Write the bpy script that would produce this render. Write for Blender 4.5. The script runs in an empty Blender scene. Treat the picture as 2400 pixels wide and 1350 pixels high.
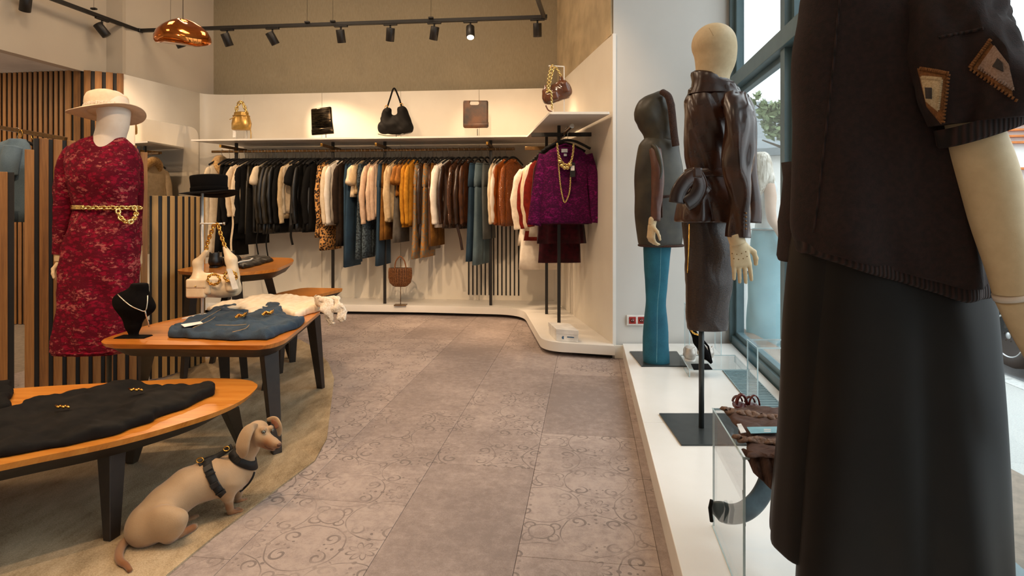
import bpy, bmesh, math, random
import numpy as np
from mathutils import Vector, Matrix
random.seed(7); np.random.seed(7)
C = bpy.context.scene.collection
# ---------------------------------------------------------------- camera, world, exposure
F = 1350.0; HC = 1.15; HY = 485.0; S = F/1500.0
sc = bpy.context.scene
cd = bpy.data.cameras.new('camera'); cam = bpy.data.objects.new('camera', cd); C.objects.link(cam)
cam.location = (0, 0, HC); cam.rotation_euler = (math.pi/2, 0, 0)
cd.sensor_width = 36; cd.lens = F/2400*36; cd.shift_y = -(675-HY)/2400; cd.clip_start = .05; cd.clip_end = 200
sc.camera = cam
sc.view_settings.view_transform = 'Standard'; sc.view_settings.look = 'None'
sc.view_settings.gamma = 1; sc.view_settings.use_curve_mapping = False
sc.view_settings.exposure = 0.0
try:
    sc.cycles.use_denoising = True; sc.cycles.max_bounces = 10; sc.cycles.transparent_max_bounces = 24
    sc.cycles.sample_clamp_indirect = 6; sc.cycles.caustics_reflective = False; sc.cycles.caustics_refractive = False
except Exception: pass
w = bpy.data.worlds.new('sky'); sc.world = w; w.use_nodes = True
bg = w.node_tree.nodes['Background']; bg.inputs[0].default_value = (.91, .96, 1, 1)
# overcast sky: three times brighter at the zenith than at the horizon, dim below it
_t = w.node_tree; _c = _t.nodes.new('ShaderNodeTexCoord'); _s = _t.nodes.new('ShaderNodeSeparateXYZ'); _t.links.new(_c.outputs['Generated'], _s.inputs[0])
_r = _t.nodes.new('ShaderNodeMapRange'); _t.links.new(_s.outputs[2], _r.inputs[0]); _r.inputs[1].default_value = 0; _r.inputs[2].default_value = 1; _r.inputs[3].default_value = 1.7; _r.inputs[4].default_value = 5.1
_t.links.new(_r.outputs[0], bg.inputs[1])
WARM = (1.0, .69, .42)
def spot(loc, target, power, size=60, blend=.6, col=WARM, rad=.03):
    l = bpy.data.lights.new('track_or_added_spot', 'SPOT'); l.energy = power; l.color = col
    l.spot_size = math.radians(size); l.spot_blend = blend; l.shadow_soft_size = rad
    o = bpy.data.objects.new('track_or_added_spot', l); C.objects.link(o); o.location = loc
    o.rotation_euler = (Vector(target)-Vector(loc)).to_track_quat('-Z', 'Y').to_euler(); return o
def area(loc, target, power, sx, sy, col):
    l = bpy.data.lights.new('added_area_light', 'AREA'); l.energy = power; l.color = col
    l.shape = 'RECTANGLE'; l.size = sx; l.size_y = sy
    o = bpy.data.objects.new('added_area_light', l); C.objects.link(o); o.location = loc
    o.rotation_euler = (Vector(target)-Vector(loc)).to_track_quat('-Z', 'Y').to_euler(); return o
# added area lights for warm fill near the unseen ceiling, no fixtures known
for (x, y, e) in ((-2.8, 3.6, 26), (-.9, 2.6, 24), (-.9, 5.0, 20), (-3.0, 1.2, 20), (.2, .4, 8), (-2.6, 5.4, 16)):
    area((x, y, 4.1), (x, y, 0), e, .7, .7, (1, .75, .52))
area((-5.6, 4.3, 2.42), (-5.6, 4.5, 0), 38, .5, 1.2, (1, .72, .42))  # added light, bounced off the floor to warm the soffit underside
area((-5.4, 2.0, 2.42), (-5.4, 2.0, 0), 26, .5, 1.2, (1, .72, .42))  # second added light under the soffit, no fixture there
# ---------------------------------------------------------------- coordinates
def P(X, Y, Z): return np.array((X, Y*S, Z), float)
def D(px, py, Y): return P((px-1200)/1500*Y, Y, HC-(py-HY)/1500*Y)
def G(px, py, z):
    Y = 1500*(HC-z)/(py-HY); return P((px-1200)/1500*Y, Y, z)
# ---------------------------------------------------------------- object helpers
ORG = {}
def tag(o, label=None, cat=None, group=None, kind=None):
    if label: o['label'] = label
    if cat: o['category'] = cat
    if group: o['group'] = group
    if kind: o['kind'] = kind
    return o
def thing(name, label, cat, loc, group=None, kind=None):
    o = bpy.data.objects.new(name, None); C.objects.link(o); o.location = tuple(loc)
    o.empty_display_size = .05; ORG[o.name] = np.array(loc, float); return tag(o, label, cat, group, kind)
def obj(name, vf, m, parent=None, label=None, cat=None, group=None, kind=None, smooth=True, loc=None):
    v, f = vf; v = np.asarray(v, float)
    if parent is not None: org = ORG[parent.name]
    elif loc is not None: org = np.array(loc, float)
    else: org = np.array([v[:, 0].mean(), v[:, 1].mean(), v[:, 2].min()])
    me = bpy.data.meshes.new(name); me.from_pydata((v-org).tolist(), [], [tuple(int(i) for i in q) for q in f]); me.update()
    if smooth:
        try: me.shade_smooth()
        except Exception: me.polygons.foreach_set('use_smooth', [True]*len(me.polygons))
    o = bpy.data.objects.new(name, me); C.objects.link(o)
    if m: me.materials.append(m)
    if parent is not None: o.parent = parent
    else: o.location = tuple(org)
    ORG[o.name] = org
    return tag(o, label, cat, group, kind)
def flat(*a, **k): k['smooth'] = False; return obj(*a, **k)
def struct(name, vf, m, parent=None, smooth=False):
    return obj(name, vf, m, parent, kind=None if parent is not None else 'structure', smooth=smooth)
def shade_auto(o, ang=40):
    me = o.data; bm = bmesh.new(); bm.from_mesh(me)
    for e in bm.edges:
        if len(e.link_faces) == 2: e.smooth = e.calc_face_angle(0) < math.radians(ang)
    bm.to_mesh(me); bm.free(); me.polygons.foreach_set('use_smooth', [True]*len(me.polygons)); return o
# ---------------------------------------------------------------- mesh builders -> (verts, faces)
def cat_(*ms):
    V = []; Fc = []; n = 0
    for v, f in ms:
        v = np.asarray(v, float); V.append(v); Fc += [tuple(i+n for i in q) for q in f]; n += len(v)
    return np.vstack(V), Fc
def xf(vf, M=None, t=(0, 0, 0), s=1):
    v = np.asarray(vf[0], float)*s
    if M is not None: v = v @ np.array(M).T
    return v+np.array(t), vf[1]
def rz(a): c, s = math.cos(a), math.sin(a); return np.array([[c, -s, 0], [s, c, 0], [0, 0, 1]])
def rx_(a): c, s = math.cos(a), math.sin(a); return np.array([[1, 0, 0], [0, c, -s], [0, s, c]])
def ry_(a): c, s = math.cos(a), math.sin(a); return np.array([[c, 0, s], [0, 1, 0], [-s, 0, c]])
BF = [(0, 3, 2, 1), (4, 5, 6, 7), (0, 1, 5, 4), (1, 2, 6, 5), (2, 3, 7, 6), (3, 0, 4, 7)]
def bev(vf, b, seg=1):
    bm = bmesh.new(); vs = [bm.verts.new(tuple(p)) for p in vf[0]]
    for q in vf[1]: bm.faces.new([vs[i] for i in q])
    bm.normal_update()
    bmesh.ops.bevel(bm, geom=list(bm.edges), offset=b, segments=seg, affect='EDGES', profile=.5, clamp_overlap=True)
    bm.verts.index_update(); v = np.array([tuple(p.co) for p in bm.verts]); f = [tuple(p.index for p in q.verts) for q in bm.faces]
    bm.free(); return v, f
def hexa(pts, b=0, seg=1):
    vf = (np.array(pts, float), BF); return bev(vf, b, seg) if b else vf
def box(c, s, b=0, M=None, seg=1):
    x, y, z = np.array(s)/2
    v = np.array([(-x, -y, -z), (x, -y, -z), (x, y, -z), (-x, y, -z), (-x, -y, z), (x, -y, z), (x, y, z), (-x, y, z)])
    vf = bev((v, BF), b, seg) if b else (v, BF); return xf(vf, M, c)
def rail(a, b, w, h, up=(0, 0, 1), bv=0):
    a = np.array(a, float); b = np.array(b, float); d = b-a; L = np.linalg.norm(d); d /= L
    s = np.cross(d, up); s /= np.linalg.norm(s); u = np.cross(s, d)
    M = np.stack([d, s, u], 1); return box((a+b)/2, (L, w, h), bv, M)
def loft(rings, caps=True, closed=False):
    R = [np.asarray(r, float) for r in rings]; n = len(R[0]); V = np.vstack(R); Fc = []; m = len(R)
    for i in range(m if closed else m-1):
        j = (i+1) % m
        for k in range(n):
            l = (k+1) % n; Fc.append((i*n+k, i*n+l, j*n+l, j*n+k))
    if caps and not closed:
        Fc.append(tuple(range(n))[::-1]); Fc.append(tuple((m-1)*n+k for k in range(n)))
    return V, Fc
def tube(pts, r, seg=8, closed=False, flat_=1.0, up=None, caps=True):
    pts = np.array(pts, float); n = len(pts); r = np.ones(n)*r if np.isscalar(r) else np.array(r, float)
    if closed: T = np.roll(pts, -1, 0)-np.roll(pts, 1, 0)
    else: T = np.gradient(pts, axis=0)
    T /= np.linalg.norm(T, axis=1)[:, None]+1e-12
    a = np.array(up if up is not None else ((0, 0, 1) if abs(T[0][2]) < .9 else (1, 0, 0)), float)
    rings = []; N = a-T[0]*a.dot(T[0]); N /= np.linalg.norm(N)
    ph = np.linspace(0, 2*math.pi, seg, endpoint=False)
    for i in range(n):
        if up is not None: N = np.array(up, float)
        N = N-T[i]*N.dot(T[i]); N /= np.linalg.norm(N)+1e-12; B = np.cross(T[i], N)
        rings.append(pts[i]+r[i]*(np.cos(ph)[:, None]*N*flat_+np.sin(ph)[:, None]*B))
    return loft(rings, caps, closed)
def spline(pts, n=8, closed=False):
    p = np.array(pts, float); m = len(p); out = []
    rng = range(m) if closed else range(m-1)
    for i in rng:
        p0 = p[(i-1) % m] if closed or i > 0 else p[i]; p1 = p[i]; p2 = p[(i+1) % m]
        p3 = p[(i+2) % m] if closed or i+2 < m else p2
        for k in range(n):
            t = k/n; out.append(.5*((2*p1)+(-p0+p2)*t+(2*p0-5*p1+4*p2-p3)*t*t+(-p0+3*p1-3*p2+p3)*t**3))
    if not closed: out.append(p[-1])
    return np.array(out)
def lathe(prof, c=(0, 0, 0), seg=32, M=None):
    a = np.linspace(0, 2*math.pi, seg, endpoint=False)
    rings = [np.stack([r*np.cos(a), r*np.sin(a), np.full(seg, z)], 1) for r, z in prof]
    return xf(loft(rings), M, c)
def prism(poly, z0, z1, b=0, inset=0):
    poly = [np.array(p[:2], float) for p in poly]; n = len(poly)
    ar = sum(poly[i][0]*poly[(i+1) % n][1]-poly[(i+1) % n][0]*poly[i][1] for i in range(n))
    if ar < 0: poly = poly[::-1]
    c = sum(poly)/n
    lo = [p+(c-p)*inset for p in poly]
    v = [(p[0], p[1], z0) for p in lo]+[(p[0], p[1], z1) for p in poly]
    f = [tuple(range(n))[::-1], tuple(range(n, 2*n))]+[(i, (i+1) % n, n+(i+1) % n, n+i) for i in range(n)]
    vf = (np.array(v), f)
    if b:
        bm = bmesh.new(); vs = [bm.verts.new(p) for p in v]
        for q in f: bm.faces.new([vs[i] for i in q])
        es = [e for e in bm.edges if abs(e.verts[0].co.z-e.verts[1].co.z) < 1e-6]
        bmesh.ops.bevel(bm, geom=es, offset=b, segments=2, affect='EDGES', profile=.5)
        bm.verts.index_update(); vf = (np.array([tuple(p.co) for p in bm.verts]), [tuple(p.index for p in q.verts) for q in bm.faces]); bm.free()
    return vf
def round_poly(pts, r, n=8):
    pts = [np.array(p[:2], float) for p in pts]; m = len(pts); out = []
    rr = r if hasattr(r, '__len__') else [r]*m
    for i in range(m):
        p = pts[i]; a = pts[i-1]-p; b = pts[(i+1) % m]-p; la = np.linalg.norm(a); lb = np.linalg.norm(b)
        d = min(rr[i], la*.49, lb*.49); A = p+a/la*d; B = p+b/lb*d
        if rr[i] < 1e-5: out.append(p); continue
        for k in range(n+1):
            t = k/n; out.append((1-t)**2*A+2*t*(1-t)*p+t*t*B)
    return out
def grid_surf(pts):           # pts[i][j] grid of 3d points -> open sheet
    A = np.array(pts); m, n = A.shape[:2]
    return A.reshape(-1, 3), [(i*n+j, i*n+j+1, (i+1)*n+j+1, (i+1)*n+j) for i in range(m-1) for j in range(n-1)]
def thick(o, t, off=0):
    md = o.modifiers.new('solid', 'SOLIDIFY'); md.thickness = t; md.offset = off; return o
def chain(path, L=.02, r=.003, wide=.6):
    path = np.array(path, float); seg = np.linalg.norm(np.diff(path, axis=0), axis=1); cum = np.r_[0, np.cumsum(seg)]
    step = L*.72; ms = []; k = 0; s = step/2
    while s < cum[-1]:
        p = np.array([np.interp(s, cum, path[:, i]) for i in range(3)]); q = np.array([np.interp(min(s+step*.3, cum[-1]), cum, path[:, i]) for i in range(3)])
        q0 = np.array([np.interp(s-step*.3, cum, path[:, i]) for i in range(3)])
        d = q-q0; d /= np.linalg.norm(d)+1e-9; a = np.array((0, 1, 0)) if abs(d[1]) < .9 else np.array((1, 0, 0))
        u = np.cross(d, a); u /= np.linalg.norm(u); v = np.cross(d, u)
        th = math.radians(35 if k % 2 else -50); u = u*math.cos(th)+v*math.sin(th)
        ph = np.linspace(0, 2*math.pi, 10, endpoint=False)
        ring = p+np.cos(ph)[:, None]*d*L/2+np.sin(ph)[:, None]*u*L/2*wide
        ms.append(tube(ring, r, 6, closed=True, up=np.cross(d, u))); s += step; k += 1
    return cat_(*ms)
# ---------------------------------------------------------------- signed distance modelling (smooth unions -> one continuous surface)
def V3(p): return np.array(p, np.float32)
def cone(a, b, r1, r2=None, k=.02):
    a, b = V3(a), V3(b); r2 = r1 if r2 is None else r2
    def fn(Pt):
        ba = b-a; pa = Pt-a; h = np.clip((pa@ba)/max(float(ba@ba), 1e-12), 0, 1)
        return np.sqrt(((pa-h[..., None]*ba)**2).sum(-1))-(r1+(r2-r1)*h)
    return fn, k
def ell(c, r, M=None, k=.02):
    c, r = V3(c), V3(r); Mi = None if M is None else np.array(M, np.float32)
    def fn(Pt):
        q = Pt-c
        if Mi is not None: q = q@Mi
        k0 = np.sqrt(((q/r)**2).sum(-1)); k1 = np.sqrt(((q/(r*r))**2).sum(-1))+1e-9
        return k0*(k0-1)/k1
    return fn, k
def rbox(c, s, rad, M=None, k=.02):
    c, s = V3(c), V3(s)/2-rad; Mi = None if M is None else np.array(M, np.float32)
    def fn(Pt):
        q = Pt-c
        if Mi is not None: q = q@Mi
        q = np.abs(q)-s; return np.sqrt((np.maximum(q, 0)**2).sum(-1))+np.minimum(q.max(-1), 0)-rad
    return fn, k
def union(prims):
    def fn(Pt):
        d = None
        for f, k in prims:
            e = f(Pt)
            if d is None: d = e
            elif k < 0: d = np.maximum(d, -e)      # carve
            elif k == 0: d = np.minimum(d, e)
            else:
                h = np.clip(.5+.5*(d-e)/k, 0, 1); d = d*(1-h)+e*h-k*h*(1-h)
        return d
    return fn
def nets(fn, lo, hi, res):
    lo = np.array(lo, np.float32); hi = np.array(hi, np.float32); n = np.ceil((hi-lo)/res).astype(int)+1
    ax = [lo[i]+res*np.arange(n[i], dtype=np.float32) for i in range(3)]
    Gd = np.stack(np.meshgrid(*ax, indexing='ij'), -1); v = fn(Gd.reshape(-1, 3)).reshape(n).astype(np.float32)
    s = v < 0; nx, ny, nz = n; cs = tuple(n-1)
    cnt = np.zeros(cs, np.float32); acc = np.zeros(cs+(3,), np.float32)
    cor = [(i, j, k) for i in (0, 1) for j in (0, 1) for k in (0, 1)]
    sl = lambda o: tuple(slice(o[i], o[i]+n[i]-1) for i in range(3))
    for a in cor:
        for d in range(3):
            if a[d]: continue
            b = list(a); b[d] = 1; va, vb = v[sl(a)], v[sl(b)]; m = (va < 0) != (vb < 0)
            t = np.where(m, va/np.where(np.abs(va-vb) < 1e-9, 1, va-vb), 0)
            cnt += m
            for i in range(3): acc[..., i] += m*(a[i]+(t if i == d else 0))
    ok = cnt > 0; idx = -np.ones(cs, np.int64); idx[ok] = np.arange(ok.sum())
    I = np.stack(np.nonzero(ok), 1); verts = lo+res*(I+acc[ok]/cnt[ok][:, None])
    quads = []
    for d in range(3):
        e = [0, 0, 0]; e[d] = 1; A = tuple(slice(0, n[i]-e[i]) for i in range(3)); B = tuple(slice(e[i], n[i]) for i in range(3))
        sa, sb = s[A], s[B]; m = sa != sb; o1, o2 = (d+1) % 3, (d+2) % 3
        Q = np.stack(np.nonzero(m), 1); keep = (Q[:, o1] > 0) & (Q[:, o2] > 0) & (Q[:, o1] < n[o1]-1) & (Q[:, o2] < n[o2]-1); Q = Q[keep]
        if not len(Q): continue
        fl = sa[tuple(Q.T)]
        def at(a, b): R = Q.copy(); R[:, o1] -= a; R[:, o2] -= b; return idx[tuple(R.T)]
        q = np.stack([at(0, 0), at(1, 0), at(1, 1), at(0, 1)], 1); q[~fl] = q[~fl][:, ::-1]; quads.append(q)
    return verts.astype(float), np.vstack(quads)
def sdf_obj(name, prims, res, m, parent=None, pad=.02, bounds=None, warp=None, **kw):
    fn = union(prims) if isinstance(prims, list) else prims
    lo, hi = bounds; f2 = fn if warp is None else (lambda p: fn(p)+warp(p))
    v, f = nets(f2, np.array(lo)-pad, np.array(hi)+pad, res)
    return obj(name, (v, f), m, parent, **kw)
def fold(seed=0, amp=.004, fr=18):
    rs = np.random.RandomState(seed); K = [(rs.randn(3)*fr*(1.6**i), rs.rand()*6.28, amp/(1.5**i)) for i in range(4)]
    return lambda p: sum(a*np.sin(p@k.astype(p.dtype)+ph+1.7*np.sin(p@(k[::-1]*.6).astype(p.dtype))) for k, ph, a in K)
def poly_d(poly):
    pl = np.array([p[:2] for p in poly], float)
    def f(p):
        x, y = p[:, 0], p[:, 1]; d = np.full(len(p), 1e9); ins = np.zeros(len(p), bool); n = len(pl)
        for i in range(n):
            a, b = pl[i], pl[(i+1) % n]; e = b-a; wv = np.stack([x-a[0], y-a[1]], 1)
            h = np.clip(wv@e/(e@e), 0, 1); d = np.minimum(d, ((wv-h[:, None]*e)**2).sum(1))
            if a[1] == b[1]: continue
            c = ((a[1] > y) != (b[1] > y)) & (x < (b[0]-a[0])*(y-a[1])/(b[1]-a[1])+a[0]); ins ^= c
        d = np.sqrt(d); return np.where(ins, -d, d)
    return f
def cloth_pile(name, poly, z, h, m, parent=None, res=.006, seed=1, wr=.006, fr=30, tilt=None, edge=.02, **kw):
    """folded garment lying on a surface: plan outline, height, wrinkles"""
    pl = np.array([p[:2] for p in poly]); d2 = poly_d(poly); wf = fold(seed, wr, fr); ef = fold(seed+9, .008, 16)
    def fn(p):
        q = p.astype(float); e = d2(q)+ef(np.c_[q[:, :2], 0*q[:, 2]]); top = z+h+wf(np.c_[q[:, :2], 0*q[:, 2]])
        if tilt is not None: top = top+tilt(q)
        dz = q[:, 2]-top; a = np.maximum(e+edge, 0); b = np.maximum(dz+edge, 0)
        return np.maximum(np.sqrt(a*a+b*b)-edge+np.minimum(np.maximum(e+edge, dz+edge), 0), z+.0012-q[:, 2])
    lo = (*pl.min(0)-.03, z-.01); hi = (*pl.max(0)+.03, z+h+3*wr+.04+(kw.pop('extra', 0)))
    v, f = nets(fn, lo, hi, res); return obj(name, (v, f), m, parent, **kw)
# ---------------------------------------------------------------- materials
def lin(c): return tuple(((x/255/12.92) if x/255 <= .04045 else ((x/255+.055)/1.055)**2.4) for x in c)+(1,)
class X:
    def __init__(s, nt, sock): s.nt, s.s = nt, sock
    def _m(s, op, o=None, o2=None):
        n = s.nt.nodes.new('ShaderNodeMath'); n.operation = op
        for i, q in enumerate((s, o, o2)):
            if q is None: continue
            if isinstance(q, X): s.nt.links.new(q.s, n.inputs[i])
            else: n.inputs[i].default_value = q
        return X(s.nt, n.outputs[0])
    def __add__(s, o): return s._m('ADD', o)
    def __sub__(s, o): return s._m('SUBTRACT', o)
    def __mul__(s, o): return s._m('MULTIPLY', o)
    def __truediv__(s, o): return s._m('DIVIDE', o)
    def sin(s): return s._m('SINE')
    def abs(s): return s._m('ABSOLUTE')
    def fr(s): return s._m('FRACT')
    def sqrt(s): return s._m('SQRT')
    def lt(s, o): return s._m('LESS_THAN', o)
    def gt(s, o): return s._m('GREATER_THAN', o)
    def min(s, o): return s._m('MINIMUM', o)
    def max(s, o): return s._m('MAXIMUM', o)
    def atan2(s, o): return s._m('ARCTAN2', o)
    def line(s, w): return s.abs()._m('LESS_THAN', w)
    def clamp(s): n = s._m('ADD', 0.0); n.s.node.use_clamp = True; return n
def xyz(nt, kind='Object', rotz=0, scale=1, geo=False):
    tc = nt.nodes.new('ShaderNodeTexCoord') if not geo else nt.nodes.new('ShaderNodeNewGeometry')
    mp = nt.nodes.new('ShaderNodeMapping'); nt.links.new(tc.outputs['Position' if geo else kind], mp.inputs[0])
    mp.inputs['Rotation'].default_value = (0, 0, rotz); mp.inputs['Scale'].default_value = (scale,)*3 if np.isscalar(scale) else scale
    sp = nt.nodes.new('ShaderNodeSeparateXYZ'); nt.links.new(mp.outputs[0], sp.inputs[0])
    return mp.outputs[0], [X(nt, sp.outputs[i]) for i in range(3)]
def noise(nt, vec, sc_, det=4, rough=.55, kind='noise', out=0):
    n = nt.nodes.new({'noise': 'ShaderNodeTexNoise', 'vor': 'ShaderNodeTexVoronoi', 'wave': 'ShaderNodeTexWave'}[kind])
    if vec is not None: nt.links.new(vec, n.inputs['Vector'])
    n.inputs['Scale'].default_value = sc_
    if 'Detail' in n.inputs: n.inputs['Detail'].default_value = det
    if kind == 'noise': n.inputs['Roughness'].default_value = rough
    return X(nt, n.outputs[out])
def ramp(nt, fac, stops):
    r = nt.nodes.new('ShaderNodeValToRGB'); nt.links.new(fac.s, r.inputs[0]); el = r.color_ramp.elements
    for i, (p, c) in enumerate(stops):
        e = el[i] if i < 2 else el.new(p)
        e.position = p; e.color = c if len(c) == 4 else lin(c)
    return r.outputs[0]
def mixc(nt, fac, a, b):
    n = nt.nodes.new('ShaderNodeMix'); n.data_type = 'RGBA'
    if isinstance(fac, X): nt.links.new(fac.s, n.inputs[0])
    else: n.inputs[0].default_value = fac
    for i, q in ((6, a), (7, b)):
        if isinstance(q, tuple): n.inputs[i].default_value = q if len(q) == 4 else lin(q)
        else: nt.links.new(q, n.inputs[i])
    return n.outputs[2]
def base_mat(name, rough=.5, metal=0, **kw):
    m = bpy.data.materials.new(name); m.use_nodes = True; b = m.node_tree.nodes['Principled BSDF']
    b.inputs['Roughness'].default_value = rough; b.inputs['Metallic'].default_value = metal
    for k, v in kw.items():
        b.inputs[{'coat': 'Coat Weight', 'sheen': 'Sheen Weight', 'spec': 'Specular IOR Level', 'trans': 'Transmission Weight', 'coatr': 'Coat Roughness', 'alpha': 'Alpha'}[k]].default_value = v
    return m, m.node_tree, b
def bumpn(nt, b, h, st=.3, dist=.002):
    n = nt.nodes.new('ShaderNodeBump'); n.inputs['Strength'].default_value = st; n.inputs['Distance'].default_value = dist
    nt.links.new(h.s, n.inputs['Height']); nt.links.new(n.outputs[0], b.inputs['Normal'])
def M(name, c1, c2=None, sc_=30, rough=.6, metal=0, bump=0, bsc=200, stretch=None, kind='noise', lo=.35, hi=.65, **kw):
    m, nt, b = base_mat(name, rough, metal, **kw); vec, _ = xyz(nt, scale=stretch or 1)
    c2 = c2 or tuple(x*.88 for x in c1)
    f = noise(nt, vec, sc_, kind=kind); nt.links.new(ramp(nt, f, [(lo, c1), (hi, c2)]), b.inputs['Base Color'])
    if bump: bumpn(nt, b, noise(nt, vec, bsc), bump)
    return m
# ---------------------------------------------------------------- shared materials
m_white = M('white_panel', (226, 219, 206), (221, 213, 200), 3, .38, bump=.02, bsc=60)
m_wall = M('white_wall', (204, 200, 194), (199, 195, 189), 2, .7, bump=.05, bsc=150)
m_upper = M('upper_plaster', (190, 178, 160), (186, 173, 155), 2, .8, bump=.05, bsc=150)
m_taupe = M('taupe_wallcovering', (160, 148, 124), (146, 134, 110), 22, .85, bump=.35, bsc=45, stretch=(6, 6, 1.0), lo=.3, hi=.7)
m_ceil = M('ceiling_paint', (225, 220, 210), None, 2, .8)
m_shelf = M('shelf_white', (232, 228, 222), (228, 224, 216), 4, .4)
m_black = M('black_metal', (30, 26, 23), (24, 21, 19), 30, .45)
m_bronze = M('bronze_metal', (128, 96, 58), (104, 76, 44), 40, .32, metal=.8)
m_tabdark = M('dark_table_base', (44, 35, 28), (36, 28, 23), 30, .5)
m_plinth = M('black_plinth', (20, 16, 14), (14, 12, 11), 30, .6)
m_chrome = M('chrome', (205, 200, 190), (190, 185, 176), 30, .18, metal=1)
m_gold = M('gold_metal', (226, 178, 92), (205, 150, 66), 60, .22, metal=1)
m_pale_gold = M('pale_gold_metal', (232, 205, 140), (214, 184, 116), 60, .25, metal=1)
m_grey_frame = M('window_frame_paint', (92, 116, 122), (84, 107, 114), 8, .4)
m_velvet = M('black_velvet', (12, 9, 8), (6, 5, 5), 60, .95, spec=.1)
m_manq = M('mannequin_linen', (214, 190, 150), (205, 180, 140), 40, .6, bump=.1, bsc=500)
m_manq_w = M('mannequin_white', (226, 214, 200), (220, 206, 190), 20, .55)
m_tagw = M('white_card', (236, 232, 226), None, 20, .6)
def wood(name, c1, c2, c3, stretch, rough=.35, **kw):
    m, nt, b = base_mat(name, rough, 0, **kw); vec, _ = xyz(nt, scale=stretch)
    f = noise(nt, vec, 3, 6, .6); g = noise(nt, vec, 14, 3)
    oi = nt.nodes.new('ShaderNodeObjectInfo'); f2 = f*.7+g*.3+(X(nt, oi.outputs['Random'])-.5)*.16
    nt.links.new(ramp(nt, f2, [(.3, c1), (.5, c2), (.72, c3)]), b.inputs['Base Color']); bumpn(nt, b, g, .08)
    return m
m_oak = wood('oak_slat', (92, 58, 26), (142, 96, 48), (176, 126, 70), (14, 14, .55), .55)
m_oak_l = wood('pale_oak_slat', (150, 112, 60), (178, 138, 82), (196, 158, 100), (14, 14, .55), .55)
m_top = wood('walnut_veneer', (158, 88, 28), (194, 120, 44), (212, 142, 62), (1.1, 16, 4), .28, coat=.3)
def glassy(name, tint, gl=.08, rough=.0, fres=1.45, edge=None):
    m = bpy.data.materials.new(name); m.use_nodes = True; nt = m.node_tree; nt.nodes.clear()
    o = nt.nodes.new('ShaderNodeOutputMaterial'); t = nt.nodes.new('ShaderNodeBsdfTransparent'); t.inputs[0].default_value = tint+(1,)
    g = nt.nodes.new('ShaderNodeBsdfGlossy'); g.inputs['Roughness'].default_value = rough; mx = nt.nodes.new('ShaderNodeMixShader')
    lw_ = nt.nodes.new('ShaderNodeLayerWeight'); lw_.inputs[0].default_value = .5; fc = X(nt, lw_.outputs['Facing'])
    nt.links.new((fc*fc*fc*fc*fc*(1.0 if fres > 1.4 else .6)+gl*.4).clamp().s, mx.inputs[0])
    nt.links.new(t.outputs[0], mx.inputs[1]); nt.links.new(g.outputs[0], mx.inputs[2]); nt.links.new(mx.outputs[0], o.inputs[0]); return m
m_glass = glassy('window_glass', (.95, .98, .98), .05)
m_acrylic = glassy('clear_acrylic', (.965, .975, .975), .1, .02, 1.35)
m_acr_edge = M('acrylic_edge', (196, 214, 216), (180, 202, 206), 30, .15)
# ---------------------------------------------------------------- floor: printed carpet tiles
m_floor_base = M('carpet_joint', (140, 126, 112), None, 30, .95)
def carpet_mat():
    m, nt, b = base_mat('printed_carpet', .95); vec, (x, y, z) = xyz(nt, rotz=.131, geo=True)
    big = noise(nt, vec, 1.6, 5, .6); fine = noise(nt, vec, 230, 3, .8); mid = noise(nt, vec, 22, 6, .8)
    oi = X(nt, nt.nodes.new('ShaderNodeObjectInfo').outputs['Random'])
    # arabesque print: rings, petals and curls on a 0.31 m repeat
    wx_ = (noise(nt, vec, 5, 2)-.5)*.10; wy_ = (noise(nt, vec, 6.3, 2)-.5)*.10
    def motif(sc_, ox, oy):
        u = (x*sc_+ox+wx_).fr()-.5; v = (y*sc_+oy+wy_).fr()-.5; au, av = u.abs(), v.abs()
        def rad(cx, cy): a = au-cx; c = av-cy; return a, c, (a*a+c*c).sqrt()
        r = (u*u+v*v).sqrt(); th = v.atan2(u)
        p = (r-((th*4).sin().abs()*.07+.05)).line(.010)                     # four-lobed heart
        for cx, cy, rr, w_ in ((.5, 0., .33, .006), (0., .5, .33, .006), (.5, .5, .12, .007)):  # crossing arcs
            p = p.max((rad(cx, cy)[2]-rr).line(w_))
        for cx, cy, R_, sg in ((.17, .30, .085, 1), (.33, .14, .085, -1), (.40, .40, .07, 1)):   # scrolls
            a, c, q = rad(cx, cy); t_ = c.atan2(a)*(sg*.159)+q*(1.15/R_)
            p = p.max((t_.fr()-.5).line(.16)*q.lt(R_)*q.gt(.012))
        for cx, cy, rr in ((.0, .17, .022), (.17, .0, .022), (.0, .25, .016), (.25, .0, .016), (.0, .31, .011), (.31, .0, .011), (.26, .26, .018), (.07, .33, .012), (.36, .05, .012)):
            p = p.max(rad(cx, cy)[2].lt(rr))
        lf = ((au+av)-.36).abs()*4; p = p.max(((au-av).abs()+lf).lt(.045)); return p
    vr_ = noise(nt, vec, 46, kind='vor'); sm = (vr_-.38).line(.10)*(noise(nt, vec, 9, 3).gt(.44)); lg = motif(2.55, .42, .80)
    near = ((big-.42)*9).clamp(); sel = (oi*1.0).gt(.45)
    pat = lg*sel*((noise(nt, vec, 4.5, 3)-.34)*5).clamp()*.95+sm*((sel*-1)+1.0)*((noise(nt, vec, 3.1, 3)-.3)*4).clamp()*.55
    basec = ramp(nt, (big*.45+mid*.45+fine*.25+(oi-.5)*.12-.075), [(.40, (130, 117, 112)), (.5, (156, 141, 135)), (.60, (184, 168, 160))])
    col = mixc(nt, (pat*(mid*.9+.35)).clamp(), basec, (98, 90, 88)); col = mixc(nt, (fine*.5), col, (140, 126, 120))
    nt.links.new(col, b.inputs['Base Color']); bumpn(nt, b, fine, .5, .003); return m
m_carpet = carpet_mat()
m_beige, nt, b = base_mat('beige_carpet', .95, spec=.1); vec, _ = xyz(nt, rotz=.9, scale=(1, .45, 1)); v2, _ = xyz(nt)
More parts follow.
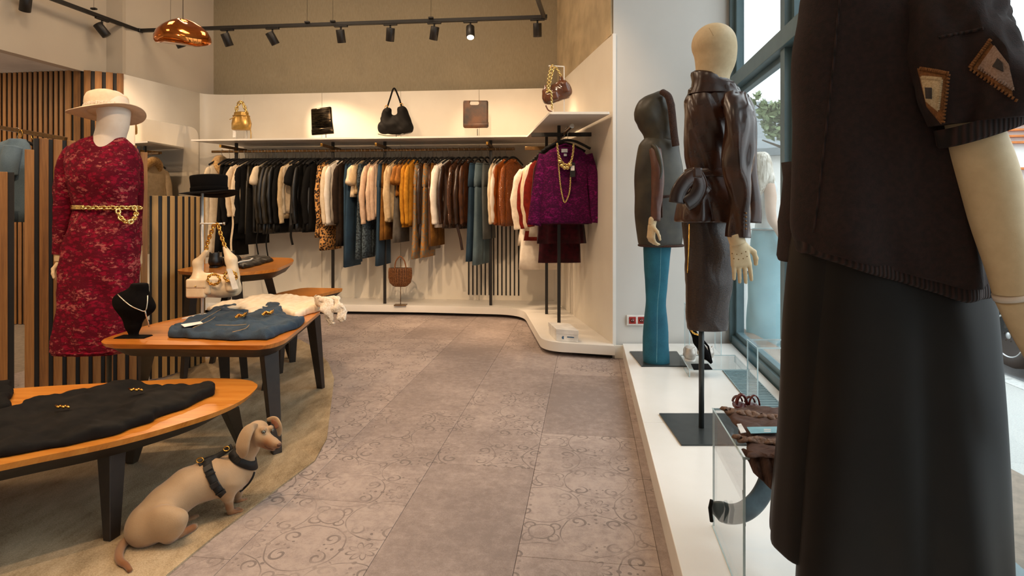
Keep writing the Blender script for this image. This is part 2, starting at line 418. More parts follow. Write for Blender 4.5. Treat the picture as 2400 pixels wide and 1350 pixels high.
gr_ = noise(nt, v2, 190, 3, .8); f_ = noise(nt, vec, 2.6, 5, .65)*.55+noise(nt, vec, 17, 4, .7)*.25+gr_*.35
nt.links.new(ramp(nt, f_, [(.42, (118, 98, 72)), (.56, (178, 156, 124)), (.70, (212, 190, 158))]), b.inputs['Base Color']); bumpn(nt, b, gr_, .9, .004)
floor = struct('floor', prism([P(-6.5, -1.5, 0), P(2.2, -1.5, 0), P(2.2, 9, 0), P(-6.5, 9, 0)], -.15, -.004), m_floor_base)
ORG[floor.name] = ORG[floor.name]
# tiles 0.46 x 1.02 m running along the window wall direction
ad = math.atan2(.119, S); ud = np.array((math.sin(ad), math.cos(ad))); vd = np.array((math.cos(ad), -math.sin(ad)))
o0 = G(1270, 1015, 0)[:2]; TW, TL = .462, 1.04
tile_me = None
for i in range(-9, 3):
    off = (i*.37) % 1*TL*.97 if i else 0
    for j in range(-4, 6):
        c = o0+vd*(i*TW+TW/2)+ud*(j*TL+off+TL/2)
        if not (-4.6 < c[0] < 1.3 and .2 < c[1] < 6.7): continue
        if c[0] < -1.9 and c[1] < 3.0 or c[0] < -3.3: continue
        if tile_me is None:
            vf = box((0, 0, 0), (TW-.0015, TL-.0015, .006), .0008); o = obj('carpet_tile', vf, m_carpet, smooth=False, loc=(0, 0, 0)); tile_me = o.data
        else: o = bpy.data.objects.new('carpet_tile', tile_me); C.objects.link(o)
        o.parent = floor; o.location = tuple(np.array((c[0], c[1], -.003))-ORG[floor.name]); o.rotation_euler = (0, 0, -ad)
# beige carpet field under the tables
pl = [G(*p, 0) for p in ((390, 1352), (500, 1262), (600, 1186), (690, 1118), (738, 1082), (766, 1030), (776, 950), (783, 890), (770, 852), (735, 815), (700, 796), (640, 800), (560, 815))]
pl += [P(-2.3, 5.0, 0), P(-2.3, 3.5, 0), P(-5, 3.6, 0), P(-5, -.5, 0), P(-.95, -.5, 0)]
flat('carpet_field', prism([p for p in pl], .0005, .007, .001), m_beige, floor)
# ---------------------------------------------------------------- walls
def wall(name, a, b, z0, z1, t=.1, m=m_wall, **k):   # a->b line at face, thickness to the left of a->b
    a = np.array(a[:2], float); b = np.array(b[:2], float); d = (b-a)/np.linalg.norm(b-a); n = np.array((-d[1], d[0]))*t
    return struct(name, prism([a, b, b+n, a+n], z0, z1), m, **k)
Ybw = lambda Xv: 7.53-.114*(Xv+3.26)                      # back wall line
bwL, bwR = P(-3.6, Ybw(-3.6), 0), P(.62, Ybw(.62), 0)
wall('wall_back', P(-4.2, Ybw(-4.2)+.12, 0), P(1.0, Ybw(1.0)+.12, 0), 0, 4.3, .12, m_taupe)
# glossy white panelling with rounded corner: left wall -> back wall -> right alcove wall, top at 2.47
lw0, lw1 = P(-3.86, 6.36, 0)[:2], P(-3.62, 7.42, 0)[:2]
cor = P(-3.60, 7.56, 0)[:2]; c2 = P(-3.15, Ybw(-3.15), 0)[:2]
curve = [lw0, lw1]+[((1-t)**2*lw1+2*t*(1-t)*cor+t*t*c2) for t in np.linspace(.1, .9, 9)]+[c2]
rc = P(.47, Ybw(.47), 0)[:2]; rf = P(.765, 4.89, 0)[:2]
path = curve+[rc, rf]
def offset(path, t):
    p = np.array(path); T = np.gradient(p, axis=0); T /= np.linalg.norm(T, axis=1)[:, None]; N = np.stack([-T[:, 1], T[:, 0]], 1)
    out = p+N*t
    return [tuple(q) for q in out]
def strip(path, t, z0, z1):
    o = offset(path, t); n = len(path); v = [(p[0], p[1], z0) for p in path]+[(p[0], p[1], z1) for p in path]+[(p[0], p[1], z0) for p in o]+[(p[0], p[1], z1) for p in o]
    f = []
    for i in range(n-1): f += [(i, i+1, n+i+1, n+i), (2*n+i+1, 2*n+i, 3*n+i, 3*n+i+1), (n+i, n+i+1, 3*n+i+1, 3*n+i), (i+1, i, 2*n+i, 2*n+i+1)]
    f += [(0, n, 3*n, 2*n), (n-1, 3*n-1, 4*n-1, 2*n-1)]
    return np.array(v), f
panels = thing('wall_panelling', None, None, (0, 5.5, 0), kind='structure')
def seg(p, q): return [tuple(np.array(p)*(1-t)+np.array(q)*t) for t in (0, 1)]
shade_auto(struct('wall_panel', strip(seg(lw0, lw1), .02, .0, 2.47), m_white, panels))
shade_auto(struct('wall_panel', strip([tuple(p) for p in curve[1:]], .02, .0, 2.47), m_white, panels), 30)
bx = [-3.15, -2.2, -1.27, -.37, .47]
for i in range(4):
    a, b = P(bx[i]+.002, Ybw(bx[i]), 0)[:2], P(bx[i+1]-.002, Ybw(bx[i+1]), 0)[:2]
    if i < 3: struct('wall_panel', strip(seg(a, b), .02, 0, 2.47), m_white, panels)
    else: struct('wall_panel', strip(seg(a, b), .02, 0, 2.47), m_white, panels)
struct('wall_panel', strip(seg(rc, rf), .02, .0, 2.47), m_white, panels)
fr_ = (rf-rc)/np.linalg.norm(rf-rc); fn_ = np.array((-fr_[1], fr_[0]))
struct('panel_edge', prism([rf, rf+fr_*.018, rf+fr_*.018+fn_*.025, rf+fn_*.025], 0.0, 2.47), m_shelf, panels)
# black vertical ventilation slots in the panelling
for k in range(13):
    px = 1099+k*9.7; a = D(px, 600, 7.24); Xv = a[0]; y_ = P(Xv, Ybw(Xv), 0)[1]
    flat('slot', box((Xv, y_-.003, .15+.72), (.016, .008, 1.42), .0015), m_plinth, panels)
# upper walls at left (stepped) and the soffit
u = [P(-4.35, -1.3, 0), P(-4.24+.0, 5.35, 0), P(-4.10, 6.47, 0), P(-3.975, 6.5, 0), P(-3.60, 7.62, 0)]
for a, b, nm in ((P(-5.15, -1.3, 0), P(-4.10, 6.47, 0), 'wall_left'), (P(-4.12, 6.47, 0), P(-3.95, 6.49, 0), 'wall_left_return'), (P(-3.975, 6.5, 0), P(-3.58, 7.70, 0), 'wall_left_upper')):
    wall(nm, a, b, 2.46, 4.3, .1, m_upper)
struct('soffit_ceiling', prism([P(-5.2, -1.3, 0), P(-4.2, 6.47, 0), P(-4.03, 6.5, 0), P(-4.03, 7.6, 0), P(-7.2, 7.6, 0), P(-7.2, -1.3, 0)], 2.47, 2.6), m_ceil)
wall('wall_left_far', P(-7.0, -1.3, 0), P(-7.0, 7.0, 0), 0, 2.47, .1, m_wall)
# slatted alcove wall under the soffit
def slat_wall(name, path, z0, z1, pitch, wd, dp=.022, m=m_oak, label=None, cat=None, kind='structure', back=.02, group=None, ends=None):
    p = np.array([q[:2] for q in path]); sg = np.linalg.norm(np.diff(p, axis=0), axis=1); cum = np.r_[0, np.cumsum(sg)]
    loc = (*p.mean(0), 0)
    t = thing(name, label, cat, loc, kind=kind, group=group)
    n = max(3, int(cum[-1]/.05)); ss = np.linspace(0, cum[-1], n); q = np.stack([np.interp(ss, cum, p[:, i]) for i in (0, 1)], 1)
    qb = q[1:-1] if ends else q
    shade_auto(flat('backing_panel', strip([tuple(a) for a in qb], back, z0, z1-.002), m_plinth, t)); me = None; s = pitch/2
    while s < cum[-1]:
        c = np.array([np.interp(s, cum, p[:, i]) for i in (0, 1)]); e = np.array([np.interp(min(s+.01, cum[-1]), cum, p[:, i]) for i in (0, 1)])-np.array([np.interp(s-.01, cum, p[:, i]) for i in (0, 1)])
        a = math.atan2(e[1], e[0]); nrm = np.array((math.sin(a), -math.cos(a)))
        if me is None:
            o = flat('slat', box((0, 0, (z1-z0)/2), (wd, dp, z1-z0), .002), m, None, loc=(0, 0, 0)); me = o.data
        else: o = bpy.data.objects.new('slat', me); C.objects.link(o)
        o.parent = t; o.location = (c[0]+nrm[0]*dp/2-loc[0], c[1]+nrm[1]*dp/2-loc[1], z0); o.rotation_euler = (0, 0, a)
        if ends and (s < pitch or s+pitch >= cum[-1]): o.scale = (1, 1, ends[0] if s < pitch else ends[1])
        s += pitch
    return t
slat_wall('trim_slat_wall', [P(-6.9, 6.6, 0), P(-4.30, 6.2, 0)], 0, 2.47, .0575, .036, dp=.012)
slat_wall('trim_slat_corner', [P(-4.32, 6.205, 0), P(-4.22, 6.17, 0), P(-4.08, 6.2, 0), P(-3.96, 6.28, 0), P(-3.862, 6.34, 0)], 0, 2.47, .088, .056, dp=.012)
# white end wall between alcove and window
wall('wall_front_white', P(.775, 4.89, 0), P(1.74, 4.99, 0), 0, 4.3, .15, m_wall)
wall('wall_alcove_upper', P(.50, 7.3, 0), P(.757, 4.9, 0), 2.47, 4.3, .012, M('ochre_upper_wall', (190, 170, 135), None, 5, .8))
struct('baseboard_right', box(P(.82, 4.86, .05), (.085, .014, .10), .002, rz(-.0)), m_white)
struct('ceiling', prism([P(-7.2, -1.6, 0), P(2.4, -1.6, 0), P(2.4, 8.2, 0), P(-7.2, 8.2, 0)], 4.2, 4.35), m_ceil)
wall('wall_behind', P(2.2, -1.4, 0), P(-7.2, -1.4, 0), 0, 4.3, .1, m_wall)
# ---------------------------------------------------------------- ledge along the walls
lp = [P(-3.7, 6.95, 0), G(700, 712, .107), G(1000, 716, .107), G(1170, 721, .107)]
ledge = [G(*p, .107) for p in ((560, 709), (800, 712), (1000, 716), (1160, 720))]
front = round_poly([P(-3.3, 6.95, 0), G(1000, 716.5, .107), G(1226, 722, .107), G(1272, 800.5, .107), P(.772, 4.80, 0), rf, rc, c2], [0, 0, .30, .17, 0, 0, 0, 0], 10)
lt = thing('wall_ledge', None, None, (0, 5.8, 0), kind='structure')
shade_auto(flat('ledge_board', prism(front, .035, .107, .004), m_shelf, lt), 35)
cen = np.mean(front, 0)
front2 = round_poly([P(-3.3, 7.03, 0), P(-.95, 6.87, 0), G(1230, 715, .107), G(1288, 791, .107), P(.76, 4.87, 0), rf, rc, c2], [0, 0, .30, .17, 0, 0, 0, 0], 10)
flat('ledge_plinth', prism(front2, 0, .036), m_plinth, lt)
flat('ledge_board', prism([P(-3.3, 6.95, 0), c2, P(-3.6, 7.5, 0), lw0, P(-3.5, 6.3, 0)], .035, .107, .004), m_shelf, lt)
# ---------------------------------------------------------------- window wall
WX = lambda Y: 1.70-.129*(4.98-Y)
wd_ = np.array(P(WX(4), 4, 0)-P(WX(3), 3, 0)); wd_ /= np.linalg.norm(wd_); wn_ = np.array((wd_[1], -wd_[0], 0))  # outward (+x)
def wbox(Y0, Y1, z0, z1, t0, t1):
    a, b = P(WX(Y0), Y0, 0), P(WX(Y1), Y1, 0)
    return prism([a+wn_*t0, b+wn_*t0, b+wn_*t1, a+wn_*t1], z0, z1, .003)
Ys = [4.98, 3.57, 2.17, .77, -.63]
wf = thing('window_frame', None, None, P(WX(2.2), 2.2, 0), kind='structure')
flat('sill_rail', wbox(5.0, -1.4, .09, .16, 0, .09), m_grey_frame, wf)
flat('transom', wbox(5.0, -1.4, 2.03, 2.13, -.03, .09), m_grey_frame, wf)
flat('transom', wbox(5.0, -1.4, 4.1, 4.25, -.0, .09), m_grey_frame, wf)
for i, Y in enumerate(Ys):
    flat('mullion', wbox(Y+.03, Y-.05, .107, 4.2, -.012, .09), m_grey_frame, wf)
    if i < 4:
        for z0, z1 in ((.16, 2.03), (2.13, 4.1)):
            for q in (wbox(Y-.05, Y-.095, z0, z1, .025, .075), wbox(Ys[i+1]+.075, Ys[i+1]+.03, z0, z1, .025, .075)):
                flat('sash', q, m_grey_frame, wf)
            flat('sash', wbox(Y-.05, Ys[i+1]+.03, z0, z0+.035, .025, .075), m_grey_frame, wf)
            flat('sash', wbox(Y-.05, Ys[i+1]+.03, z1-.035, z1, .025, .075), m_grey_frame, wf)
n = 0
for i in range(4):
    for z0, z1 in ((.19, 2.0), (2.16, 4.07)):
        n += 1; struct('window_%d' % n, wbox(Ys[i]-.09, Ys[i+1]+.07, z0, z1, .047, .055), m_glass)
struct('wall_window_below', wbox(5.0, -1.4, -.5, .088, .004, .12), m_wall)
# ---------------------------------------------------------------- display platform
PX = lambda Y: .855-.118*(4.97-Y)
m_plat = M('white_platform_laminate', (236, 233, 228), (231, 228, 222), 4, .22)
plat = thing('display_platform', 'long low white display platform running along the shop window', 'platform', P(1.2, 3, 0))
Yp = [4.885, 3.1, 1.68, .2, -1.1]
for i in range(4):
    a, b = Yp[i], Yp[i+1]+.004
    flat('platform_panel', prism([P(PX(a), a, 0), P(PX(b), b, 0), P(WX(b)-.012, b, 0), P(WX(a)-.012, a, 0)], .012 if 0 else 0, .107, .002), m_plat, plat)
# ventilation grille in the platform
gr = thing('floor_grille', 'long grey ventilation grille let into the white platform beside the window', 'grille', P(1.3, 2.6, .107))
m_grille = M('grey_grille', (128, 152, 156), (118, 142, 148), 30, .4); m_gdark = M('grille_dark', (70, 88, 92), None, 30, .6)
gx0 = lambda Y: 1.34-.124*(4.08-Y); gx1 = lambda Y: 1.505-.124*(4.08-Y)
flat('grille_bed', prism([P(gx0(4.08), 4.08, 0), P(gx0(.6), .6, 0), P(gx1(.6), .6, 0), P(gx1(4.08), 4.08, 0)], .1075, .109), m_gdark, gr)
for a_, b_ in ((gx0, .006), (gx1, -.006)):
    flat('grille_frame', prism([P(a_(4.08), 4.08, 0), P(a_(.6), .6, 0), P(a_(.6)+b_, .6, 0), P(a_(4.08)+b_, 4.08, 0)], .108, .114), m_grille, gr)
ms = []
for k in range(116):
    Y = 4.07-k*.03
    ms.append(prism([P(gx0(Y), Y, 0), P(gx0(Y-.017), Y-.017, 0), P(gx1(Y-.017), Y-.017, 0), P(gx1(Y), Y, 0)], .109, .1125))
flat('grille_bars', cat_(*ms), m_grille, gr, kind='stuff')
# ---------------------------------------------------------------- mirror on the left wall
lwd = lw1-lw0; lwd /= np.linalg.norm(lwd); lwn = np.array((lwd[1], -lwd[0]))   # toward room (+x)
def lwp(s, z, off): p = lw0+lwd*s+lwn*off; return (p[0], p[1], z)
La = np.linalg.norm(lw1-lw0)
mm, nt, b = base_mat('mirror_silver', .015, 1); b.inputs['Base Color'].default_value = (.93, .9, .85, 1)
def mir(off, ins): 
    z0, z1, s0, s1, r = .35+ins, 2.06-ins, .12+ins, La-.03-ins, .13
    pts = round_poly([(s0, z0), (s1, z0), (s1, z1), (s0, z1)], [.02, .02, r, .02], 8)
    return [lwp(a, c, off) for a, c in pts]
def plate(ptsA, ptsB):
    n = len(ptsA); return np.array(list(ptsA)+list(ptsB)), [tuple(range(n))[::-1], tuple(range(n, 2*n))]+[(i, (i+1) % n, n+(i+1) % n, n+i) for i in range(n)]
mt = flat('wall_mirror', plate(mir(.004, 0), mir(.012, 0)), mm, None, 'tall wall mirror with a rounded corner on the white left wall', 'mirror')
# ---------------------------------------------------------------- shelves
sh = [P(-3.42, 6.95, 0)]
so = round_poly([P(-3.44, 6.86, 0), G(1237, 1, 1) if 0 else P(.155, 6.43, 0), P(.285, 4.86, 0), P(.745, 4.86, 0), rc+np.array((-.012, -.012)), c2+np.array((0, -.012))], [0, .02, .02, .02, 0, 0], 4)
flat('wall_shelf', prism(so, 1.855, 1.873, .002), m_shelf, None, 'long thin white shelf running along back wall and turning along the right wall', 'shelf')
# ================================================================ display tables
def table(label, outline, rad, ztop, legs, th=.022, skirt=.05, group='nested kidney-shaped display tables'):
    """outline: points in plan; legs: (top xy, foot xy)"""
    pts = round_poly(outline, rad, 8); c = np.mean(pts, 0)
    t = thing('display_table', label, 'table', (c[0], c[1], 0), group)
    flat('tabletop', prism(pts, ztop-th, ztop, .004, inset=.02), m_top, t)
    ins = [np.array(p)+(c-np.array(p))*.035 for p in pts]
    shade_auto(flat('table_frame', prism(ins, ztop-th-skirt, ztop-th, 0, inset=.13), m_tabdark, t), 50)
    for a, f in legs:
        a = np.array((a[0], a[1], ztop-th-skirt*.8)); f = np.array((f[0], f[1], .007))
        d = np.array((c[0]-f[0], c[1]-f[1], 0)); d /= np.linalg.norm(d); s_ = np.array((-d[1], d[0], 0))
        w0, w1 = .036, .021
        v = [f-s_*w1-d*w1*.7, f+s_*w1-d*w1*.7, f+s_*w1+d*w1*.7, f-s_*w1+d*w1*.7, a-s_*w0-d*w0*.8, a+s_*w0-d*w0*.8, a+s_*w0+d*w0*.8, a-s_*w0+d*w0*.8]
        flat('leg', hexa(v, .002), m_tabdark, t)
    return t
# low front table
t1 = [G(620, 893, .37), G(560, 950, .37), G(300, 1030, .37), G(10, 1086, .37), P(-2.1, 1.35, 0), P(-2.9, 1.6, 0), P(-2.75, 2.5, 0), G(10, 910, .37), G(500, 884, .37)]
table('low walnut display table in front, black trousers spread on it', t1, [.14, .3, .3, .2, .3, .3, .3, .3, .3], .37,
      [(G(262, 1037, .31), G(262, 1266, 0)), (G(320, 1000, .31), G(309, 1087, 0)), (G(535, 952, .31), G(566, 1048, 0)), (P(-2.5, 1.9, 0), P(-2.6, 1.85, 0))])
t2 = [G(206, 806, .54), G(625, 810, .54), G(668, 797, .54), G(758, 724, .54), P(-1.25, 4.02, 0), G(480, 731, .54), G(330, 765, .54)]
table('middle-height walnut display table holding the jeans, bag stand and necklace bust', t2, [.14, .22, .16, .12, .2, .35, .25], .54,
      [(G(630, 824, .47), G(648, 1065, 0)), (G(733, 742, .47), G(752, 912, 0)), (G(345, 812, .47), G(335, 905, 0)), (P(-1.7, 3.75, 0), P(-1.72, 3.85, 0))])
t3 = [P(-1.28, 4.88, 0), P(-1.60, 4.92, 0), P(-1.70, 4.6, 0), P(-1.60, 4.16, 0), P(-1.46, 4.16, 0)]
table('walnut display table mostly hidden behind the draped cream blouse, pointed right end showing', t3, [.03, .05, .1, .08, .08], .53,
      [(P(-1.60, 4.7, 0), P(-1.62, 4.72, 0)), (P(-1.58, 4.4, 0), P(-1.60, 4.40, 0)), (P(-1.53, 4.25, 0), G(622, 917, 0))], skirt=.03)
t4 = [G(404, 634, .73), G(505, 643, .73), G(645, 632, .73), G(690, 612, .73), G(684, 604, .73), G(560, 602, .73), P(-2.27, 4.75, 0)]
table('tallest walnut display table at the back against the slatted partition', t4, [.12, .25, .15, .1, .1, .2, .2], .73,
      [(P(-1.72, 4.5, 0), G(680, 841, 0)), (P(-2.16, 4.33, 0), G(430, 889, 0)), (P(-1.82, 4.22, 0), G(574, 889, 0)), (P(-2.12, 4.85, 0), G(497, 853, 0))])
# ================================================================ slatted partitions
slat_wall('slatted_partition', [P(-2.765, 3.61, 0), P(-2.70, 3.70, 0), P(-2.55, 3.94, 0), P(-2.42, 4.13, 0), P(-2.385, 4.2, 0)], .007, 1.545, .0655, .042, dp=.009,
          label='tall oak slatted partition behind the mannequin in the red lace dress', cat='partition', kind='thing', m=m_oak, ends=(.955, .975))
slat_wall('slatted_partition', [P(-2.40, 4.24, 0), P(-2.35, 4.28, 0), P(-2.30, 4.45, 0), P(-2.265, 4.72, 0), P(-2.30, 4.78, 0)], .007, 1.225, .0600, .036, dp=.005,
          label='lower pale oak slatted partition behind the tallest display table', cat='partition', kind='thing', m=m_oak_l)
slat_wall('slatted_partition', [P(-3.6, 3.1, 0), P(-3.2, 3.25, 0), P(-2.79, 3.585, 0)], .007, 1.345, .0655, .042, dp=.010,
          label='shorter dark oak slatted partition at the far left below the denim shirt', cat='partition', kind='thing', m=m_oak)
# ================================================================ rails and posts
zr = 1.76
ra, rb = P(-3.32, 7.08, zr), P(.03, 6.74, zr)
ru = (rb-ra)/np.linalg.norm(rb-ra); rv = np.array((ru[1], -ru[0], 0))  # rv towards the camera
rack = thing('clothes_rail', 'long bronze hanging rail carrying the row of garments along the back wall', 'clothes rail', P(-1.6, 6.9, .107))
shade_auto(flat('rail_bar', rail(ra, rb, .026, .026, bv=.004), m_bronze, rack))
def rpos(px): # rail point seen at px
    t = (px-1200)/1500; A = P(-3.32, 7.08, 0); B = P(.03, 6.74, 0)
    # X = t*Y15 ; X = A + s(B-A)
    a0, b0 = A[0], A[1]/S; s_ = (t*b0-a0)/((B[0]-a0)-t*(B[1]/S-b0)); return ra+(rb-ra)*s_
for px in (552, 779, 901, 1150):
    p = rpos(px)
    flat('post', rail(p+np.array((0, .02, -1.653)), p+np.array((0, .02, .095)), .03, .022, up=(0, 1, 0), bv=.002), m_black, rack)
    flat('cross_arm', rail(p+rv*.28+np.array((-.0, 0, .032)), p-rv*.22+np.array((0, 0, .032)), .022, .03, bv=.002), m_bronze, rack)
    flat('arm_tip', rail(p+rv*.285+np.array((0, 0, .032)), p+rv*.278+np.array((0, 0, .032)), .02, .03, bv=.001), m_gold, rack)
# right rack: two posts, cross arms to the wall, a rail coming towards the camera
rr = thing('clothes_rail', 'short black hanging rail under the right end of the shelf holding the purple lace top', 'clothes rail', P(.36, 5.6, .107))
pA, pB = G(1310, 767, .107), G(1281, 736, .107)
for p in (pA, pB):
    q = p.copy(); q[2] = 1.855
    flat('post', rail(p, q, .028, .022, up=(0, 1, 0), bv=.002), m_black, rr)
def arm(p, L0, L1, z): return rail(np.array((p[0]-L0, p[1], z)), np.array((p[0]+L1, p[1]-.03, z-.0)), .024, .034, bv=.002)
flat('cross_arm', arm(pA, .24, .31, 1.775), m_black, rr); flat('cross_arm', arm(pB, .21, .30, 1.72), m_bronze, rr)
q0 = np.array((pA[0]+.075, pA[1]-.36, 1.80)); q1 = np.array((pB[0]-.02, pB[1]+.30, 1.69))
qd = (q1-q0)/np.linalg.norm(q1-q0)
shade_auto(flat('rail_bar', tube([q0, q1], .013, 12), m_chrome, rr)); flat('rail_end', tube([q0-qd*.006, q0], .019, 14), m_chrome, rr)
# ================================================================ garment materials
def fab(name, c, c2=None, **k):
    k.setdefault('spec', .2); k.setdefault('sc_', 25); k.setdefault('rough', .85); k.setdefault('bump', .25); k.setdefault('bsc', 350); return M(name, c, c2, **k)
def denim(name, c, c2):
    m, nt, b = base_mat(name, .85); vec, (x, y, z) = xyz(nt)
    f = noise(nt, vec, 5, 4)*.55+noise(nt, vec, 420, 2)*.45
    nt.links.new(ramp(nt, f, [(.35, c), (.62, c2)]), b.inputs['Base Color']); bumpn(nt, b, noise(nt, vec, 500, 2), .4); return m
def leather(name, c, c2, rough=.33, coat=.25, sc_=18, bump=.35, bsc=22, **k):
    return M(name, c, c2, sc_=sc_, rough=rough, bump=bump, bsc=bsc, coat=coat, coatr=.25, **k)
def croc(name, c, c2, scale=70, rough=.25, stretch=(1, 1, 1.8), metal=0, strength=.9):
    m, nt, b = base_mat(name, rough, metal, coat=.3); vec, _ = xyz(nt, scale=stretch)
    v = nt.nodes.new('ShaderNodeTexVoronoi'); v.feature = 'DISTANCE_TO_EDGE'; v.inputs['Scale'].default_value = scale; nt.links.new(vec, v.inputs['Vector'])
    e = (X(nt, v.outputs[0])*6).clamp(); nt.links.new(ramp(nt, e, [(.05, c2), (.5, c)]), b.inputs['Base Color']); bumpn(nt, b, e, strength, .004); return m
def lace(name, base, hole, dark, sc_=38):
    m, nt, b = base_mat(name, .85, 0, spec=.2); vec, (x, y, z) = xyz(nt, scale=(1, 1, 1.7))
    n1 = noise(nt, vec, sc_, 3, .7); n2 = noise(nt, vec, sc_*.22, 3); n3 = noise(nt, vec, sc_*1.9, 2)
    wv = noise(nt, vec, sc_*.7, kind='vor')
    c = mixc(nt, ((n1*.6+wv*.5-.66)*8).clamp()*.8, base, dark)
    c = mixc(nt, ((n1+n2*.9+n3*.35-1.22)*9).clamp()*.7, c, hole)
    nt.links.new(c, b.inputs['Base Color']); bumpn(nt, b, n1+wv*.6, .7, .003); return m
def leopard(name):
    m, nt, b = base_mat(name, .85); vec, _ = xyz(nt, scale=(1, 1, 1.2)); v = nt.nodes.new('ShaderNodeTexVoronoi'); v.inputs['Scale'].default_value = 38; nt.links.new(vec, v.inputs['Vector'])
    d = X(nt, v.outputs['Distance'])+noise(nt, vec, 90, 2)*.35; r_ = ramp(nt, d, [(.28, (120, 72, 30)), (.36, (30, 18, 10)), (.60, (30, 18, 10)), (.70, (202, 146, 80))])
    nt.links.new(r_, b.inputs['Base Color']); return m
MG = dict(
    black=fab('black_cloth', (16, 14, 12), (9, 8, 7)), black2=leather('black_leather_cloth', (20, 17, 13), (10, 9, 7), .42, .1), olive=leather('olive_black_leather', (48, 40, 24), (28, 24, 14), .45, .15),
    cream=fab('cream_cloth', (228, 208, 178), (214, 192, 160)), cream2=fab('ecru_knit', (208, 182, 142), (190, 162, 122), bsc=120, bump=.5), white=fab('white_cloth', (236, 226, 212), (226, 214, 198)),
    leo=leopard('leopard_print'), brownblack=fab('brown_black_wool', (44, 30, 18), (32, 22, 14)), jean=denim('indigo_denim', (22, 44, 62), (40, 70, 92)), jean2=denim('faded_denim', (70, 92, 104), (104, 124, 132)),
    patch=M('patchwork_denim', (24, 34, 42), (76, 90, 98), 55, .85, bump=.8, bsc=60, lo=.42, hi=.56), greyd=denim('grey_denim', (66, 70, 70), (92, 96, 94)),
    pink=fab('shell_knit', (214, 184, 156), (198, 166, 138), bsc=160), tan=fab('tan_cloth', (128, 86, 34), (108, 70, 26)), mustard=fab('mustard_wool', (196, 136, 40), (172, 114, 30)), brownk=fab('caramel_knit', (146, 94, 36), (118, 74, 28), bsc=140, bump=.5),
    grey=fab('grey_skirt', (98, 92, 84), (84, 78, 70)), print=M('rust_print', (126, 122, 108), (176, 116, 44), 42, .8, lo=.46, hi=.56, bump=.2), lbrown=leather('brown_leather', (82, 46, 20), (52, 28, 14)), dbrown=leather('dark_brown_leather', (54, 32, 18), (34, 20, 12)),
    croc=croc('brown_croc', (88, 52, 26), (36, 20, 10)), rust=leather('rust_leather', (164, 86, 26), (132, 62, 18), .38, .2), rustcroc=croc('rust_croc', (160, 86, 28), (96, 46, 14), 60), purple=lace('purple_lace', (92, 4, 70), (138, 18, 102), (50, 2, 40), 60),
    wine=fab('wine_velvet', (70, 6, 22), (40, 3, 13), sheen=.1), red=fab('brick_red_cloth', (132, 34, 22), (104, 24, 16)), fur=M('cream_fur', (216, 176, 116), (172, 128, 72), 70, .95, bump=1, bsc=160, sheen=.4), fringe=fab('white_boucle', (232, 220, 204), (214, 200, 180), bsc=90, bump=.9))
m_stitch = M('stitching', (172, 140, 96), None, 40, .8)

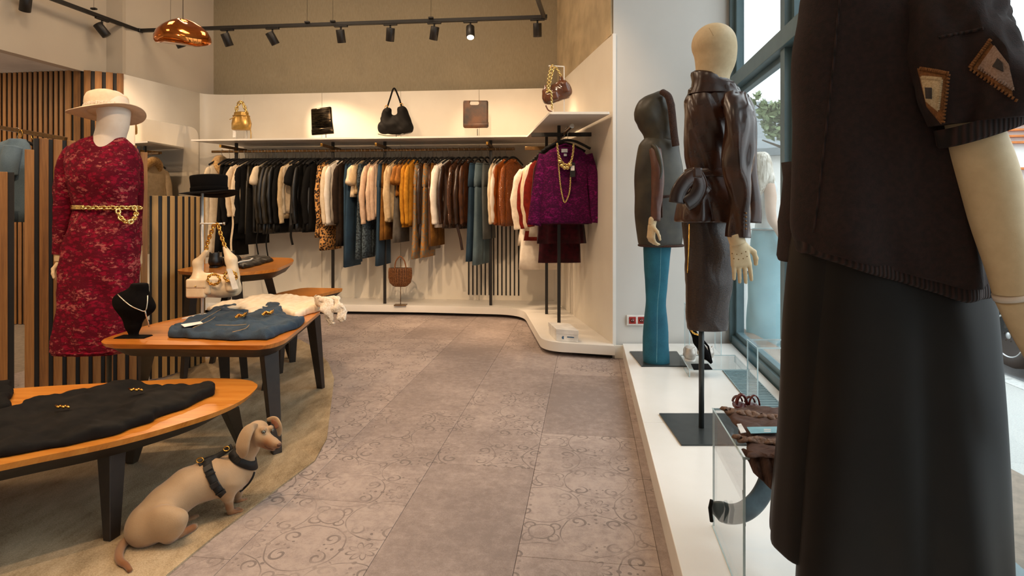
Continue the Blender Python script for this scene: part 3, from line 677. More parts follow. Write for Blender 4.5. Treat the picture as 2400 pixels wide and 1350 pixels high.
def ell_ring(c, u, v, a, b, n=22, z=0, wav=0, k=5, ph=0, pw=2.0):
    t = np.linspace(0, 2*math.pi, n, endpoint=False); cs, sn = np.cos(t), np.sin(t)
    A = np.sign(cs)*np.abs(cs)**(2/pw)*a; B = np.sign(sn)*np.abs(sn)**(2/pw)*b; w_ = 1+wav*np.sin(k*t+ph)+wav*.5*np.sin((k*2+1)*t+ph*1.7)
    return np.array(c)+(A*w_)[:, None]*u+(B*w_)[:, None]*v+np.array((0, 0, z))
def garment(name, label, cat, kind, p, u, v, mat, zb, W=.2, th=.03, group=None, drop=.13, seed=0, side=None):
    """p rail point; u along the rail; v across (garment width); zb hem height"""
    rs = random.Random(seed); top = p[2]-drop; L = top-zb; U = np.array(u); Vv = np.array(v)
    t = thing(name, label, cat, (p[0], p[1], zb), group); lean = rs.uniform(-.012, .012); base = np.array((p[0], p[1], 0)); ph = rs.uniform(0, 6)
    def ring(z, hv, hu, wav=0, dv=0, k=6, n=24): return ell_ring(base+Vv*dv+U*lean*(top-z)*2, U, Vv, hu, hv, n, z, wav, k, ph+(top-z)*1.5, 2.6)
    if kind in 'LTCD':
        hem = W*{'L': 1.0, 'T': .95, 'C': 1.12, 'D': 1.05}[kind]
        R = [ring(top+.005, .055, .012), ring(top, .075, .02), ring(top-.022, W*.66, th*.6), ring(top-.05, W*.9, th*.85), ring(top-.12, W*.93, th, .02)]
        for q in np.linspace(.22, 1, 9): R.append(ring(top-L*q, W*(.9-.06*math.sin(q*3))+(hem-W*.9)*q**2, th*(1+.15*q), .05+.09*q))
        R.append(ring(zb+.004, hem*.93, th*.8, .13)); obj('body', loft(R), mat, t)
        if kind != 'D':
            sl = .24 if kind == 'T' else min(.60, L*rs.uniform(.86, .99))
            for s_ in (1, -1):
                a = base+Vv*s_*W*.86+np.array((0, 0, top-.055)); out = rs.uniform(.0, .035)
                if kind == 'T': pts = [a, a+Vv*s_*.05-np.array((0, 0, .06)), a+Vv*s_*.09-np.array((0, 0, .19))]; r = [th*.9, .055, .062]
                else:
                    pts = [a, a+Vv*s_*.035-np.array((0, 0, .08)), a+Vv*s_*(.05+out)-np.array((0, 0, sl*.5)), a+Vv*s_*(.035+out)-np.array((0, 0, sl*.8)), a+Vv*s_*(.02+out)-np.array((0, 0, sl))]; r = [th*.8, .043, .045, .04, .036]
                pp = spline(pts, 4); rr_ = np.interp(np.linspace(0, 1, len(pp)), np.linspace(0, 1, len(r)), r)*(1+.10*np.sin(np.arange(len(pp))*1.7+ph))
                sv = tube(pp, rr_, 12, flat_=.5, up=U); obj('sleeve', sv, mat, t)
            obj('collar', tube([base+Vv*.06+np.array((0, 0, top+.012)), base+U*.024+np.array((0, 0, top-.01)), base-Vv*.06+np.array((0, 0, top+.012)), base-U*.024+np.array((0, 0, top+.02))], .012, 8, closed=True), mat, t)
        if kind == 'C':
            obj('fur_collar', tube(spline([base+Vv*.09+np.array((0, 0, top-.02)), base+U*.05+Vv*.05+np.array((0, 0, top-.10)), base+U*.045+np.array((0, 0, top-.22)), base+U*.05-Vv*.05+np.array((0, 0, top-.10)), base-Vv*.09+np.array((0, 0, top-.02)), base-U*.03+np.array((0, 0, top+.05))], 5, True), .048, 10, closed=True), MG['fur'], t, 'pale fur collar')
    elif kind == 'P':
        R = [ring(top-.02, W*.78, th*.5), ring(top-.04, W*.85, th*.7), ring(top-.2, W*.98, th, .03)]; obj('waistband', loft(R[:2]), mat, t)
        obj('hip', loft(R[1:]+[ring(top-.27, W, th, .04)]), mat, t)
        for s_ in (1, -1):
            RR = [ring(top-.2-(L-.2)*q, W*(.48+.10*q), th*(.75+.15*q), .06+.05*q, dv=s_*W*(.46+.05*q)+.01*math.sin(3*q+ph), k=4, n=18) for q in np.linspace(0, 1, 8)]
            obj('leg', loft(RR), mat, t)
    elif kind == 'S':
        R = [ring(top-.02, W*.72, th*.5), ring(top-.06, W*.8, th*.8)]+[ring(top-.06-(L-.06)*q, W*(.8+.3*q), th*(.9+.5*q), .05+.1*q) for q in np.linspace(.2, 1, 7)]
        obj('waistband', loft(R[:2]), mat, t); obj('skirt_body', loft(R[1:]), mat, t)
    return t
m_hang = M('velvet_hanger', (20, 16, 14), None, 60, .8)
def hanger(p, u, v, label, group, zdrop=.13):
    t = thing('clothes_hanger', label, 'hanger', (p[0], p[1], p[2]-zdrop), group); U, Vv = np.array(u), np.array(v); o = np.array(p)
    c = [o+Vv*(.016*math.cos(a))+np.array((0, 0, .0+.018*math.sin(a))) for a in np.linspace(-.6, math.pi, 9)]
    obj('hook', tube([o+np.array((0, 0, -zdrop+.03)), o+np.array((0, 0, -.04)), o+Vv*.01+np.array((0, 0, -.022))]+c, .0022, 6), m_chrome, t)
    obj('shoulder_bar', tube(spline([o+Vv*.19+np.array((0, 0, -zdrop-.035)), o+Vv*.08+np.array((0, 0, -zdrop+.02)), o+np.array((0, 0, -zdrop+.036)), o-Vv*.08+np.array((0, 0, -zdrop+.02)), o-Vv*.19+np.array((0, 0, -zdrop-.035))], 3), .011, 8, flat_=.6, up=U), m_hang, t)
    return t
# back rail: (px of near edge, kind, material, hem px, half width, description)
RK = [
 (486, 'C', 'cream', 600, .21, 'cream coat with fluffy fur collar'), (504, 'P', 'black', 590, .18, 'long black trousers'), (516, 'P', 'black', 600, .17, 'black flared trousers'), (527, 'L', 'black', 560, .18, 'black long-sleeved top'),
 (541, 'L', 'cream', 506, .2, 'cream tailored blazer'), (549, 'L', 'cream', 498, .19, 'second cream blazer'), (560, 'L', 'black', 545, .2, 'black blouse'), (567, 'P', 'olive', 548, .17, 'olive-black leather trousers'), (575, 'P', 'black', 572, .17, 'black cropped trousers'),
 (583, 'P', 'black2', 545, .17, 'black leather trousers'), (591, 'P', 'olive', 543, .17, 'olive leather trousers'), (598, 'T', 'cream', 470, .2, 'cream short-sleeved tee'), (607, 'L', 'olive', 545, .19, 'olive-black leather jacket'), (616, 'L', 'black2', 548, .2, 'black leather jacket'),
 (625, 'L', 'olive', 546, .2, 'dark olive biker jacket'), (634, 'L', 'black2', 546, .2, 'black biker jacket'), (643, 'L', 'black', 544, .19, 'black wool jacket'), (656, 'L', 'cream2', 512, .2, 'cream ruffled blouse'), (663, 'L', 'cream', 500, .19, 'pale cream blouse with gathers'),
 (674, 'P', 'black2', 542, .17, 'slim black leather trousers'), (682, 'T', 'black', 520, .21, 'black short-sleeved tee'), (692, 'L', 'black2', 543, .2, 'shiny black leather shirt'), (702, 'D', 'black', 544, .19, 'black sleeveless dress'), (711, 'P', 'black2', 541, .17, 'black pleated trousers'), (720, 'L', 'black', 543, .18, 'black cardigan'),
 (737, 'D', 'leo', 556, .19, 'leopard print dress'), (746, 'L', 'leo', 586, .19, 'longer leopard print dress with sleeves'), (762, 'L', 'cream', 528, .2, 'cream silk blouse'), (770, 'L', 'white', 526, .19, 'off-white shirt with cuffs'), (785, 'L', 'brownblack', 576, .21, 'dark brown wool coat'),
 (799, 'P', 'jean', 625, .18, 'long indigo jeans'), (808, 'P', 'jean', 618, .18, 'indigo flared jeans'), (817, 'T', 'cream', 462, .19, 'cream ribbed tee'), (824, 'T', 'cream2', 455, .17, 'ecru ribbed tee'), (832, 'P', 'patch', 606, .18, 'patchwork denim trousers'), (844, 'P', 'patch', 601, .18, 'second patchwork denim trousers'),
 (855, 'L', 'pink', 515, .19, 'shell-pink knitted cardigan'), (863, 'L', 'pink', 512, .19, 'pale pink knitted jumper'), (869, 'L', 'pink', 508, .18, 'pale pink fine-knit top'), (877, 'P', 'jean', 622, .18, 'straight dark blue jeans'), (886, 'P', 'tan', 562, .17, 'tan brown trousers'), (893, 'P', 'tan', 560, .17, 'second tan brown trousers'),
 (904, 'L', 'cream2', 520, .19, 'ecru cable-knit jumper'), (912, 'L', 'cream2', 516, .18, 'ecru buttoned cardigan'), (919, 'S', 'grey', 568, .18, 'grey-brown wool skirt'), (925, 'T', 'brownk', 460, .19, 'caramel knitted tee'), (932, 'T', 'brownk', 456, .19, 'caramel ribbed top'), (941, 'L', 'mustard', 532, .2, 'mustard yellow wool coat'), (952, 'L', 'mustard', 528, .2, 'mustard yellow jumper'),
 (965, 'P', 'print', 606, .18, 'rust and grey printed trousers'), (977, 'L', 'dbrown', 560, .17, 'dark brown leather shirt'), (985, 'P', 'print', 603, .17, 'rust flower printed trousers'), (995, 'P', 'lbrown', 584, .17, 'brown leather trousers'), (1004, 'P', 'tan', 576, .17, 'bronze-brown trousers'),
 (1019, 'L', 'white', 532, .18, 'white cotton shirt'), (1033, 'L', 'white', 533, .2, 'white shirt with broad cuffs'), (1043, 'L', 'dbrown', 535, .19, 'shiny dark brown leather jacket'), (1058, 'L', 'croc', 534, .2, 'brown crocodile-embossed jacket'), (1071, 'L', 'dbrown', 536, .19, 'belted dark brown leather coat'), (1083, 'L', 'lbrown', 530, .19, 'brown glossy leather blazer'),
 (1099, 'P', 'jean', 612, .17, 'blue jeans with frayed hems'), (1113, 'P', 'jean2', 620, .18, 'faded blue flared jeans'), (1127, 'P', 'greyd', 560, .17, 'grey denim trousers'), (1147, 'L', 'cream', 515, .18, 'cream cropped shirt'), (1157, 'L', 'white', 520, .17, 'off-white cropped shirt'),
 (1172, 'L', 'rust', 528, .19, 'rust leather jacket'), (1190, 'L', 'rustcroc', 530, .2, 'rust crocodile-embossed jacket')]
CN = {'C': ('coat', 'coat'), 'P': ('trousers', 'trousers'), 'L': ('long_sleeved_top', 'top'), 'T': ('short_sleeved_top', 'top'), 'D': ('dress', 'dress'), 'S': ('skirt', 'skirt')}
for i, (px, k, mk, by, W, desc) in enumerate(RK):
    pr = px+8+(1388-px)*.030; p = rpos(pr); zb = HC-(by-HY)/1500*(p[1]/S-.1)
    nx_ = RK[i+1][5] if i+1 < len(RK) else 'end of the rail'; pv = RK[i-1][5] if i else 'left end of the rail'
    lab = desc+(' hanging between '+pv.split(' with')[0]+' and '+nx_.split(' with')[0] if 0 < i < len(RK)-1 else ' hanging at the '+('left' if i == 0 else 'right')+' end of the back rail')
    if len(lab.split()) > 16: lab = desc+' hanging just right of the '+pv.split(' with')[0]
    nm, ct = CN[k]
    for w_ in ('blazer', 'jacket', 'coat', 'shirt', 'blouse', 'jumper', 'cardigan', 'tee', 'jeans', 'dress'):
        if w_ in desc.split(): nm = w_; ct = w_; break
    if ct == 'tee': ct = 't-shirt'
    if nm in ('tee',): nm = 't_shirt'
    pw = p-ru*0
    ang = -random.Random(i+50).uniform(.12, .42)*(1.25 if k in 'LC' else .8)*(.55+.45*(i > 54))
    vv = rv*math.cos(ang)+ru*math.sin(ang); uu = ru*math.cos(ang)-rv*math.sin(ang)
    garment(nm, lab, ct, k, pw, uu, vv, MG[mk], zb, W, .024 if k != 'P' else .026, group='garments hung along the back rail', seed=i)
    hanger(np.array((p[0], p[1], zr+.003)), uu, vv, 'black velvet hanger holding the '+desc+' on the back rail', 'hangers on the back rail', .125)
# loose ties hanging below garments
def tie(px, y0, y1, label, w=.012, mt='black', dx=0):
    p = rpos(px+12)+rv*.20; Y = p[1]/S; zz = lambda y: HC-(y-HY)/1500*Y
    pts = spline([np.array((p[0], p[1], zz(y0))), np.array((p[0]+.012, p[1], zz((y0*2+y1)/3))), np.array((p[0]-.01+dx, p[1], zz((y0+2*y1)/3))), np.array((p[0]+.01+dx, p[1], zz(y1)))], 5)
    obj('belt_tie', tube(pts, w, 6, flat_=.25, up=(0, 1, 0)), MG[mt], None, label, 'belt')
tie(614, 500, 597, 'left one of two thin black ties hanging below the black jackets', .008); tie(636, 500, 602, 'right one of two thin black ties hanging below the black jackets', .008)
tie(692, 500, 574, 'short black strap hanging below the shiny black leather shirt', .013)
tie(1066, 505, 586, 'brown leather belt end hanging below the belted dark brown coat', .016, 'dbrown', .05)
tie(556, 480, 615, 'long beige scarf end hanging below the cream blazers', .012, 'cream')
# right rail: garments face the camera
def rrp(s): return q0+(q1-q0)*s
RR = [(.93, 'L', 'fringe', .26, .76, 'cream shirt at the far end of the right rail', 'shirt'), (.86, 'P', 'white', .21, .53, 'long white jeans hanging on the right rail', 'trousers'), (.80, 'L', 'red', .24, .82, 'brick red jacket hanging on the right rail behind the cream knit', 'jacket'), (.70, 'L', 'cream', .25, .92, 'cream knitted jumper on the right rail behind the rust cardigan', 'jumper'),
      (.61, 'L', 'fringe', .24, .87, 'white fringed boucle top on the right rail', 'top'), (.52, 'L', 'red', .22, 1.0, 'rust red cardigan on the right rail', 'cardigan'), (.42, 'P', 'wine', .19, .65, 'wine velvet shorts below the purple lace top', 'shorts'), (.33, 'S', 'wine', .20, .83, 'wine velvet skirt just behind the purple lace top', 'skirt'), (.25, 'L', 'wine', .215, 1.0, 'wine red lace top directly behind the purple one', 'top')]
for i, (s_, k, mk, W, zb, lab, ct) in enumerate(RR):
    p = rrp(s_); d = .12 if k != 'S' else .14
    dx = {0: -.03, 1: -.05, 2: .0, 3: -.0, 4: .0, 5: .0}.get(i, 0); W *= .88
    garment(ct.replace('-', '_'), lab, ct, k, p+np.array((dx, 0, 0)), (-.05, 1, 0), (1, .05, 0), MG[mk], zb, W, .026, group='garments on the right rail', drop=d, seed=90+i)
    hanger(p+np.array((0, 0, .01)), (-.05, 1, 0), (1, .05, 0), 'black hanger holding the '+lab.split(' on ')[0].split(' at ')[0].split(' hanging')[0].split(' below')[0].split(' just')[0].split(' directly')[0]+' on the short right rail', 'hangers on the right rail', .12)
# purple lace top in front
pp_ = rrp(.12); Yp_ = pp_[1]/S
def zy(y, Y): return HC-(y-HY)/1500*Y
def ringpx(y, xl, xr, Y, dr=.3, n=28, wav=0, k=7, ph=0, pw=2.3, dy=0):
    c = (xl+xr)/2; Yd_ = Y+dy; a = (xr-xl)/2/1500*Yd_; return ell_ring(P((c-1200)/1500*Yd_, Yd_, zy(y, Yd_)), np.array((1, 0, 0)), np.array((0, 1, 0)), a, a*dr, n, 0, wav, k, ph, pw)
pt = thing('lace_top', 'purple lace long-sleeved top facing the shop at the front of the right rail', 'top', P(.44, Yp_, .95), 'garments on the right rail')
obj('body', loft([ringpx(y, a, b, Yp_, d, wav=w_, ph=y*.02) for y, a, b, d, w_ in ((345, 1302, 1346, .5, 0), (352, 1287, 1364, .4, 0), (366, 1273, 1378, .35, 0), (390, 1272, 1380, .3, .01), (430, 1270, 1376, .3, .02), (480, 1266, 1380, .3, .03), (520, 1262, 1386, .3, .05), (524, 1263, 1385, .25, .05))]), MG['purple'], pt)
for pts, r in ((((1376, 362), (1390, 420), (1394, 480), (1392, 522)), (13, 14, 13, 13)), (((1276, 362), (1266, 420), (1258, 480), (1252, 528)), (13, 15, 16, 17))):
    pq = spline([D(x, y, Yp_) for x, y in pts], 5); obj('sleeve', tube(pq, np.interp(np.linspace(0, 1, len(pq)), np.linspace(0, 1, 4), r)/1500*Yp_, 14, flat_=.5, up=(0, 1, 0)), MG['purple'], pt)
obj('neck_opening', tube([D(x, y, Yp_-.03) for x, y in ((1303, 345), (1310, 362), (1325, 372), (1342, 362), (1348, 345), (1325, 338))], .009, 8, closed=True), MG['purple'], pt)
flat('size_label', box(D(1323, 353, Yp_-.075), (.05, .004, .03), .001), m_tagw, pt)
flat('size_label', box(D(1325, 363, Yp_-.08), (.024, .004, .02), .001), m_tagw, pt)
hanger(pp_+np.array((0, 0, .012)), (0, 1, 0), (1, 0, 0), 'wide black velvet hanger carrying the purple lace top', 'hangers on the right rail', .13)
nk = thing('necklace', 'gold chain necklace with round coin discs on the purple lace top', 'necklace', D(1325, 385, Yp_-.12))
cp = spline([D(x, y, Yp_-.115) for x, y in ((1306, 336), (1309, 362), (1318, 380), (1328, 386), (1338, 378), (1343, 358), (1344, 338))], 8)
obj('chain', chain(cp, .020, .0042, .7), m_pale_gold, nk, kind='stuff')
for x, y in ((1312, 378), (1317, 388), (1323, 393), (1330, 393), (1336, 386)):
    obj('coin_disc', tube([D(x, y, Yp_-.13), D(x, y, Yp_-.124)], .0165, 18), m_pale_gold, nk)
cp = spline([D(x, y, Yp_-.1) for x, y in ((1308, 362), (1311, 410), (1316, 450), (1323, 474), (1331, 462), (1336, 440), (1338, 395), (1342, 360))], 10)
nk2 = thing('necklace', 'long gold chain necklace reaching down the purple lace top', 'necklace', D(1323, 440, Yp_-.1)); obj('chain', chain(cp, .014, .0028, .7), m_pale_gold, nk2, kind='stuff')
tg = thing('price_tag', 'dark hang tag with white sticker on the purple lace top', 'price tag', D(1342, 398, Yp_-.12)); flat('card', box(D(1342, 398, Yp_-.11), (.042, .002, .118), .001), m_black, tg); flat('sticker', box(D(1342, 394, Yp_-.113), (.03, .002, .04)), m_tagw, tg)
# shoe box
m_box = M('white_shoebox', (236, 234, 230), None, 10, .5)
bxo = thing('shoebox', 'white shoebox with a blue dot standing on the ledge at right', 'box', G(1335, 790, .107))
a, b = G(1304, 799, .107), G(1355, 803, .107); du = (b-a)/np.linalg.norm(b-a); dv_ = np.array((-.16, 1, 0)); dv_ /= np.linalg.norm(dv_); Wb = np.linalg.norm(b-a); Lb = .27
o_ = a
def bq(x0, x1, y0, y1, z0, z1): return hexa([o_+du*x+dv_*y+np.array((0, 0, z)) for z in (z0, z1) for x, y in ((x0, y0), (x1, y0), (x1, y1), (x0, y1))], .001)
flat('box_body', bq(0, Wb, 0, Lb, .001, .066), m_box, bxo); flat('box_lid', bq(-.003, Wb+.003, -.003, Lb+.003, .058, .093), m_box, bxo)
m_blue = M('blue_print', (52, 96, 132), None, 30, .6)
flat('blue_dot', tube([o_+du*.055-dv_*.001+np.array((0, 0, .03)), o_+du*.055-dv_*.002+np.array((0, 0, .03))], .012, 16), m_blue, bxo)
flat('size_print', bq(.085, .14, -.0018, -.001, .033, .041), m_blue, bxo)
# ================================================================ mannequins: helpers
def hand_prims(w, d, n, sc_=1.0, curl=(.25, .35, .3), thumb=1, spread=.05, idx=None):
    """w wrist, d finger direction, n palm side (fingers bend towards n), thumb=+-1 picks the thumb side"""
    w = np.array(w, float); d = np.array(d, float); d /= np.linalg.norm(d); n = np.array(n, float); n -= d*n.dot(d); n /= np.linalg.norm(n); s_ = np.cross(d, n)*thumb
    k = sc_; pr = [cone(w-d*.03*k, w+d*.015*k, .024*k, .024*k, .01*k)]
    for a, r in ((.026, .0125), (.009, .0135), (-.009, .0135), (-.027, .012)):
        pr.append(cone(w+d*.015*k+s_*a*.8*k, w+d*.085*k+s_*a*k, r*k*1.1, r*k, .012*k))
    L = [(.030, .066), (.0105, .074), (-.0095, .070), (-.028, .055)]
    for i, (a, ln) in enumerate(L):
        p = w+d*.086*k+s_*a*k; c = idx if (i == 0 and idx) else curl; dr = d*math.cos(spread*a*40)+s_*math.sin(spread*a*40); ang = 0; r = .0088*k
        for j, f in enumerate((.45, .31, .24)):
            ang += c[j]; q = p+(dr*math.cos(ang)+n*math.sin(ang))*ln*f*k
            pr.append(cone(p, q, r, r*.9, .0025*k if j else .005*k)); p = q; r *= .9
    p = w+d*.022*k+s_*.028*k
    for dd, ln, r in ((d*.62+s_*.72+n*.25, .036, .012), (d*.88+s_*.3+n*.35, .030, .010), (d*.95+n*.35, .024, .0088)):
        dd = dd/np.linalg.norm(dd); q = p+dd*ln*k; pr.append(cone(p, q, r*k, r*k*.9, .006*k)); p = q
    return pr
def hand(name, parent, m, res=.0034, **k):
    pr = hand_prims(**k); w = np.array(k['w'], float); R = .2*k.get('sc_', 1)
    return sdf_obj(name, pr, res, m, parent, bounds=(w-R, w+R), pad=0)
def limb(pts, Y, parent, name, m, k=14, flat_=1., up=None, wr=0, n=6, seed=0):
    """pts: (px, py, radius px[, depth offset])"""
    c = spline([D(q[0], q[1], Y+(q[3] if len(q) > 3 else 0)) for q in pts], n); r = spline([(q[2], 0, 0) for q in pts], n)[:, 0]/1500*Y
    vf = tube(c, r, k, flat_=flat_, up=up); v = vf[0]
    if wr:
        f = fold(seed, wr, 15)(v*np.array((1.6, 1.6, .42))); cc = np.repeat(c, k, 0)[:len(v)]; dv = v-cc; v = v+dv/(np.linalg.norm(dv, axis=1)[:, None]+1e-6)*f[:, None]
    return obj(name, (v, vf[1]), m, parent)
def silh(rows, Y, dr, name, m, parent, n=48, wr=0, seed=0, fr=16, sub=3, vert=1., **kw):
    """rows: (py, x left, x right[, depth ratio, depth offset]) -> lofted body with fold relief"""
    rows = [tuple(r)+(dr, 0)[len(r)-3:] if len(r) < 5 else r for r in rows]; A = spline(np.array(rows, float), sub); W = kw.pop('wav', None); kk = kw.pop('k', 7)
    R = []; cs = []
    for q in A:
        R.append(ringpx(q[0], q[1], q[2], Y, q[3], n, dy=q[4], pw=2.15)); cs.append(R[-1].mean(0))
    V, f = loft(R); cc = np.repeat(np.array(cs), n, 0); dv = V-cc; ln = np.linalg.norm(dv, axis=1)[:, None]+1e-6
    if wr: V = V+dv/ln*fold(seed, wr, fr)(V*np.array((1, 1, 1/vert)))[:, None]
    if W:
        a = np.arctan2(dv[:, 1], dv[:, 0]); t = np.clip((np.array(A)[:, 0]-W[0])/(W[1]-W[0]), 0, 1).repeat(n); V = V+dv/ln*(W[2]*t*np.sin(kk*a+1+seed)+W[2]*.5*t*np.sin((kk*2+1)*a+seed))[:, None]
    return obj(name, (V, f), m, parent, **kw)
def wrap(fn, c, ax, rmax, wd, th, n=48, a0=0, a1=2*math.pi, lift=.002, side=None):
    """band wrapped around a distance field: c centre, ax axis"""
    c = np.array(c, float); ax = np.array(ax, float); ax /= np.linalg.norm(ax); u = np.cross(ax, (0, 0, 1) if abs(ax[2]) < .9 else (1, 0, 0)); u /= np.linalg.norm(u); v = np.cross(ax, u)
    full = abs(a1-a0-2*math.pi) < 1e-3; T_ = np.linspace(a0, a1, n, endpoint=not full); rows = []
    for off in (-wd/2, wd/2):
        o = c+ax*off; dr = np.cos(T_)[:, None]*u+np.sin(T_)[:, None]*v; rr_ = np.linspace(.002, rmax, 160); Q = (o+dr[:, None]*rr_[None, :, None]).reshape(-1, 3).astype(np.float32)
        d = fn(Q).reshape(n, -1); h = np.array([rr_[np.argmax(x > 0)] if (x > 0).any() else rmax for x in d]); h = np.convolve(np.r_[h[-1:], h, h[:1]] if full else np.r_[h[:1], h, h[-1:]], [.25, .5, .25], 'valid'); rows.append((o, dr, h))
    hh = (rows[0][2]+rows[1][2])/2
    rings = []
    for i in range(n): rings.append([rows[0][0]+rows[0][1][i]*(rows[0][2][i]+lift), rows[1][0]+rows[1][1][i]*(rows[1][2][i]+lift), rows[1][0]+rows[1][1][i]*(rows[1][2][i]+lift+th), rows[0][0]+rows[0][1][i]*(rows[0][2][i]+lift+th)])
    return loft(rings, caps=not full, closed=full)
def head(parent, m, Y, cx, cy, w_, h_, face=1, neck=None, res=.006, chin=(0, 0)):
    k = Y/1500; c = D(cx, cy, Y); a, b = w_*k/2, h_*k/2
    pr = [ell(c+np.array((0, 0, b*.22)), (a, a*1.08, b*.78), k=.02), ell(c+np.array((face*a*.22, -a*.1, -b*.38)), (a*.70, a*.74, b*.60), k=.05)]
    if neck: p0, p1, r0, r1 = neck; pr.append(cone(D(*p0, Y), D(*p1, Y), r0*k, r1*k, .03))
    lo = c-np.array((a*1.5, a*1.6, b*1.2)); hi = c+np.array((a*1.5, a*1.6, b*1.2))
    if neck: lo[2] = min(lo[2], D(*neck[1], Y)[2]-.02)
    return sdf_obj('head', pr, res, m, parent, bounds=(lo, hi), pad=.01)
def stand(parent, base_px, Y, ztop, zb=.107, bw=.30, bd=.38, px=None):
    c = G(*base_px, zb); c[1] = c[1]
    vf = prism([c[:2]+np.array(q) for q in ((-bw/2, -bd/2), (bw/2, -bd/2), (bw/2+.04, bd/2), (-bw/2-.0, bd/2))], zb+.0005, zb+.008, .001); flat('base_plate', vf, m_bplate, parent)
    obj('stand_pole', tube([(c[0], c[1], zb+.008), (c[0], c[1], ztop)], .0125, 16), m_bplate, parent); return c
m_bplate = M('dark_steel', (60, 64, 64), (52, 56, 56), 20, .32, metal=.4)
# ================================================================ mannequin in red lace dress
YR = 3.4
m_redlace = lace('crimson_lace', (128, 4, 38), (178, 96, 92), (70, 0, 18), 40)
rm = thing('mannequin', 'pale mannequin in a crimson lace dress and cream hat beside the display tables', 'mannequin', P(-2.17, YR, .007))
head(rm, m_manq_w, YR, 266, 268, 66, 112, 1, ((262, 300), (252, 352), 30, 34), res=.006)
obj('neck', lathe([(.062, 0), (.060, .03), (.066, .05)], D(258, 338, YR)-np.array((0, 0, .0)), 28), m_manq_w, rm)
rows = [(318, 222, 286, .75), (324, 208, 292, .62), (332, 186, 300, .5), (344, 170, 310, .5), (372, 163, 317, .6), (404, 162, 323, .68), (436, 166, 322, .66), (470, 176, 316, .6), (490, 180, 314, .6), (515, 172, 318, .62), (560, 160, 322, .66), (610, 152, 321, .66), (680, 144, 317, .66), (750, 138, 312, .66), (812, 133, 305, .66), (823, 135, 303, .62)]
silh(rows, YR, .6, 'lace_dress', m_redlace, rm, n=64, wr=.005, seed=3, fr=13, sub=5, label='crimson lace long-sleeved dress', wav=(500, 823, .006), k=6)
for i, y in enumerate((567, 817)): # scalloped lace edges
    xl, xr = ((236, 322), (133, 306))[i]
    if i: r_ = ringpx(y, xl, xr, YR, .66, 90); r_[:, 2] += .006*np.abs(np.sin(np.arange(90)*.7)); obj('lace_hem', tube(r_, .006, 6, closed=True), m_redlace, rm)
limb([(172, 348, 15), (156, 380, 20), (150, 430, 20), (149, 490, 18), (146, 550, 18), (143, 596, 19)], YR, rm, 'sleeve', m_redlace, 18, wr=.004, seed=8)
limb([(308, 352, 13, .1), (318, 385, 14, .14), (322, 430, 12, .18), (322, 500, 12, .2), (323, 575, 12, .2)], YR, rm, 'sleeve', m_redlace, 16, wr=.003, seed=9)
limb([(144, 592, 14), (144, 612, 14)], YR, rm, 'wrist', m_manq, 16)
hand('hand', rm, m_manq, w=D(145, 612, YR), d=(.05, -.1, -1), n=(1, -.25, 0), sc_=.92, curl=(.75, .75, .5), thumb=1, idx=(.55, .4, .25))
hand('hand', rm, m_manq, w=D(322, 585, YR+.2), d=(0, 0, -1), n=(-1, 0, 0), sc_=.9, thumb=-1, res=.005)
obj('stand_pole', tube([P(-2.14, YR, .02), P(-2.14, YR, .9)], .012, 12), m_bplate, rm); obj('base_plate', lathe([(.17, .0), (.17, .010), (.16, .012)], P(-2.14, YR, .007), 40), m_bplate, rm)
# gold chain belt
bl = thing('chain_belt', 'gold chain belt with big links looped round the red lace dress waist', 'belt', D(250, 490, YR-.3))
br = ringpx(487, 178, 318, YR, .62, 60); front_ = br[(br[:, 1] < br[:, 1].mean()+.02)]; front_ = front_[np.argsort(front_[:, 0])]; c0 = br.mean(0)
fr_l = front_[front_[:, 0] < D(232, 487, YR)[0]]; off = lambda A, k=1.05: c0+(A-c0)*np.array((k, k, 1))
for dz in (-.006, 0, .006, .011): obj('cord', tube(off(fr_l, 1.03)+np.array((0, 0, dz)), .0032, 6), m_pale_gold, bl)
fr_r = front_[(front_[:, 0] >= D(230, 487, YR)[0])]
obj('chain', chain(off(fr_r, 1.07), .027, .0052, .75), m_pale_gold, bl, kind='stuff')
yl = (front_[:, 1].min()-.012)/S
obj('hanging_chain', chain(spline([D(276, 492, yl), D(281, 508, yl), D(292, 518, yl), D(306, 520, yl), (D(317, 508, yl+.05)), D(319, 496, yl+.08), D(314, 486, yl+.08)], 8), .026, .0052, .75), m_pale_gold, bl, kind='stuff')
# cream felt hat
m_felt = M('cream_felt', (226, 206, 178), (216, 194, 164), 30, .85, bump=.2, bsc=300)
hc = D(251, 262, YR); RT = ry_(math.radians(-6.5)) @ rx_(math.radians(-7)) * .86
ht = thing('hat', 'cream wide-brimmed felt hat on the head of the red-dressed mannequin', 'hat', hc)
def brim(r0, r1, z, up_, n=64, sx=1., curlf=None, th=.004):
    rings = []
    a = np.linspace(0, 2*math.pi, n, endpoint=False)
    prof = [(r0, 0, 1), (r0+(r1-r0)*.5, .004, 1), (r1, up_, 1), (r1+.001, up_-th*.5, 1), (r1, up_-th, 1), (r0+(r1-r0)*.5, .004-th, 1), (r0, -th, 1)]
    for r, zz, _ in prof:
        dz = (curlf(a)*(max(0, (r-r0)/(r1-r0))**1.5) if curlf is not None else 0)
        rings.append(np.stack([r*np.cos(a)*sx, r*np.sin(a), np.full(n, z+zz)+dz], 1))
    return loft(rings, caps=False, closed=True)
obj('brim', xf(brim(.100, .205, 0, -.012, curlf=lambda a: .018*np.cos(2*a+.4)), RT, hc), m_felt, ht)
cr = lathe([(.112, -.002), (.116, .02), (.118, .055), (.115, .085), (.104, .108), (.08, .121), (.045, .118), (.02, .112), (.001, .11)], (0, 0, 0), 48)
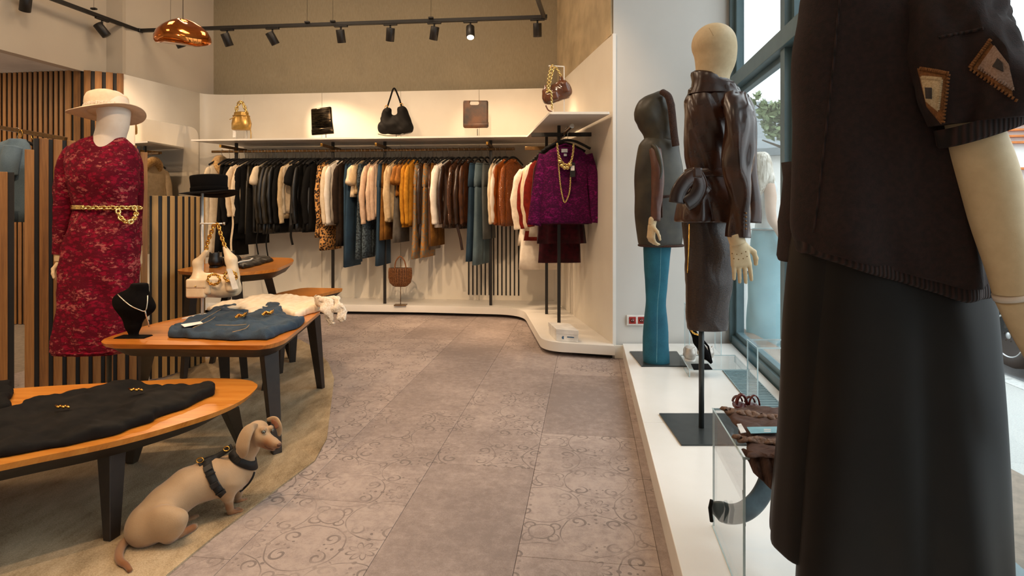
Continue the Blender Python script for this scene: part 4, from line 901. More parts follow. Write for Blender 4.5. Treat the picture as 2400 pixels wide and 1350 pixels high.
v = cr[0]; v[:, 2] -= .018*np.exp(-((v[:, 1])/.035)**2)*(v[:, 2] > .09); obj('crown', xf((v, cr[1]), RT, hc), m_felt, ht)
lb = lathe([(.1185, .006), (.1235, .012), (.1225, .028), (.1185, .034)], (0, 0, 0), 120); v = lb[0]; v[:, :2] *= (1+.02*np.sin(np.arctan2(v[:, 1], v[:, 0])*38)[:, None]); obj('lace_band', xf((v, lb[1]), RT, hc), M('lace_ribbon', (232, 222, 208), (190, 170, 146), 160, .9, bump=1, bsc=300), ht)
# ================================================================ goods on the middle table
# stand with cream bag + black hat
bs = thing('bag_stand', 'white metal stand with hook holding the cream bag and black hat', 'stand', G(474, 742, .54))
B0 = G(474, 742, .54); YB = B0[1]/S
flat('base_plate', prism([B0[:2]+np.array(q) for q in ((-.075, -.07), (.09, -.07), (.12, .08), (-.045, .08))], .5405, .545, .001), M('stand_white', (226, 224, 220), None, 10, .3), bs)
mw = bpy.data.materials['stand_white']
obj('stand_pole', tube([B0+np.array((0, 0, .005)), B0+np.array((0, 0, .74))], .0075, 12), mw, bs)
hk = D(474, 524, YB-.03); obj('hook_arm', tube([D(470, 526, YB), D(470, 524, YB-.1), D(524, 524, YB-.1)], .0042, 8), mw, bs); obj('hook_tip', tube([D(523, 524, YB-.1), D(527, 524, YB-.1)], .008, 10), m_chrome, bs)
obj('hat_rest', lathe([(.001, .0), (.05, .0), (.06, .012), (.05, .02), (.001, .022)], B0+np.array((.035, 0, .735)), 24), mw, bs)
bh = thing('hat', 'black felt hat with flat crown on the stand above the cream bag', 'hat', D(491, 452, YB)); hb = D(491, 452, YB); RB = ry_(math.radians(-4))@rx_(math.radians(-3))
m_bfelt = M('black_felt', (14, 11, 10), (9, 7, 7), 30, .95, spec=.12)
obj('brim', xf(brim(.085, .148, 0, -.003, curlf=lambda a: .010*np.cos(2*a)), RB, hb), m_bfelt, bh)
obj('crown', xf(lathe([(.092, 0), (.093, .05), (.096, .085), (.094, .094), (.080, .096), (.02, .088), (.001, .087)], (0, 0, 0), 44), RB, hb), m_bfelt, bh)
obj('ribbon', xf(lathe([(.0935, .006), (.0955, .008), (.0955, .028), (.0935, .03)], (0, 0, 0), 44), RB, hb), m_velvet, bh)
# cream shoulder bag
m_cl = leather('cream_leather', (222, 200, 168), (206, 182, 148), .42, .15)
cb = thing('handbag', 'cream leather shoulder bag with side pocket and gold chain handle on the stand', 'handbag', D(500, 702, YB-.1)); YC = YB-.10; kc = YC/1500
pr = [ell(D(500, 668, YC), (.150, .050, .062), k=.02), rbox(D(503, 676, YC), (.265, .085, .075), .03, k=.03), cone(D(462, 655, YC), D(463, 618, YC), .034, .022, .03), cone(D(463, 618, YC), D(484, 590, YC), .022, .011, .02), cone(D(545, 648, YC), D(542, 610, YC), .036, .024, .03), cone(D(542, 610, YC), D(527, 580, YC), .024, .010, .02),
      (ell(D(502, 618, YC), (.060, .12, .052))[0], -1)]
sdf_obj('bag_body', pr, .0048, m_cl, cb, bounds=(D(428, 712, YC)-np.array((0, .09, 0)), D(572, 570, YC)+np.array((0, .09, 0))), warp=fold(4, .0025, 30), pad=.01)
for cx, cy, w_, h_ in ((461, 676, 46, 44), ):
    pk = sdf_obj('pocket', [rbox(D(cx, cy, YC-.055), (w_*kc, .034, h_*kc), .012)], .004, m_cl, cb, bounds=(D(cx, cy, YC-.055)-.08, D(cx, cy, YC-.055)+.08), pad=0)
    sdf_obj('pocket_flap', [rbox(D(cx, cy-11, YC-.066), (w_*kc+.004, .022, h_*kc*.5), .009)], .004, m_cl, pk, bounds=(D(cx, cy-11, YC-.066)-.08, D(cx, cy-11, YC-.066)+.08), pad=0)
    obj('snap', tube([D(cx-3, cy-5, YC-.083), D(cx-3, cy-5, YC-.080)], .004, 10), m_gold, pk)
sdf_obj('pocket', [rbox(D(487, 672, YC-.045), (.05, .05, .085), .018)], .005, m_cl, cb, bounds=(D(487, 672, YC)-.11, D(487, 672, YC)+.09), pad=0)
sdf_obj('pocket', [rbox(D(545, 665, YC-.04), (.062, .05, .09), .02)], .005, m_cl, cb, bounds=(D(545, 665, YC)-.12, D(545, 665, YC)+.1), pad=0)
obj('chain_handle', chain(spline([D(482, 592, YC), D(487, 568, YC), D(495, 545, YC), D(503, 526, YC), D(511, 527, YC), D(517, 548, YC), D(523, 566, YC), D(528, 580, YC)], 8), .022, .0045, .72), m_gold, cb, kind='stuff')
for cx, cy, r_ in ((501, 655, 14), (540, 648, 14)):
    a = np.linspace(0, 2*math.pi, 30); obj('chain_ring', chain(np.array([D(cx+r_*math.cos(q), cy+r_*math.sin(q)*.85, YC-.082) for q in a]), .016, .0034, .7), m_gold, cb, kind='stuff')
tg = flat('price_tag', plate([D(x, y, YC-.105) for x, y in ((531, 630), (543, 629), (559, 676), (545, 679))], [D(x, y, YC-.107) for x, y in ((531, 630), (543, 629), (559, 676), (545, 679))]), m_tagw, None, 'white paper price tag hanging on the cream shoulder bag', 'price tag')
# necklace bust
nb = thing('necklace_bust', 'black velvet necklace display bust at the left end of the middle table', 'display bust', G(313, 790, .54)); YN = 3.0; kn = YN/1500
pr = [cone(D(327, 674, YN), D(320, 705, YN), .040, .045, .02), ell(D(314, 712, YN), (.100, .05, .052), ry_(.22), k=.03), cone(D(314, 720, YN), D(312, 758, YN), .075, .036, .04), cone(D(312, 755, YN), D(313, 782, YN), .034, .022, .02), rbox(D(313, 790, YN), (.145, .09, .010), .004, k=.012), (rbox(D(327, 655, YN), (.2, .2, .036), .002)[0], -1)]
pr = [((lambda P_, f=f: f((P_-V3(D(313, 720, YN)))*V3((1, 1.25, 1))+V3(D(313, 720, YN)))), k) for f, k in pr]
sdf_obj('bust_form', pr, .005, m_velvet, nb, bounds=(D(255, 797, YN)-np.array((0, .1, -.003)), D(375, 660, YN)+np.array((0, .1, 0))), pad=.004)
m_sil = M('silver_beads', (222, 212, 196), (190, 180, 160), 300, .25, metal=.8)
nl = thing('necklace', 'thin silver necklace with long drop draped on the black bust', 'necklace', D(330, 730, YN-.1)); fnb = union(pr)
def onto(x, y, Y, fn, lift=.002, far=.25):   # march from the camera side onto the surface
    a = D(x, y, Y-far); b = D(x, y, Y+far); t = np.linspace(0, 1, 400)[:, None]; q = a+(b-a)*t; d = fn(q.astype(np.float32)); i = np.argmax(d < lift); return q[i] if (d < lift).any() else D(x, y, Y)
pth = spline([(275, 689), (288, 702), (305, 717), (324, 726), (340, 729), (344, 715), (347, 700), (346, 684)], 6, False) if False else None
xy = spline([(276, 690, 0), (288, 702, 0), (305, 716, 0), (324, 725, 0), (340, 729, 0), (345, 712, 0), (346, 692, 0)], 6)
obj('chain', tube([onto(x, y, YN, fnb) for x, y, _ in xy], .0026, 6), m_sil, nl); obj('drop', tube([onto(x, y, YN, fnb) for x, y in ((340, 729), (343, 742), (347, 754), (350, 766))], .0034, 6), m_sil, nl)
# folded jeans
m_dj = denim('folded_denim', (18, 32, 46), (46, 68, 88))
JP = [G(x, y, .56) for x, y in ((392, 782), (402, 768), (432, 757), (470, 746), (515, 718), (545, 716), (570, 732), (600, 732), (632, 716), (655, 718), (680, 740), (712, 744), (700, 760), (665, 772), (625, 788), (560, 789), (480, 787))]
jt = thing('jeans', 'folded dark blue jeans with brass snaffles lying on the middle table', 'jeans', G(550, 760, .54))
cloth_pile('folded_body', JP, .541, .034, m_dj, jt, res=.0050, seed=5, wr=.0075, fr=20)
jtop = .583
def seam(pts, m=m_stitch, r=.0014, z=.585): return tube(spline([G(x, y, z) for x, y in pts], 5), r, 5)
for q in (((470, 752), (500, 735), (522, 722)), ((452, 768), (490, 752), (505, 742)), ((505, 762), (560, 762), (590, 757)), ((545, 778), (575, 770), (585, 760))): obj('stitch_line', seam(q), m_stitch, jt)
for cx, cy in ((565, 739), (628, 733)):
    obj('brass_snaffle', chain(spline([G(cx-12, cy+5, .592), G(cx-4, cy-1, .594), G(cx+3, cy+2, .594), G(cx+12, cy-5, .592)], 4), .016, .0028, .8), m_gold, jt)
flat('paper_label', prism([G(x, y, .58) for x, y in ((424, 762), (470, 755), (476, 759), (432, 768))], .582, .584), m_tagw, jt)
# cream blouse draped over the table corner
m_bl = fab('cream_blouse_cotton', (234, 216, 190), (222, 202, 172), bsc=200); m_bll = M('white_lace_edge', (238, 228, 214), (210, 192, 168), 130, .9, bump=1, bsc=200)
bt = thing('blouse', 'cream blouse with lace cuffs spread on the middle table, sleeve hanging over the edge', 'blouse', G(640, 720, .54))
cloth_pile('folded_body', [G(x, y, .57) for x, y in ((482, 716), (500, 728), (560, 724), (590, 734), (620, 720), (650, 716), (690, 736), (735, 724), (768, 712), (764, 700), (700, 694), (640, 688), (590, 690), (570, 702), (520, 706))], .541, .035, m_bl, bt, res=.0065, seed=12, wr=.006, fr=11, extra=.03)
Yd = 3.62
for j, (a, b, mt) in enumerate((((760, 704), (768, 762), m_bll), ((786, 706), (800, 752), m_bll))):
    c = spline([D(a[0]-22, a[1]+0, Yd+.10), D(a[0], a[1]+4, Yd+.02), D(a[0]+6, a[1]+16, Yd-.02), D(b[0]+2, (a[1]+b[1])/2+10, Yd-.02), D(b[0]+8, b[1], Yd-.02)], 5)
    vf = tube(c, np.interp(np.linspace(0, 1, len(c)), [0, .3, .6, 1], [.03, .034, .030, .02]), 18, flat_=.4, up=(0, 1, 0)); v = vf[0]+fold(20+j, .006, 70)(vf[0])[:, None]*np.array((1, 1, .4)); obj('lace_cuff', (v, vf[1]), mt, bt)
# ================================================================ black trousers on the front table
bk = thing('trousers', 'black trousers with gold logo studs spread over the low front table', 'trousers', G(260, 960, .37))
TP = [G(x, y, .39) for x, y in ((-60, 1070), (-60, 990), (60, 945), (92, 935), (170, 913), (250, 896), (300, 890), (340, 892), (410, 905), (480, 900), (508, 904), (500, 918), (430, 948), (370, 972), (270, 1004), (150, 1034), (40, 1052))]
cloth_pile('folded_body', TP, .371, .030, fab('black_velour', (26, 23, 20), (11, 10, 9), sc_=12), bk, res=.007, seed=21, wr=.009, fr=12, extra=.02)
for cx, cy in ((143, 954), (315, 914)):
    for a in range(5): obj('gold_stud', tube([G(cx-12+a*6, cy+(a % 2)*3-3, .413), G(cx-6+a*6, cy+((a+1) % 2)*4-3, .417)], .0045, 6), m_gold, bk)
bag2 = cloth_pile('folded_top', [G(x, y, .39) for x, y in ((-80, 975), (20, 955), (26, 915), (15, 900), (-80, 905))], .371, .028, MG['black'], None, res=.009, seed=31, wr=.008, fr=24, label='black folded top at the left edge of the low front table', cat='top')
# ================================================================ goods on the tallest table
ft = thing('trousers', 'folded black trousers with a white cord belt on the tallest table', 'trousers', G(600, 615, .73))
cloth_pile('folded_body', [G(x, y, .745) for x, y in ((545, 622), (560, 608), (600, 602), (632, 603), (642, 608), (600, 620), (570, 626))], .731, .026, MG['black2'], ft, res=.007, seed=41, wr=.004, fr=24)
obj('cord_belt', tube(spline([G(x, y, .764) for x, y in ((545, 622), (560, 615), (572, 612), (585, 610), (592, 606))], 5), .006, 6), MG['white'], ft)
def shoe(name, label, c, hd, L=.26, m=None, msole=None, heel=.0, boot=0, res=.005, group=None):
    """shoe pointing along hd (unit xy) with heel at c"""
    c = np.array(c, float); h = np.array((hd[0], hd[1], 0.)); h /= np.linalg.norm(h); s_ = np.array((-h[1], h[0], 0)); Z = np.array((0, 0, 1.))
    t = thing(name, label, 'shoe', c, group); T_ = lambda a, z, y=0: c+h*a*L+Z*z+s_*y
    pr = [cone(T_(.12, .035+heel), T_(.45, .03+heel*.55), .034, .032, .02), cone(T_(.45, .03+heel*.55), T_(.78, .026), .034, .034, .02), cone(T_(.78, .026), T_(.93, .022), .030, .018, .02), cone(T_(.12, .05+heel), T_(.14, .07+heel+boot), .034, .032, .02)]
    carve = [(cone(T_(.13, .09+heel+boot), T_(.40, .085+heel*.5), .030, .022)[0], -1)]
    cut = lambda P_, f=union(pr+carve): np.maximum(f(P_), -(P_[:, 2]-float(c[2])-.006))
    lo = np.minimum(T_(-.15, 0), T_(1.15, 0))-.06; hi = np.maximum(T_(-.15, .12+heel+boot), T_(1.15, .1))+.06; lo[2] = c[2]
    sdf_obj('upper', cut, res, m, t, bounds=(lo, hi), pad=0)
    ol = [c+h*a*L+s_*b*.042 for a, b in ((-.02, .5), (.15, .85), (.45, .7), (.72, 1), (.95, .6), (1.0, 0), (.95, -.6), (.72, -1), (.45, -.7), (.15, -.85), (-.02, -.5))]
    if heel < .02: flat('sole', prism(round_poly(ol, .03, 4), c[2]+.0005, c[2]+.012, .002), msole or m, t)
    else:
        obj('heel', tube([T_(.06, .002), T_(.08, heel+.02)], [.007, .018], 10), msole or m, t)
    return t
shoe('shoe', 'black leather loafer, left one of the pair on the tallest table', G(500, 628, .731), (-.3, 1), m=MG['black2'], boot=.03)
shoe('shoe', 'black leather loafer, right one of the pair on the tallest table', G(535, 624, .731), (-.2, 1), m=MG['black2'], boot=.03)
# ================================================================ far left rail with denim shirt
lr = thing('clothes_rail', 'short dark wooden clothes rail behind the tall slatted partition at left', 'clothes rail', D(95, 320, 4.05))
flat('rail_bar', rail(D(-40, 292, 4.15), D(155, 326, 3.95), .022, .026, bv=.003), m_bronze, lr)
for px, py in ((48, 307), (78, 312), (110, 318), (132, 322)): obj('ring', tube([D(px+9*math.cos(a)*.5, py+6+9*math.sin(a), 4.03) for a in np.linspace(0, 2*math.pi, 14, endpoint=False)], .0025, 6, closed=True), m_gold, lr)
dsm = denim('light_denim', (84, 104, 118), (120, 140, 152))
ds = thing('denim_shirt', 'light blue denim shirt hanging at the far left above the low slatted partition', 'shirt', D(30, 400, 4.0), None)
silh([(326, 20, 58, .5), (336, 0, 66, .5), (350, -14, 70, .6), (380, -30, 76, .6), (420, -34, 76, .6), (520, -36, 76, .6)], 4.0, .6, 'body', dsm, ds, wr=.006, seed=2); limb([(30, 345, 16, -.1), (24, 375, 17, -.12), (22, 410, 16, -.12)], 4.0, ds, 'sleeve', dsm, 14, wr=.004)
hg = hanger(D(40, 306, 4.08), (0, 1, 0), (1, 0, 0), 'black hanger carrying the light denim shirt at far left', None, .10)
mg_ = thing('yellow_top', 'mustard yellow top just visible beyond the denim shirt at far left', 'top', D(5, 400, 4.5)); silh([(345, -20, 18, .5), (360, -40, 24, .6), (480, -50, 26, .6)], 4.5, .6, 'body', MG['mustard'], mg_, wr=.005)
# ================================================================ mannequin in brown leather jacket (window, middle)
YM = 3.0; km = YM/1500
m_jac = leather('patent_brown_leather', (66, 35, 19), (38, 20, 12), .27, .35, sc_=9, bump=.25, bsc=10)
m_skc = croc('dark_croc_leather', (50, 32, 22), (26, 16, 12), 60, .36, strength=.12)
mm_ = thing('mannequin', 'mannequin in shiny dark brown leather jacket and embossed pencil skirt on the window platform', 'mannequin', P(.9, YM, .107))
head(mm_, m_manq, YM, 1673, 118, 100, 124, 1, ((1672, 150), (1668, 215), 40, 36), res=.006)
obj('head_seam', tube([D(1660+i*2.2, 62+abs(i-3)*1.2+i*1.2, YM-.165+abs(i-4)*.004) for i in range(0)]+[D(1662, 66, YM-.10), D(1668, 76, YM-.115), D(1672, 84, YM-.125)], .0009, 5), m_stitch, mm_)
stand(mm_, (1644, 1006), 3.0, .75)
def jrow(y, a, b, d=.62): return (y, a, b, d)
jb = [jrow(196, 1632, 1722, .75), jrow(206, 1618, 1730, .62), jrow(222, 1608, 1733, .6), jrow(260, 1600, 1735), jrow(310, 1596, 1738), jrow(355, 1600, 1732), jrow(395, 1608, 1722, .66), jrow(412, 1612, 1716, .7), jrow(430, 1606, 1722, .68), jrow(465, 1592, 1734, .66), jrow(505, 1586, 1740, .66), jrow(518, 1586, 1738, .66), jrow(521, 1590, 1734, .64)]
JR = silh(jb, YM, .62, 'jacket_body', m_jac, mm_, n=72, wr=.010, seed=6, fr=15, sub=5, vert=3.0, wav=(420, 520, .012), k=5, label='shiny dark brown leather jacket')
# stand-up collar
ca = loft([ringpx(y, a, b, YM, .72, 44) for y, a, b in ((222, 1612, 1732), (205, 1620, 1730), (188, 1621, 1724), (172, 1620, 1716), (167, 1622, 1712), (172, 1627, 1706), (200, 1632, 1712))], caps=False); v = ca[0]; z0_, z1_ = zy(222, YM), zy(167, YM); xn = (v[:, 0]-v[:, 0].min())/np.ptp(v[:, 0]); v[:, 2] -= .075*xn**1.5*np.clip((v[:, 2]-z0_)/(z1_-z0_), 0, 1); v[:, :2] += (fold(33, .004, 30)(v))[:, None]; obj('collar', ca, m_jac, mm_)
limb([(1722, 228, 24, -.14), (1736, 270, 30, -.2), (1738, 330, 31, -.22), (1734, 400, 28, -.22), (1732, 460, 27, -.22), (1728, 520, 25, -.22), (1726, 556, 24, -.22)], YM, mm_, 'sleeve', m_jac, 24, wr=.012, seed=14, n=8)
limb([(1728, 230, 20, .15), (1748, 300, 24, .2), (1752, 400, 20, .22), (1756, 480, 20, .22), (1755, 522, 20, .22)], YM, mm_, 'sleeve', m_jac, 18, wr=.008, seed=15)
obj('cuff_buttons', cat_(*[tube([D(1747, 500+i*9, YM-.29), D(1750, 500+i*9, YM-.295)], .004, 8) for i in range(5)]), m_bronze, mm_)
silh([(508, 1600, 1708, .62), (560, 1602, 1716, .64), (620, 1606, 1718, .62), (680, 1608, 1714, .6), (740, 1609, 1708, .6), (766, 1610, 1704, .6), (772, 1611, 1703, .6)], YM, .6, 'pencil_skirt', m_skc, mm_, n=56, wr=.003, seed=9, fr=14, sub=5)
obj('back_zip', tube([D(1616, 525, YM-.17), D(1613, 600, YM-.175), D(1611, 640, YM-.17)], .003, 6), m_gold, mm_)
# belt tied at the back
bt2 = thing('leather_belt', 'brown leather belt knotted at the back of the shiny leather jacket', 'belt', D(1630, 410, YM-.25))
rr2 = ringpx(406, 1609, 1722, YM, .72, 56); obj('strap', cat_(*[(lambda a: a)(tube(rr2+np.array((0, 0, 0)), .017, 8, closed=True, flat_=.3, up=(0, 0, 1)))] if 0 else [loft([[p+(p-rr2.mean(0))*np.array((q, q, 0))+np.array((0, 0, z)) for q, z in ((.02, -.02), (.06, -.018), (.06, .018), (.02, .02))] for p in rr2], caps=False, closed=True)]), m_jac, bt2)
flat('knot', box(D(1633, 405, YM-.20), (.045, .035, .05), .012, seg=3), m_jac, bt2)
for pts, w_ in ((((1633, 408), (1612, 420), (1592, 448), (1586, 476)), .035), (((1630, 410), (1640, 436), (1628, 462), (1606, 478)), .036), (((1636, 410), (1650, 440), (1660, 452)), .02)):
    obj('bow_end', tube(spline([D(x, y, YM-.20) for x, y in pts], 5), w_, 12, flat_=.35, up=(0, 1, 0)), m_jac, bt2)
limb([(1722, 548, 17, -.22), (1730, 572, 17, -.22)], YM, mm_, 'wrist', m_manq, 16)
hand('hand', mm_, m_manq, w=D(1731, 568, YM-.22), d=(.12, 0, -1), n=(.1, 1, -.1), sc_=1.12, curl=(.06, .1, .08), thumb=1, spread=.05)
for i, (x, y) in enumerate(((1716, 594), (1727, 596), (1738, 594), (1748, 590), (1720, 606), (1731, 608), (1742, 606), (1751, 601))):
    obj('finger_joint', tube([D(x, y, YM-.262), D(x, y, YM-.258)], .0028, 8), m_bronze, mm_)
# ================================================================ hooded mannequin (window, far)
YH = 4.28; kh = YH/1500
m_shear = leather('shearling_leather', (70, 62, 44), (42, 36, 26), .5, .1, sc_=6, bump=.3, bsc=12); m_shfur = M('brown_shearling', (74, 46, 32), (44, 26, 18), 120, .95, bump=1, bsc=180)
m_tealden = denim('teal_denim', (16, 72, 92), (34, 104, 122)); m_bsl = leather('brown_sleeve_leather', (96, 56, 40), (74, 42, 30), .45, .1)
hm = thing('mannequin', 'mannequin in hooded olive shearling vest and teal flared jeans at the end of the platform', 'mannequin', P(.98, YH, .107))
silh([(212, 1548, 1558, .8), (216, 1535, 1566, .8), (226, 1512, 1574, .75), (240, 1496, 1578, .72), (258, 1489, 1580, .72), (280, 1490, 1582, .72), (300, 1498, 1583, .72), (318, 1507, 1584, .7), (330, 1508, 1586, .7)], YH, .7, 'hood', m_shear, hm, n=48, wr=.004, seed=3, fr=14, sub=4)
obj('hood_trim', tube(spline([D(1553, 216, YH-.10), D(1566, 226, YH-.14), D(1573, 250, YH-.155), D(1577, 285, YH-.155), D(1580, 315, YH-.15), D(1584, 342, YH-.14)], 6), .030, 12, flat_=.7), m_shfur, hm)
silh([(322, 1515, 1584, .6), (334, 1503, 1590, .62), (350, 1497, 1594, .62), (400, 1492, 1600, .64), (460, 1491, 1602, .64), (520, 1492, 1602, .66), (560, 1495, 1601, .66), (573, 1498, 1599, .66), (577, 1502, 1596, .64)], YH, .64, 'vest_body', m_shear, hm, n=56, wr=.007, seed=7, fr=11, sub=5, vert=2, label='olive shearling vest')
obj('vest_hem', tube(ringpx(575, 1498, 1600, YH, .66, 48), .008, 6, closed=True), m_shfur, hm)
obj('arm_opening', tube(spline([D(1530, 340, YH-.23), D(1540, 352, YH-.27), D(1549, 390, YH-.28), D(1546, 420, YH-.28)], 6), .014, 8), m_shear, hm)
limb([(1536, 350, 12, -.2), (1541, 390, 14, -.24), (1541, 430, 13.5, -.25), (1538, 470, 12, -.26), (1535, 518, 10.5, -.27)], YH, hm, 'sleeve', m_bsl, 18, wr=.003, n=6)
obj('pocket_trim', tube([D(1548, 462, YH-.22), D(1585, 458, YH-.19)], .009, 8), m_shfur, hm); obj('pocket_trim', tube([D(1551, 463, YH-.24), D(1551, 510, YH-.24)], .006, 8), m_shfur, hm)
limb([(1531, 514, 8.5, -.27), (1528, 528, 8.5, -.27)], YH, hm, 'wrist', m_manq, 14)
hand('hand', hm, m_manq, res=.004, w=D(1528, 526, YH-.27), d=(-.08, 0, -1), n=(.8, .3, -.1), sc_=.95, curl=(.45, .55, .4), thumb=1, spread=.1)
jr = [(566, 1509, 1573, .75), (620, 1511, 1567, .75), (680, 1512, 1564, .75), (740, 1510, 1563, .75), (800, 1508, 1565, .78), (835, 1508, 1567, .8), (856, 1511, 1568, .8)]
silh(jr, YH, .75, 'jeans', m_tealden, hm, n=44, wr=.004, seed=8, fr=10, sub=5, vert=2.4, label='teal flared jeans')
obj('side_seam', tube(spline([D(1549, 580, YH-.085), D(1547, 650, YH-.082), D(1541, 720, YH-.088), D(1540, 790, YH-.09), D(1539, 850, YH-.10)], 6), .0016, 5), M('teal_stitch', (96, 148, 158), None, 60, .8), hm)
obj('frayed_hem', tube(ringpx(855, 1511, 1568, YH, .8, 60)+np.random.randn(60, 3)*.002, .005, 6, closed=True), M('pale_fray', (110, 160, 170), (60, 120, 134), 200, .9), hm)
stand(hm, (1540, 842), YH, .5)
# ================================================================ large mannequin in front (right)
YB_ = 1.42; kb = YB_/1500
m_knit = M('dark_brown_knit', (40, 21, 17), (28, 15, 12), 90, .95, bump=.5, bsc=420); m_cul = leather('black_brown_leather', (24, 18, 12), (15, 11, 8), .5, 0, spec=.25, sc_=4, bump=.12, bsc=4)
def knitrib():
    m, nt, b = base_mat('ribbed_knit', .95); tc = nt.nodes.new('ShaderNodeTexCoord'); sp = nt.nodes.new('ShaderNodeSeparateXYZ'); nt.links.new(tc.outputs['Object'], sp.inputs[0])
    s_ = (X(nt, sp.outputs[0])*700+X(nt, sp.outputs[2])*60).sin()*.5+.5; nt.links.new(ramp(nt, s_, [(.2, (20, 11, 9)), (.8, (50, 29, 24))]), b.inputs['Base Color']); bumpn(nt, b, s_, .8, .004); return m
m_rib = knitrib()
big = thing('mannequin', 'large mannequin in dark brown patchwork sleeve sweater and wide leather culottes, nearest the camera', 'mannequin', P(.83, YB_, .107))
rows = [(-150, 2010, 2150, .8), (-120, 1985, 2185, .75), (-80, 1930, 2240, .66), (-30, 1900, 2262, .64), (40, 1884, 2262, .62), (120, 1868, 2256, .62), (240, 1858, 2248, .62), (360, 1848, 2262, .62), (480, 1843, 2285, .6), (560, 1844, 2306, .58), (610, 1862, 2316, .57)]
def slant(o, y0, y1, xa, xb, dz0, dz1):  # drop the lower rings towards the right like the photo's slanting hem
    me = o.data; org = ORG[o.name]
    for v in me.vertices:
        wz = v.co.z+org[2]; wx = v.co.x+org[0]; wy = v.co.y+org[1]; yy = HY-(wz-HC)*1500/YB_; px_ = 1200+wx/(wy/S)*1500
        t = min(1, max(0, (yy-y0)/(y1-y0)))**1.3; q = min(1, max(0, (px_-xa)/(xb-xa))); v.co.z -= t*(dz0+(dz1-dz0)*q)
body = silh(rows, YB_, .6, 'sweater_body', m_knit, big, n=96, wr=.006, seed=11, fr=7, sub=6, vert=2, wav=(250, 600, .012), k=4, label='dark brown knitted sweater'); slant(body, 330, 610, 1905, 2260, -.028, .045)
ribs = silh([(610, 1862, 2316, .57), (625, 1864, 2318, .57), (640, 1868, 2316, .57), (646, 1875, 2308, .55)], YB_, .57, 'ribbed_hem', m_rib, big, n=96, wr=.0, seed=11, sub=4, wav=(250, 600, .012), k=4); slant(ribs, 330, 610, 1905, 2260, -.050, .040)
back = silh([(380, 1842, 1960, .9, .10), (520, 1836, 1980, .9, .10), (600, 1833, 1990, .9, .10), (612, 1835, 1985, .9, .10)], YB_, .9, 'back_hem_flap', m_knit, big, n=40, wr=.003, sub=3)
FE = spline([(1972, -40, 0), (1962, 60, 0), (1950, 180, 0), (1938, 290, 0), (1925, 400, 0), (1915, 490, 0), (1906, 545, 0)], 5)
# drop-shoulder sleeve
slv = [(2205, -80, 70, -.05), (2235, 0, 88, -.10), (2262, 80, 98, -.14), (2284, 160, 102, -.16), (2298, 230, 98, -.18), (2302, 285, 92, -.18)]
so_ = limb(slv, YB_, big, 'sleeve', m_knit, 40, flat_=.8, up=(0, 1, 0), wr=.012, seed=17, n=10)
cuff = []
for y, w_, dz in ((272, 96, 0), (290, 93, 0), (312, 90, 0), (318, 86, 0), (312, 80, 0)):
    rg = ringpx(y, 2300-w_, 2300+w_, YB_-.18, .72, 48); rg[:, 2] += (rg[:, 0]-rg[:, 0].mean())*.34; cuff.append(rg)
obj('sleeve_cuff', loft(cuff, caps=False), m_rib, big)
# crochet patches
m_c1 = M('ochre_crochet', (142, 92, 46), (112, 70, 34), 300, .95, bump=1, bsc=400); m_c2 = M('ecru_crochet', (204, 178, 140), (176, 150, 112), 300, .95, bump=1, bsc=400); m_c3 = M('charcoal_crochet', (56, 48, 44), None, 300, .95); m_c4 = M('dusty_crochet', (160, 134, 118), (136, 108, 92), 260, .95, bump=1, bsc=400)
bvh_src = so_
def on_obj(o, pts, lift=.003):
    from mathutils.bvhtree import BVHTree
    me = o.data; org = Vector(ORG[o.name]); bvh = BVHTree.FromPolygons([v.co+org for v in me.vertices], [tuple(p.vertices) for p in me.polygons]); out = []
    for x, y in pts:
        d = Vector(D(x, y, 2.0))-Vector((0, 0, HC)); d.normalize(); h = bvh.ray_cast(Vector((0, 0, HC)), d)
        out.append(np.array(h[0]-d*lift) if h[0] else None)
    return out
def patch(o, quad, m, lift, name='patch', nn=12, zig=0, parent=None):
    q = [np.array(a, float) for a in quad]; P2 = []
    for i in range(nn+1):
        for j in range(nn+1):
            s_, t_ = i/nn, j/nn; a = (1-s_)*(1-t_)*q[0]+s_*(1-t_)*q[1]+s_*t_*q[2]+(1-s_)*t_*q[3]
            P2.append(tuple(a))
    H = on_obj(o, P2, lift); ok = [h is not None for h in H]; idx = {}; V = []
    for k, h in enumerate(H):
        if h is not None: idx[k] = len(V); V.append(h)
    Fc = []
    for i in range(nn):
        for j in range(nn):
            k = [i*(nn+1)+j, i*(nn+1)+j+1, (i+1)*(nn+1)+j+1, (i+1)*(nn+1)+j]
            if all(a in idx for a in k) and max(np.linalg.norm(V[idx[k[a]]]-V[idx[k[a-1]]]) for a in range(4)) < .06: Fc.append(tuple(idx[a] for a in k))
    if Fc:   # keep the largest connected piece only
        par = list(range(len(V)))
        def fd(i):
            while par[i] != i: i = par[i]
            return i
        for q_ in Fc:
            for i in q_[1:]: par[fd(i)] = fd(q_[0])
        from collections import Counter
        big_ = Counter(fd(q_[0]) for q_ in Fc).most_common(1)[0][0]; Fc = [q_ for q_ in Fc if fd(q_[0]) == big_]; us = sorted({i for q_ in Fc for i in q_}); mp_ = {a: b for b, a in enumerate(us)}; V = [V[i] for i in us]; Fc = [tuple(mp_[i] for i in q_) for q_ in Fc]
    if Fc: return thick(obj(name, (np.array(V), Fc), m, parent or big), .002)
q1_ = ((2150, 160), (2224, 172), (2210, 296), (2172, 250))
pt1 = patch(so_, q1_, m_c1, .003, 'sleeve_patch'); patch(so_, ((2157, 180), (2208, 184), (2198, 262), (2170, 238)), m_c2, .006, 'patch_centre'); patch(so_, ((2168, 205), (2184, 206), (2184, 232), (2170, 231)), m_c3, .009, 'patch_square')
